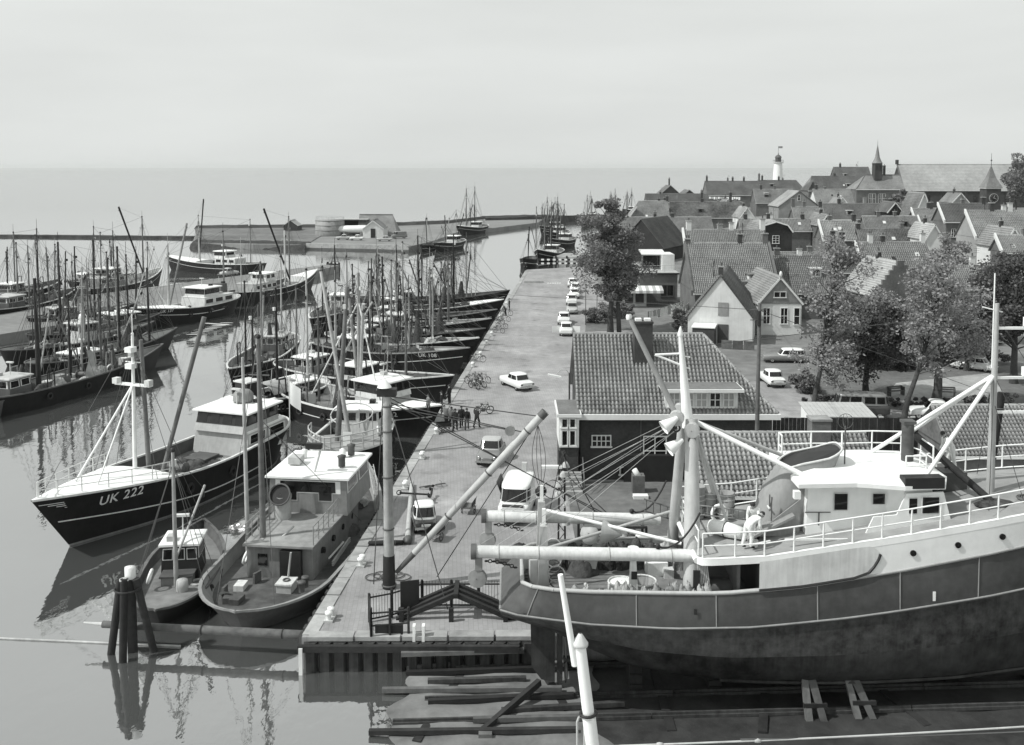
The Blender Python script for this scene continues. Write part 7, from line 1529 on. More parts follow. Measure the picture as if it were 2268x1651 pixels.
q = at(1413, 1090); t = thing('winch_box', 'small brick pedestal with a white lamp on the grass before the harbour house', 'pedestal', (q.x, q.y, 0)); MB().box((0, 0, .55), (.75, .7, 1.1)).build('pedestal', 'brickm', t); MB().lathe((-.1, -.1, 1.2), [(.02, -.3), (.17, -.25), (.17, .3), (.02, .32)], 10, ax=(-.5, 0, .8)).build('lamp', 'white', t); MB().box((0, -1.2, .12), (.9, .5, .2)).build('step_stone', 'white', t)
# ------------------------------------------------------------------ the big trawler on the slip (local x = place X, bow to the right)
SY = 39.3
sh = thing('trawler', 'large grey and white trawler hauled out on the slip in the foreground', 'trawler', (0, SY, 0))
ip = lambda x, xs, ys: float(np.interp(x, xs, ys))
def hbt(x): return ip(x, [.4, .8, 1.6, 3, 6, 10, 15, 18, 21, 24, 26.5, 28.5], [1.75, 2.15, 2.45, 2.65, 2.82, 2.9, 2.9, 2.8, 2.45, 1.7, .85, .04])
def zt_(x): return ip(x, [.4, 8, 11, 14, 19, 24, 28.5], [3.9, 3.95, 4.25, 4.75, 5.65, 6.5, 7.1])
def zrb(x): return ip(x, [.4, 3, 6, 9, 12.5, 19, 28.5], [2.95, 2.78, 2.68, 2.75, 3.1, 4.0, 5.4])
def hbr(x): return hbt(x) + ip(x, [.4, 6, 14, 22, 28.5], [.22, .16, .12, -.1, -.03])
def hbw(x): return ip(x, [.4, 1.5, 3, 5, 8, 12, 17, 21, 24, 26.5, 28.5], [.7, 1.25, 1.75, 2.3, 2.75, 2.9, 2.75, 2.0, 1.1, .4, .03])
def zw_(x): return ip(x, [.4, 1.5, 3, 5, 8, 14, 28.5], [2.1, 1.85, 1.5, 1.15, .95, 1.0, 2.2])
def zk(x): return ip(x, [.4, 1.5, 3, 4.5, 7, 10, 24, 27, 28.5], [1.9, 1.5, .75, .1, -.35, -.55, -.55, .6, 3.0])
XS = sorted(set([.4, .6, .8, 1.2, 1.6, 2.2] + list(np.linspace(3, 26, 36)) + [26.8, 27.6, 28.2, 28.5]))
def sx_(x, z):                                              # the stern rakes out below the rail, the stem rakes forward above
    return x - (.85 * max(0, (1.6 - x) / 1.2) * max(0, min(1, (zt_(x) - z) / .95)) if x < 1.6 else 0) + (2.0 * ((x - 22) / 6.5) ** 2 * (z - 2) / 5 if x > 22 else 0) + (.7 * max(0, (2.6 - z) / 2) * max(0, (1.6 - x)) if x < 1.6 and z < 2.6 else 0)
def sect(x):
    r, w, k = (hbr(x), zrb(x)), (hbw(x), zw_(x)), (.14, zk(x))
    pts = [(hbt(x), zt_(x)), ((hbt(x) + r[0]) / 2, (zt_(x) + r[1]) / 2), r, (r[0] * .99, r[1] - .12)]
    for f in (.35, .7): pts.append((r[0] + (w[0] - r[0]) * f ** 1.6, r[1] + (w[1] - r[1]) * f))
    pts.append(w)
    for f in (.3, .6, .85): pts.append((w[0] * (1 - f ** 1.7) + .14 * f, w[1] + (k[1] - w[1]) * (1 - (1 - f) ** 1.3)))
    pts.append(k); return pts
mb = MB(); nP = None
for sd in (-1, 1):
    rows = []
    for x in XS: rows.append([(sx_(x, z), sd * y, z) for y, z in sect(x)])
    nP = len(rows[0]); o0 = len(mb.v); mb.v += [tuple(p) for r in rows for p in r]
    for i in range(len(rows) - 1):
        for j in range(nP - 1):
            f = (i * nP + j, i * nP + j + 1, (i + 1) * nP + j + 1, (i + 1) * nP + j); f = tuple(q + o0 for q in f)
            mb.f.append(f if sd < 0 else f[::-1]); mb.sm.append(True); mb.mi.append(0 if j < 3 else 2 if j < 5 else 1)
s0 = sect(.4); tr = [(sx_(.4, z), -y, z) for y, z in s0]; tl_ = [(p[0], -p[1], p[2]) for p in tr]
for j in range(nP - 1): mb.cur = 0 if j < 3 else 2 if j < 5 else 1; mb.add([tr[j], tl_[j], tl_[j + 1], tr[j + 1]], [(0, 1, 2, 3)])
mb.build('hull', ['hullg', 'boot', 'belt'], sh)
rb = MB(); cap = MB(); bk = MB()
for sd in (-1, 1):
    P = [(sx_(x, zrb(x)), sd * (hbr(x) + .03), zrb(x)) for x in XS]; rb.path(P, .042, 6)
    P = [(sx_(x, zt_(x)), sd * (hbt(x) - .02), zt_(x) + .03) for x in XS]; cap.path(P, .085, 6)
    bk.path([(x, sd * (hbw(x) * .86), (zw_(x) * .55 + zk(x) * .45)) for x in np.linspace(8, 20, 14)], .07, 5)
rb.tube((sx_(.4, zrb(.4)), -hbr(.4), zrb(.4)), (sx_(.4, zrb(.4)), hbr(.4), zrb(.4)), .06, n=6); cap.tube((.4, -hbt(.4), zt_(.4) + .03), (.4, hbt(.4), zt_(.4) + .03), .085, n=6)
rb.build('rubbing_strake', 'mgrey', sh); cap.build('rail_cap', 'lgrey', sh); bk.build('bilge_keel', 'boot', sh)
for x in (1.0, 2.0, 4.7, 7.7, 11.5, 14.6, 17.6):
    MB().path([(sx_(x, z), -y - .012, z) for y, z in sect(x)[:3]], .022, 5).build('plate_seam', 'mgrey', sh)
MB().ext([(sx_(6.85, 3.3), -hbt(6.85) - .16, 3.22), (6.97, -hbt(6.9) - .16, 3.22), (6.97, -hbt(6.9) - .13, 3.42), (6.85, -hbt(6.85) - .13, 3.42)], (0, -.02, 0)).build('freeing_port', 'black', sh)
for x, w in ((15.9, .5),): MB().box((x, -hbt(x) - .05, 3.9), (.1, .06, .35)).build('draught_mark', 'white', sh)
# decks
DZ = lambda x: zt_(x) - .95
mb = MB(); mb.grid([[(x if x > .5 else .45, y * (hbt(x) - .06), DZ(x) + .05 * (1 - y * y)) for y in (-1, -.5, 0, .5, 1)] for x in XS if x < 15], flip=True); mb.build('aft_deck', 'deck', sh)
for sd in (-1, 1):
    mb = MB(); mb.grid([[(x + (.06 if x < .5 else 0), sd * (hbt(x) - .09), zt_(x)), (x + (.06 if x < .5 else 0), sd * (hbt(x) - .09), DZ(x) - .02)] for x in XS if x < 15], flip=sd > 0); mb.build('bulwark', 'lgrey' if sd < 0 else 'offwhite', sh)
    for i in range(10): x = 1.2 + .9 * i; MB().box((x, sd * (hbt(x) - .22), DZ(x) + .4), (.05, .25, .8)).build('bulwark_stay', 'lgrey', sh)
MB().add([(.47, -1.7, 3.9), (.47, 1.7, 3.9), (.47, 1.7, 2.95), (.47, -1.7, 2.95)], [(0, 1, 2, 3)]).build('bulwark', 'lgrey', sh)
for i in range(16): MB().box((4.5, -2.4 + .32 * i, 3.012), (8.2, .022, .02)).build('deck_seam', 'dgrey', sh)
def zr_(x): return ip(x, [6.9, 9.5, 14, 19, 28.5], [5.2, 5.35, 6.05, 6.85, 8.1])
XR = [7.0, 7.15, 7.5] + [x for x in XS if x > 7.8]
def hbu(x): return hbt(x) + .02 + (.25 * ((x - 18) / 10) if x > 18 else 0) - (.25 if x < 7.1 else .06 if x < 7.3 else 0)
mb = MB(); mb.grid([[(sx_(x, zr_(x)), y * hbu(x), zr_(x) + .07 * (1 - y * y)) for y in (-1, -.6, 0, .6, 1)] for x in XR], flip=True); mb.build('boat_deck', 'lgrey' if False else mat('boat_deck_paint', .27, .8, .25, 1.5), sh)
mb = MB()
for sd in (-1, 1):
    mb.grid([[(sx_(x, zr_(x)), sd * (hbu(x) + .015), zr_(x) + .08), (sx_(x, zr_(x)), sd * (hbu(x) + .03), zr_(x) - .17)] for x in XR], flip=sd > 0)
    mb.grid([[(sx_(x, zr_(x)), sd * (hbu(x) - .12), zr_(x) + .085), (sx_(x, zr_(x)), sd * (hbu(x) + .02), zr_(x) + .08)] for x in XR], flip=sd > 0)
mb.tube((7.0, -hbu(7.0), 5.15), (7.0, hbu(7.0), 5.15), .12, n=8); mb.build('deck_edge', 'white', sh)
for sd in (-1, 1):
    mb = MB(); X1 = [12.9] + [x for x in XR if x > 12.95]
    mb.grid([[(sx_(x, zr_(x) - .15), sd * (hbu(x) + .022), zr_(x) - .15), (sx_(x, zt_(x) + .05), sd * (hbt(x) + .035), zt_(x) + .05)] for x in X1], flip=sd > 0); mb.build('upper_side', 'white', sh)
    mb = MB(); X2 = [9.3, 9.8] + [x for x in XR if 9.9 < x < 13.2] + [13.4, 13.6, 13.75]
    def lowz(x): return zt_(x) + .10 + .55 * max(0, (x - 13.0) / .75) ** 2.5
    def topz(x): return zr_(x) - .1 - .25 * max(0, (x - 13.2) / .55) ** 2.5
    mb.grid([[(x, sd * (hbu(x) + .05), topz(x)), (x, sd * (hbt(x) + .06), lowz(x))] for x in X2], flip=sd > 0); mb.build('side_panel', 'offwhite', sh)
    mb = MB(); mb.path([(x, sd * (hbt(x) + .06), lowz(x) - .04) for x in X2] + [(13.82, sd * (hbt(13.9) + .07), zr_(13.9) - .5)], .055, 5); mb.build('panel_seal', 'black', sh)
MB().box((11.5, 0, 4.2), (4.2, 5.2, 1.9)).build('casing', 'dgrey', sh)
MB().box((8.6, 0, 4.4), (.12, 5.2, 1.6)).build('bulkhead', 'dgrey', sh)
for x in (15.05, 16.75, 18.45, 20.5): MB().tube((x, -hbt(x) + .1, (zt_(x) + zr_(x)) / 2), (x, -hbu(x) - .07, (zt_(x) + zr_(x)) / 2), .115, n=14).build('porthole', 'glass', sh)
# railing on the boat deck
for sd in (-1, 1):
    P = [(sx_(x, zr_(x)), sd * (hbu(x) - .06), zr_(x) + .08) for x in (7.2, 8.4, 9.5, 10.6, 11.7, 12.8, 13.9, 15.0, 16.1, 17.2, 18.3, 19.5, 21, 22.5)]; railing(sh, P, .95, .034, 1, 'white', n=6)
railing(sh, [(7.1, y, 5.28) for y in (-2.4, -1.2, 0, 1.2, 2.4)], .95, .034, 1, 'white', n=6)
# wheelhouse
def ddz(x): return zr_(x) + .02
wz0, wz1 = 5.62, 7.72
wp = [(11.45, -1.45), (14.6, -1.45), (15.1, -1.95), (16.5, -1.75), (16.85, -.8), (16.85, .8), (16.5, 1.75), (15.1, 1.95), (14.6, 1.5), (11.45, 1.5)]
mb = MB(); tp = [(x - (.28 if x > 16 else 0) + (.1 if x < 12 else 0), y * .95) for x, y in wp]
k = len(wp); mb.add([(x, y, wz0 - .3 + .12 * (x - 11.45)) for x, y in wp] + [(x, y, wz1) for x, y in tp], [(i, (i + 1) % k, k + (i + 1) % k, k + i) for i in range(k)] + [tuple(range(k, 2 * k))])
wh = mb.build('wheelhouse', 'white', sh)
rp = [(11.0, -1.95), (13.3, -1.8), (15.0, -2.2), (16.6, -2.05), (17.1, -1.0), (17.1, 1.0), (16.6, 2.5), (15.0, 2.7), (13.3, 2.6), (11.0, 2.5)]
mb = MB(); k = len(rp); rows = [[(x, y, wz1 + .0) for x, y in rp], [(x, y, wz1 + .16) for x, y in rp], [(14 + (x - 14) * .97, y * .95, wz1 + .22) for x, y in rp], [(14 + (x - 14) * .7, y * .6, wz1 + .46) for x, y in rp]]
mb.grid(rows, closed=True, smooth=False); mb.add(rows[-1], [tuple(range(k))]); mb.add(rows[0], [tuple(range(k))[::-1]]); mb.build('roof', 'white', wh)
def wpane(x0, x1, z0, z1, y=-1.425, y1=None, nm='window'):
    y1 = y if y1 is None else y1
    c = [(x0, y, z0), (x1, y1, z0), (x1 - .0, y1 + .0, z1), (x0, y + .0, z1)]
    w = MB().ext(c, (0, -.05, 0)).build(nm, 'glass', wh); m_ = Vector(((x0 + x1) / 2, (y + y1) / 2, (z0 + z1) / 2))
    MB().ext([m_ + (Vector(p) - m_) * 1.14 for p in c], (0, -.03, 0)).build('frame', 'offwhite', w)
wpane(12.55, 13.05, 6.72, 7.35); wpane(14.05, 14.5, 6.95, 7.35)
wpane(15.2, 15.5, 6.8, 7.38, -2.07, -2.06); wpane(15.72, 16.35, 6.8, 7.42, -2.05, -2.03)
for y in (-.85, 0, .85): MB().box((16.74, y, 7.1), (.12, .65, .6), ry=-.12).build('window', 'glass', wh)
MB().ext([(13.5, -2.1, 5.85), (16.9, -2.0, 6.35), (16.55, -2.0, 7.6), (15.1, -2.05, 7.55), (14.75, -2.07, 6.72), (13.85, -2.1, 6.65)], (0, .08, 0)).build('bridge_wing', 'white', sh)
MB().box((15.75, -1.9, 7.98), (1.55, .5, .42), rz=.05).build('visor', 'black', wh)
for x in (11.05,): MB().box((x, -1.55, 7.35), (.25, .25, .3)).build('side_lamp', 'white', wh)
o = MB().box((11.9, -1.47, 6.62), (1.0, .03, .03)).build('rail_bar', 'dgrey', wh); MB().box((11.95, -1.47, 6.35), (.05, .03, .5)).build('rail_bar', 'dgrey', wh)
# funnel casing
mb = MB(); n = 24; rows = []
for f, (cx_, a, b, z) in ((0, (10.7, 1.1, 1.0, 5.45)), (.5, (11.3, 1.15, 1.0, 7.0)), (1, (12.0, 1.2, .85, 8.45))):
    rows.append([(cx_ + sup(a, b, 3.2, 2 * math.pi * i / n)[0], sup(a, b, 3.2, 2 * math.pi * i / n)[1], z + (.42 * math.cos(2 * math.pi * i / n) if f == 1 else 0)) for i in range(n)])
mb.grid(rows, closed=True); fu = mb.build('funnel', mat('funnel_paint', .26, .6, .2, 1.5, streak=.5), sh)
MB().add([(12.0 + (p[0] - 12.0) * .93, p[1] * .93, p[2] - .06) for p in rows[-1]], [tuple(range(n))]).build('funnel_mouth', 'black', fu)
MB().path([tuple(p) for p in rows[-1]] + [tuple(rows[-1][0])], .045, 6).build('funnel_rim', 'offwhite', fu)
MB().box((10.15, -.75, 6.6), (.05, .5, .05)).build('hand_rail', 'white', fu)
MB().ext([(9.4, -1.15, 5.5), (11.3, -1.15, 5.6), (11.3, -1.15, 7.0)], (0, .06, 0)).build('screen', 'mgrey', sh)
st = MB().ext([(9.2, -1.5, 5.46), (9.2, -.5, 5.46), (11.0, -.5, 6.4), (11.0, -1.5, 6.4)], (0, 0, .1)).build('skylight', 'mgrey', sh)
for y_ in (-1.1, -.8): MB().tube((10.2, y_, 5.5), (10.2, y_, 7.1), .025, n=5).build('rod', 'dgrey', sh)
# roof rails and gear
rr = [(11.2, 1.2, wz1 + .2), (11.2, 1.7, wz1 + .2), (12.6, 1.85, wz1 + .2), (13.9, 1.85, wz1 + .2), (15.2, 1.95, wz1 + .2), (16.4, 1.85, wz1 + .2), (16.8, .8, wz1 + .2), (16.8, -.4, wz1 + .2)]
railing(wh, rr, 1.0, .035, 1, 'white', n=6)
MB().tube((16.0, .2, wz1 + .2), (16.0, .2, wz1 + 2.0), .24, n=10).build('compass_post', 'wood', sh); MB().box((16.0, .2, wz1 + 2.05), (.5, .5, .12)).build('post_cap', 'wood', sh)
railing(wh, [(15.6, -.7, wz1 + .2), (16.4, -.7, wz1 + .2), (16.4, -.1, wz1 + .2)], .7, .03, 1, 'white', n=6)
MB().tube((13.3, -.3, wz1 + .2), (13.3, -.3, wz1 + 2.0), .03, n=5).build('aerial', 'dgrey', sh); MB().torus((13.3, -.3, wz1 + 2.2), (0, 1, 0), .3, .012, 18, 4).build('aerial_loop', 'dgrey', sh); MB().torus((13.3, -.3, wz1 + 2.2), (1, 0, 0), .3, .012, 18, 4).build('aerial_loop', 'dgrey', sh)
# forward mast
fm = atY(2207, 672, SY); fx_, fz = fm.x, fm.z
MB().tube((fx_, 0, 6.6), (fx_ + .02, 0, fz), .17, .09, 12).build('foremast', 'lgrey', sh)
MB().tube((fx_ - .1, 0, fz - 2.6), (fx_ - .1, 0, fz + 1.2), .03, n=5).build('aerial', 'white', sh)
for z, l_ in ((fz - 1.0, 1.6), (fz - 3.0, 1.6), (fz - 4.4, 2.2)):
    o = MB().box((fx_ + l_ / 2, 0, z), (l_, .12, .1)).build('mast_arm', 'white', sh); MB().box((fx_ + l_ * .8, 0, z + .25), (.26, .26, .36)).build('mast_lamp', 'white', o)
MB().tube((fx_ - .55, 0, fz - .15), (fx_ + .25, 0, fz - .35), .03, n=5).build('gaff', 'white', sh)
j = Vector((fx_, 0, fz - 2.9))
for e in ((16.3, 1.2, wz1 + 1.2), (15.9, -1.6, wz1 + .2), (14.6, 1.4, wz1 + .2)): MB().tube(j, e, .085, n=7).build('mast_stay', 'white', sh)
o = MB().tube((16.6, 1.0, wz1 + 1.3), (18.8, -1.2, 6.95), .16, .14, 10).build('derrick', 'woodd', sh); MB().mound((18.9, -1.3, 6.85), .8, .5, .2, 3).build('rope_heap', 'net', sh)
ropes(sh, [(j, (fx_ - 1.2, -2.4, 7.0)), (j, (fx_ + 1.5, -2.3, 7.2)), ((fx_, 0, fz - .4), (fx_ + 4, 0, 8)), ((fx_, 0, fz - .3), (1.6 * 4.2, 0, 12.8)), (j, (fx_ + .5, 2.2, 7)), (j + Vector((0, 0, -1)), (fx_ + .4, -2.0, 7.0))], .016, 'wire')
MB().box((17.6, 1.2, 7.0), (1.4, .5, .3)).build('locker', 'lgrey', sh)
# gallows mast: two legs joining at the head
hd = Vector((atY(1524, 925, SY).x, 0, atY(1524, 925, SY).z))
n1 = Vector((6.95, -2.05, 2.95)); n2 = Vector((6.75, 2.05, 2.95))
MB().tube(n1, hd + Vector((.1, -.25, 0)), .37, .25, 16).build('mast_leg', 'lgrey', sh); MB().tube(n2, hd + Vector((-.15, .3, 0)), .24, .18, 14).build('mast_leg', 'lgrey', sh)
o = MB().tube(hd - Vector((0, 0, .4)), (atY(1507, 745, SY).x, 0, atY(1507, 745, SY).z), .24, .08, 12).build('topmast', 'white', sh)
zt2 = atY(1507, 745, SY).z; xt2 = atY(1507, 745, SY).x
MB().lathe((xt2, 0, zt2), [(.1, 0), (.12, .1), (.02, .4)], 10).build('mast_cap', 'white', sh)
for a_, b_ in (((xt2 - 1.0, 0, zt2 - .75), (xt2 + .1, 0, zt2 - .7)), ((xt2 - 1.0, 0, zt2 - .75), (xt2 + .1, 0, zt2 - 1.2))): MB().tube(a_, b_, .05, n=6).build('bracket', 'white', sh)
for i in range(5): MB().tube((xt2 + .1, 0, zt2 - .8 - .45 * i), (xt2 + .4, 0, zt2 - .85 - .45 * i), .03, n=5).build('mast_step', 'white', sh)
for dx_, dy_, dz_, s_ in ((-.55, -.5, .1, 1.0), (-.3, .4, .2, .9), (.05, -.6, -.35, 1.0)):
    c = hd + Vector((dx_, dy_, dz_)); b_ = MB().lathe(c, [(.02, -.15), (.3 * s_, -.13), (.3 * s_, .13), (.02, .15)], 14, ax=(.3, 1, .1), smooth=False).build('sheave_block', 'lgrey', sh)
    MB().torus(c + Vector((0, -.05, -.4)), (0, 1, 0), .13, .04, 10, 5).build('shackle', 'rust', b_)
for c, a_ in ((hd + Vector((-.7, -.7, .05)), (-.8, -.2, -.5)), (hd + Vector((-.5, -.8, -.8)), (-.8, -.2, -.5))): MB().lathe(c, [(.08, -.2), (.14, 0), (.3, .5)], 12, ax=a_).build('deck_lamp', 'white', sh)
for e, r_, m_ in (((11.7, -1.3, wz1 + .15), .10, 'white'), ((11.5, 1.0, wz1 + .3), .08, 'lgrey'), ((8.8, 1.9, 5.4), .09, 'lgrey'), ((8.8, -.6, 5.3), .06, 'lgrey')): MB().tube(hd + Vector((.15, 0, -.1)), e, r_, n=8).build('mast_stay', m_, sh)
o = MB().tube((hd.x - .3, .3, hd.z - .2), (atY(1393, 703, SY + 1).x, 1.0, atY(1393, 703, SY + 1).z), .13, .09, 10).build('derrick', 'mgrey', sh); e2 = Vector((atY(1393, 703, SY + 1).x, 1.0, atY(1393, 703, SY + 1).z)); MB().lathe(e2, [(.1, -.1), (.13, 0), (.1, .12)], 8).build('derrick_cap', 'white', o)
MB().box((n1.x + .1, -2.35, 4.2), (.25, .1, .9)).build('mast_band', 'black', sh)
# trawl booms laid aft
b1a, b1b = atY(1046, 1222, SY - 1.75), atY(1535, 1231, SY - 1.75); b2a, b2b = atY(1069, 1143, SY + 2.2), atY(1462, 1151, SY + 2.2)
for a_, b_, off in ((b1a, b1b, -1.75), (b2a, b2b, 2.2)):
    a_ = Vector((a_.x, off, a_.z)); b_ = Vector((b_.x, off, b_.z))
    bo = MB().tube(a_, b_, .24, .25, 16).build('trawl_boom', 'offwhite', sh)
    MB().tube(a_ - Vector((.05, 0, 0)), a_ + Vector((.16, 0, 0)), .30, n=14).build('end_flange', 'steel', bo)
    for f in (.12, .3, .62, .9): q = a_.lerp(b_, f); MB().torus(q, (1, 0, 0), .25, .025, 14, 5).build('band', 'lgrey', bo)
    MB().box(a_ + Vector((.25, 0, -.45)), (.28, .3, .5)).build('sheave_hanger', 'mgrey', bo)
    c = a_ + Vector((.2, 0, -1.05)); MB().lathe(c, [(.02, -.13), (.36, -.1), (.36, .1), (.02, .13)], 18, ax=(.2, 1, 0), smooth=False).build('tow_block', 'mgrey', bo)
    ch = MB()
    for i in range(9): ch.torus(a_ + Vector((.55 + .14 * i, 0, -.38 - .004 * i * i)), (0, 1 if i % 2 else .1, .1 if i % 2 else 1), .07, .022, 8, 4)
    ch.build('chain', 'black', bo)
    MB().ball(a_.lerp(b_, .84) + Vector((0, 0, .34)), .12, 7).build('cleat', 'black', bo)
    hz_ = MB(); hz_.path(sag(a_.lerp(b_, .84) + Vector((0, 0, .34)), b_ + Vector((.25, 0, 1.7)), .5, 8), .04, 5); hz_.build('hose', 'black', bo)
    for w_ in ((.10, .3), (.16, .25), (.3, .2), (.02, .1)):
        ropes(bo, [(a_.lerp(b_, w_[0]) + Vector((0, 0, .2)), hd + Vector((-.3, off * .2, -w_[1])))], .010, 'ropel', 'hoist_wire', 4)
# stern gallows and gear on the after deck
for y_ in (-1.35, 1.5):
    g_ = MB(); g_.ext([(1.0, y_, 2.95), (1.5, y_, 2.95), (1.38, y_, 6.0), (1.1, y_, 6.0)], (0, .42, 0)); o = g_.build('gallows_post', 'lgrey', sh); MB().box((1.25, y_ + .2, 6.3), (.14, .14, .7)).build('post_tip', 'white', o)
for y_ in (-1.35, 1.5):
    for i in range(4): MB().torus((1.75, y_ - .1, 3.3 + .28 * i), (.2, 1, 0), .28 + .05 * (i % 2), .03, 14, 5).build('rope_hank', 'ropel' if i % 2 else 'rope', sh)
MB().tube((1.45, 1.5, 5.65), (6.8, -.4, 4.95), .075, n=8).build('spreader_pole', 'white', sh); MB().tube((1.3, -.2, 4.65), (6.8, 1.6, 5.6), .07, n=8).build('spreader_pole', 'lgrey', sh)
MB().lathe((4.0, .7, 5.0), [(.05, -.55), (.5, .25), (.52, .3)], 12, ax=(-1, .2, .1)).build('trawl_cone', 'lgrey', sh); MB().lathe((3.2, .9, 4.85), [(.05, .05), (.42, 0), (.42, -.06)], 14, ax=(-.6, -1, .3)).build('lamp_reflector', 'lgrey', sh)
def tub(x, y, z, r_, h_, m='lgrey'):
    o = MB().lathe((x, y, z), [(r_, 0), (r_, h_), (r_ - .06, h_), (r_ - .06, .1), (.02, .1)], 20).build('fish_tub', m, sh); MB().torus((x, y, z + h_), (0, 0, 1), r_ - .03, .045, 20, 5).build('tub_rim', 'offwhite', o)
tub(4.35, -.9, 2.98, .55, .62); tub(5.2, -.75, 2.98, .58, .6, 'mgrey')
MB().lathe((4.35, -.9, 3.58), [(.02, .06), (.5, 0)], 18).build('tub_lid', 'white', sh)
o = MB().ext([(4.55, -1.7, 2.98), (4.95, -1.7, 2.98), (4.82, -1.7, 4.9), (4.62, -1.7, 4.9)], (0, .28, 0)).build('roller_post', 'offwhite', sh); MB().tube((4.72, -1.56, 4.9), (4.72, -1.56, 5.25), .2, .22, 12).build('roller', 'white', o); MB().box((4.75, -1.72, 4.2), (.22, .06, .3)).build('plate', 'black', o)
rg = random.Random(17)
for i in range(22): x = 2.4 + .24 * i; MB().mound((x, -2.35 + rg.uniform(-.08, .08), DZ(x)), .3, .3, rg.uniform(.8, 1.2), 200 + i, 10).build('net_heap', 'netl', sh)
for i in range(16): x = 2.6 + .3 * i; MB().mound((x, 2.1 + rg.uniform(-.15, .2), DZ(x)), .4, .45, rg.uniform(.7, 1.3), 300 + i, 10).build('net_heap', 'net' if i < 12 else 'netl', sh)
MB().mound((3.0, 1.4, 2.98), .7, .6, 1.0, 9).build('net_heap', 'net', sh)
MB().ext([(2.9, 1.0, 3.4), (3.4, .9, 4.5), (3.7, .95, 4.4), (3.5, 1.05, 3.3)], (0, .05, 0)).build('canvas_cover', 'canvas', sh)
MB().box((6.05, 1.3, 3.3), (.85, .6, .55), rz=.1).build('fish_box', 'white', sh); MB().box((6.5, .9, 3.2), (.4, .4, .4)).build('fish_box', 'offwhite', sh)
MB().box((8.0, -.8, 3.5), (1.6, .9, 1.0)).build('trawl_winch', 'dgrey', sh); MB().tube((7.3, -1.5, 3.6), (8.8, -1.5, 3.6), .35, n=12).build('winch_drum', 'steel', sh)
for i in range(7):
    MB().path([(7.1 + .06 * i, -2.2, 4.9), (7.15 + .07 * i, -2.3, 3.9), (7.3 + .14 * i, -2.4 + .05 * (i % 2), 3.15)], .03, 4).build('hanging_line', 'ropel', sh)
for i in range(3): MB().torus((2.2 + .1 * i, -1.9, 3.02 + .05 * i), (0, 0, 1), .35, .04, 14, 5).build('rope_coil', 'ropel', sh)
for (x, y_) in ((3.0, .1), (3.3, -.6), (2.5, -.6), (5.9, -.4)): MB().ball((x, y_, 3.05), .09, 7).build('ring_bolt', 'offwhite', sh)
MB().box((.85, -.6, 3.7), (.3, .5, 1.5), rz=.1).build('stern_locker', 'lgrey', sh); MB().box((.9, .5, 3.5), (.3, .9, 1.2)).build('stern_locker', 'black', sh)
# boat-deck gear
for i, (x, y_, h_) in enumerate(((7.75, 1.6, 1.35), (8.35, 1.75, 1.15), (8.95, 1.4, 1.05))):
    o = MB().lathe((x, y_, zr_(x) + .08), [(.34, 0), (.38, h_), (.33, h_), (.3, .25), (.02, .25)], 16).build('wicker_basket', 'mgrey', sh)
    for z in (.2, .5, .8, 1.0): MB().torus((x, y_, zr_(x) + .08 + z), (0, 0, 1), .37, .03, 16, 5).build('hoop', 'lgrey' if z != .5 else 'dgrey', o)
buoy(sh, (8.55, .75, zr_(8.5) + .48), (.3, -1, .2), 'white', .34)
ld = MB(); p0, p1 = Vector((7.3, .2, zr_(7.3) + .75)), Vector((9.6, .2, zr_(9.6) + .35))
for z in (0, .38): ld.tube(p0 + Vector((0, 0, z)), p1 + Vector((0, 0, z)), .03, n=5)
for i in range(9): q = p0.lerp(p1, (i + .5) / 9); ld.tube(q, q + Vector((0, 0, .38)), .022, n=4)
ld.build('ladder', 'mgrey', sh)
ld = MB()
for z in (0, .5): ld.tube((5.6, 1.9, 5.5 + z), (7.0, 1.4, 5.2 + z), .035, n=5)
for i in range(5): x = 5.7 + .28 * i; ld.tube((x, 1.9 - .1 * i, 5.5 - .06 * i), (x, 1.9 - .1 * i, 6.0 - .06 * i), .02, n=4)
ld.build('ladder', 'dgrey', sh)
raft = MB().lathe((8.5, -.75, zr_(8.5) + .38), [(.02, -.75), (.24, -.7), (.3, -.1), (.3, .1), (.24, .7), (.02, .75)], 14, ax=(.75, -.6, 0)).build('liferaft_canister', 'white', sh); MB().torus((8.5, -.75, zr_(8.5) + .38), (.75, -.6, 0), .31, .025, 14, 5).build('strap', 'dgrey', raft)
MB().lathe((9.35, -1.9, zr_(9.3) + .08), [(.13, 0), (.15, .25), (.13, .25), (.11, .05), (.02, .05)], 12).build('paint_pot', 'offwhite', sh)
MB().box((12.0, -2.3, zr_(12) + .12), (3.2, .06, .06), rz=.02).build('oar', 'white', sh)
MB().tube((9.9, -2.1, zr_(9.9) + .3), (9.1, -2.3, zr_(9.1) + .3), .05, n=6).build('pipe', 'offwhite', sh)
for i in range(6): MB().torus((20.2 + .1 * i, -1.2, 7.1), (0, 0, 1), .4, .03, 14, 4).build('rope_coil', 'rope', sh)
# rudder, propeller, shores
MB().ext([(.75, -.08, 1.7), (1.75, -.08, 1.2), (1.75, -.08, -.95), (1.2, -.08, -.85), (.8, -.08, -.3)], (0, .16, 0)).build('rudder', 'boot', sh); MB().box((1.95, 0, .1), (.22, .26, 2.4)).build('rudder_post', 'rust', sh)
MB().tube((2.1, 0, -.05), (2.9, 0, -.05), .16, n=10).build('shaft', 'rust', sh)
for i in range(4):
    a_ = i * math.pi / 2 + .25; c = Vector((2.2, .62 * math.cos(a_), -.05 + .62 * math.sin(a_))); MB().ball(c, .5, 10, sx=.12, sy=.5 + .5 * abs(math.cos(a_)), sz=.5 + .5 * abs(math.sin(a_))).build('propeller_blade', 'steel', sh)
for i in range(7): MB().box((5.0 + 3.2 * i, 0, slipz(5 + 3.2 * i) / 2 - .3 - .1), (.6, 1.4, .55)).build('keel_block', 'woodd', sh) if False else None
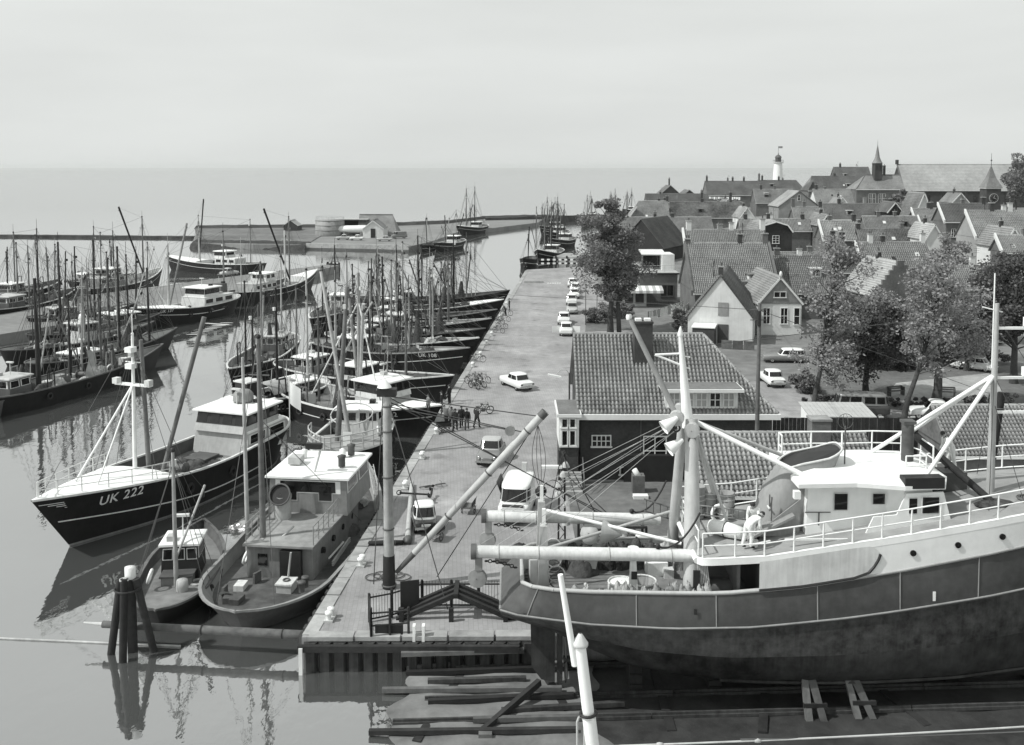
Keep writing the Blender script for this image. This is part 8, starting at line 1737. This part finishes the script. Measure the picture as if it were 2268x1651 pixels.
for i in range(7):
    x = 5.0 + 3.2 * i; zb = slipz(x); zk_ = zk(x); t = thing('keel_block', 'dark keel block under the trawler, %s from its stern' % ords(i), 'keel block', (x, SY, zb), 0, 'keel blocks under the trawler')
    hh = zk_ - zb; nbl = 3
    for q in range(nbl): MB().box((0, 0, hh * (q + .5) / nbl), (.5, 1.3 - .15 * q, hh / nbl - .01)).build('timber', 'woodd', t)
for i, (x0, x1, y0) in enumerate(((11.55, 11.9, 36.3), (13.45, 13.75, 36.4))):
    t = thing('shore', ['pair of pale leaning shores under the trawler, the left pair', 'pair of pale leaning shores under the trawler, the right pair'][i], 'shore', (x0, y0, slipz(x0)))
    for k_, dx in enumerate((-.25, .3)): MB().ext([(dx - .13, 0, 0), (dx + .13, 0, 0), (dx * .4 - .12 - .3 * i, .5, 1.6 + .15 * k_), (dx * .4 - .38 - .3 * i, .5, 1.75 - .2 * k_)], (0, .22, 0)).build('leg', 'wood', t)
    MB().box((0, .2, .55), (.9, .12, .16)).build('brace', 'woodd', t)
# slip cradle timbers leading off the left, and a diagonal prop
t = thing('cradle_beam', 'diagonal dark timber prop on the slip behind the white pole', 'timber', (-1.0, 36.4, slipz(-1)), 0); MB().box((.9, .9, .35), (.2, 3.6, .26), rx=.2, rz=-.75).build('beam', 'woodd', t); MB().box((0, -.5, .1), (.5, .5, .3)).build('foot', 'wood', t)

# --- workers in white overalls
person((9.05, SY - 2.05), R(-70), 'worker in white overalls bending over the railing with his back to us', 'bend', 'overall', 'overall', z=zr_(9.05) + .09, h=1.78)
person((9.55, SY - 1.2), R(150), 'dark-haired worker in white overalls facing us beside the bending worker', 'lean', 'overall', 'overall', z=zr_(9.5) + .09, h=1.76)
person((18.15, SY + 1.0), R(95), 'worker in white overalls leaning on the forward derrick', 'lean', 'overall', 'overall', z=zr_(17.5) + .95, h=1.76)
MB().box((18.15, 1.0, zr_(17.5) + .5), (1.0, .8, .86)).build('deck_box', 'dgrey', sh)

# ------------------------------------------------------------------ the white signal pole close to the camera
PY = 12.0
top = atY(1285, 1432, PY); low = atY(1312, 1651, PY); d = (low - top) / (top.z - low.z)
base = top + d * (top.z - slipz(2))
t = thing('signal_pole', 'white leaning pole with a pointed cap and side arm in the near foreground', 'pole', (base.x, PY, slipz(2)))
L_ = lambda v: Vector((v.x - base.x, v.y - PY, v.z - slipz(2)))
pt = L_(top); MB().tube((0, 0, 0), pt.lerp(Vector(), .06), .105, .085, 14).build('shaft', 'white', t); MB().tube(pt.lerp(Vector(), .06), pt, .075, .07, 14).build('shaft_top', 'white', t)
MB().lathe(pt, [(.07, 0), (.10, .01), (.10, .05), (.02, .17)], 10).build('cap', 'offwhite', t)
a_, b_ = L_(atY(1241, 1273, PY)), L_(atY(1274, 1474, PY)); MB().tube(b_, a_, .045, .034, 8).build('side_arm', 'white', t)
MB().box((L_(atY(1278, 1456, PY)) + pt * 0), (.14, .06, .2), ry=-.12).build('bracket', 'offwhite', t)
q = L_(atY(1303, 1580, PY)); MB().torus(q, (-.1, 0, 1), .10, .02, 14, 5).build('strap', 'black', t)
sh_ = MB(); c = L_(atY(1286, 1600, PY)); sh_.path([c + Vector((-.04, 0, -.3)), c + Vector((-.045, 0, .0)), c + Vector((-.02, 0, .07)), c + Vector((.02, 0, .07)), c + Vector((.045, 0, 0)), c + Vector((.05, 0, -.3))], .014, 6); sh_.build('shackle', 'lgrey', t)
MB().tube(c + Vector((0, 0, .07)), c + Vector((.03, 0, .16)), .02, n=6).build('shackle_eye', 'black', t)
r0, r1 = atY(1245, 1656, PY), atY(2330, 1606, PY)
pts = sag(L_(r0), L_(r1), .03, 20); rp_ = MB().path(pts, .012, 6); o = rp_.build('guard_rope', 'ropel', t)
for f in (4, 8): MB().ball(pts[f], .03, 7, sx=1.8).build('knot', 'ropel', o)
MB().path(sag(L_(atY(1640, 1638, PY)), L_(atY(2330, 1618, PY)), .02, 8), .008, 5).build('guard_wire', 'steel', t)
# ------------------------------------------------------------------ the light summer haze over the harbour
hm_ = bpy.data.materials.new('haze'); hm_.use_nodes = True; n_ = hm_.node_tree.nodes; n_.remove(n_['Principled BSDF'])
pv = n_.new('ShaderNodeVolumePrincipled'); pv.inputs['Density'].default_value = 0.00007; pv.inputs['Color'].default_value = (0.97, 1, 0.98, 1); pv.inputs['Anisotropy'].default_value = 0.2
hm_.node_tree.links.new(pv.outputs[0], n_['Material Output'].inputs['Volume'])
tag(MB().box((0, 5940, 21), (24000, 12000, 48)).build('haze', hm_), kind='stuff')
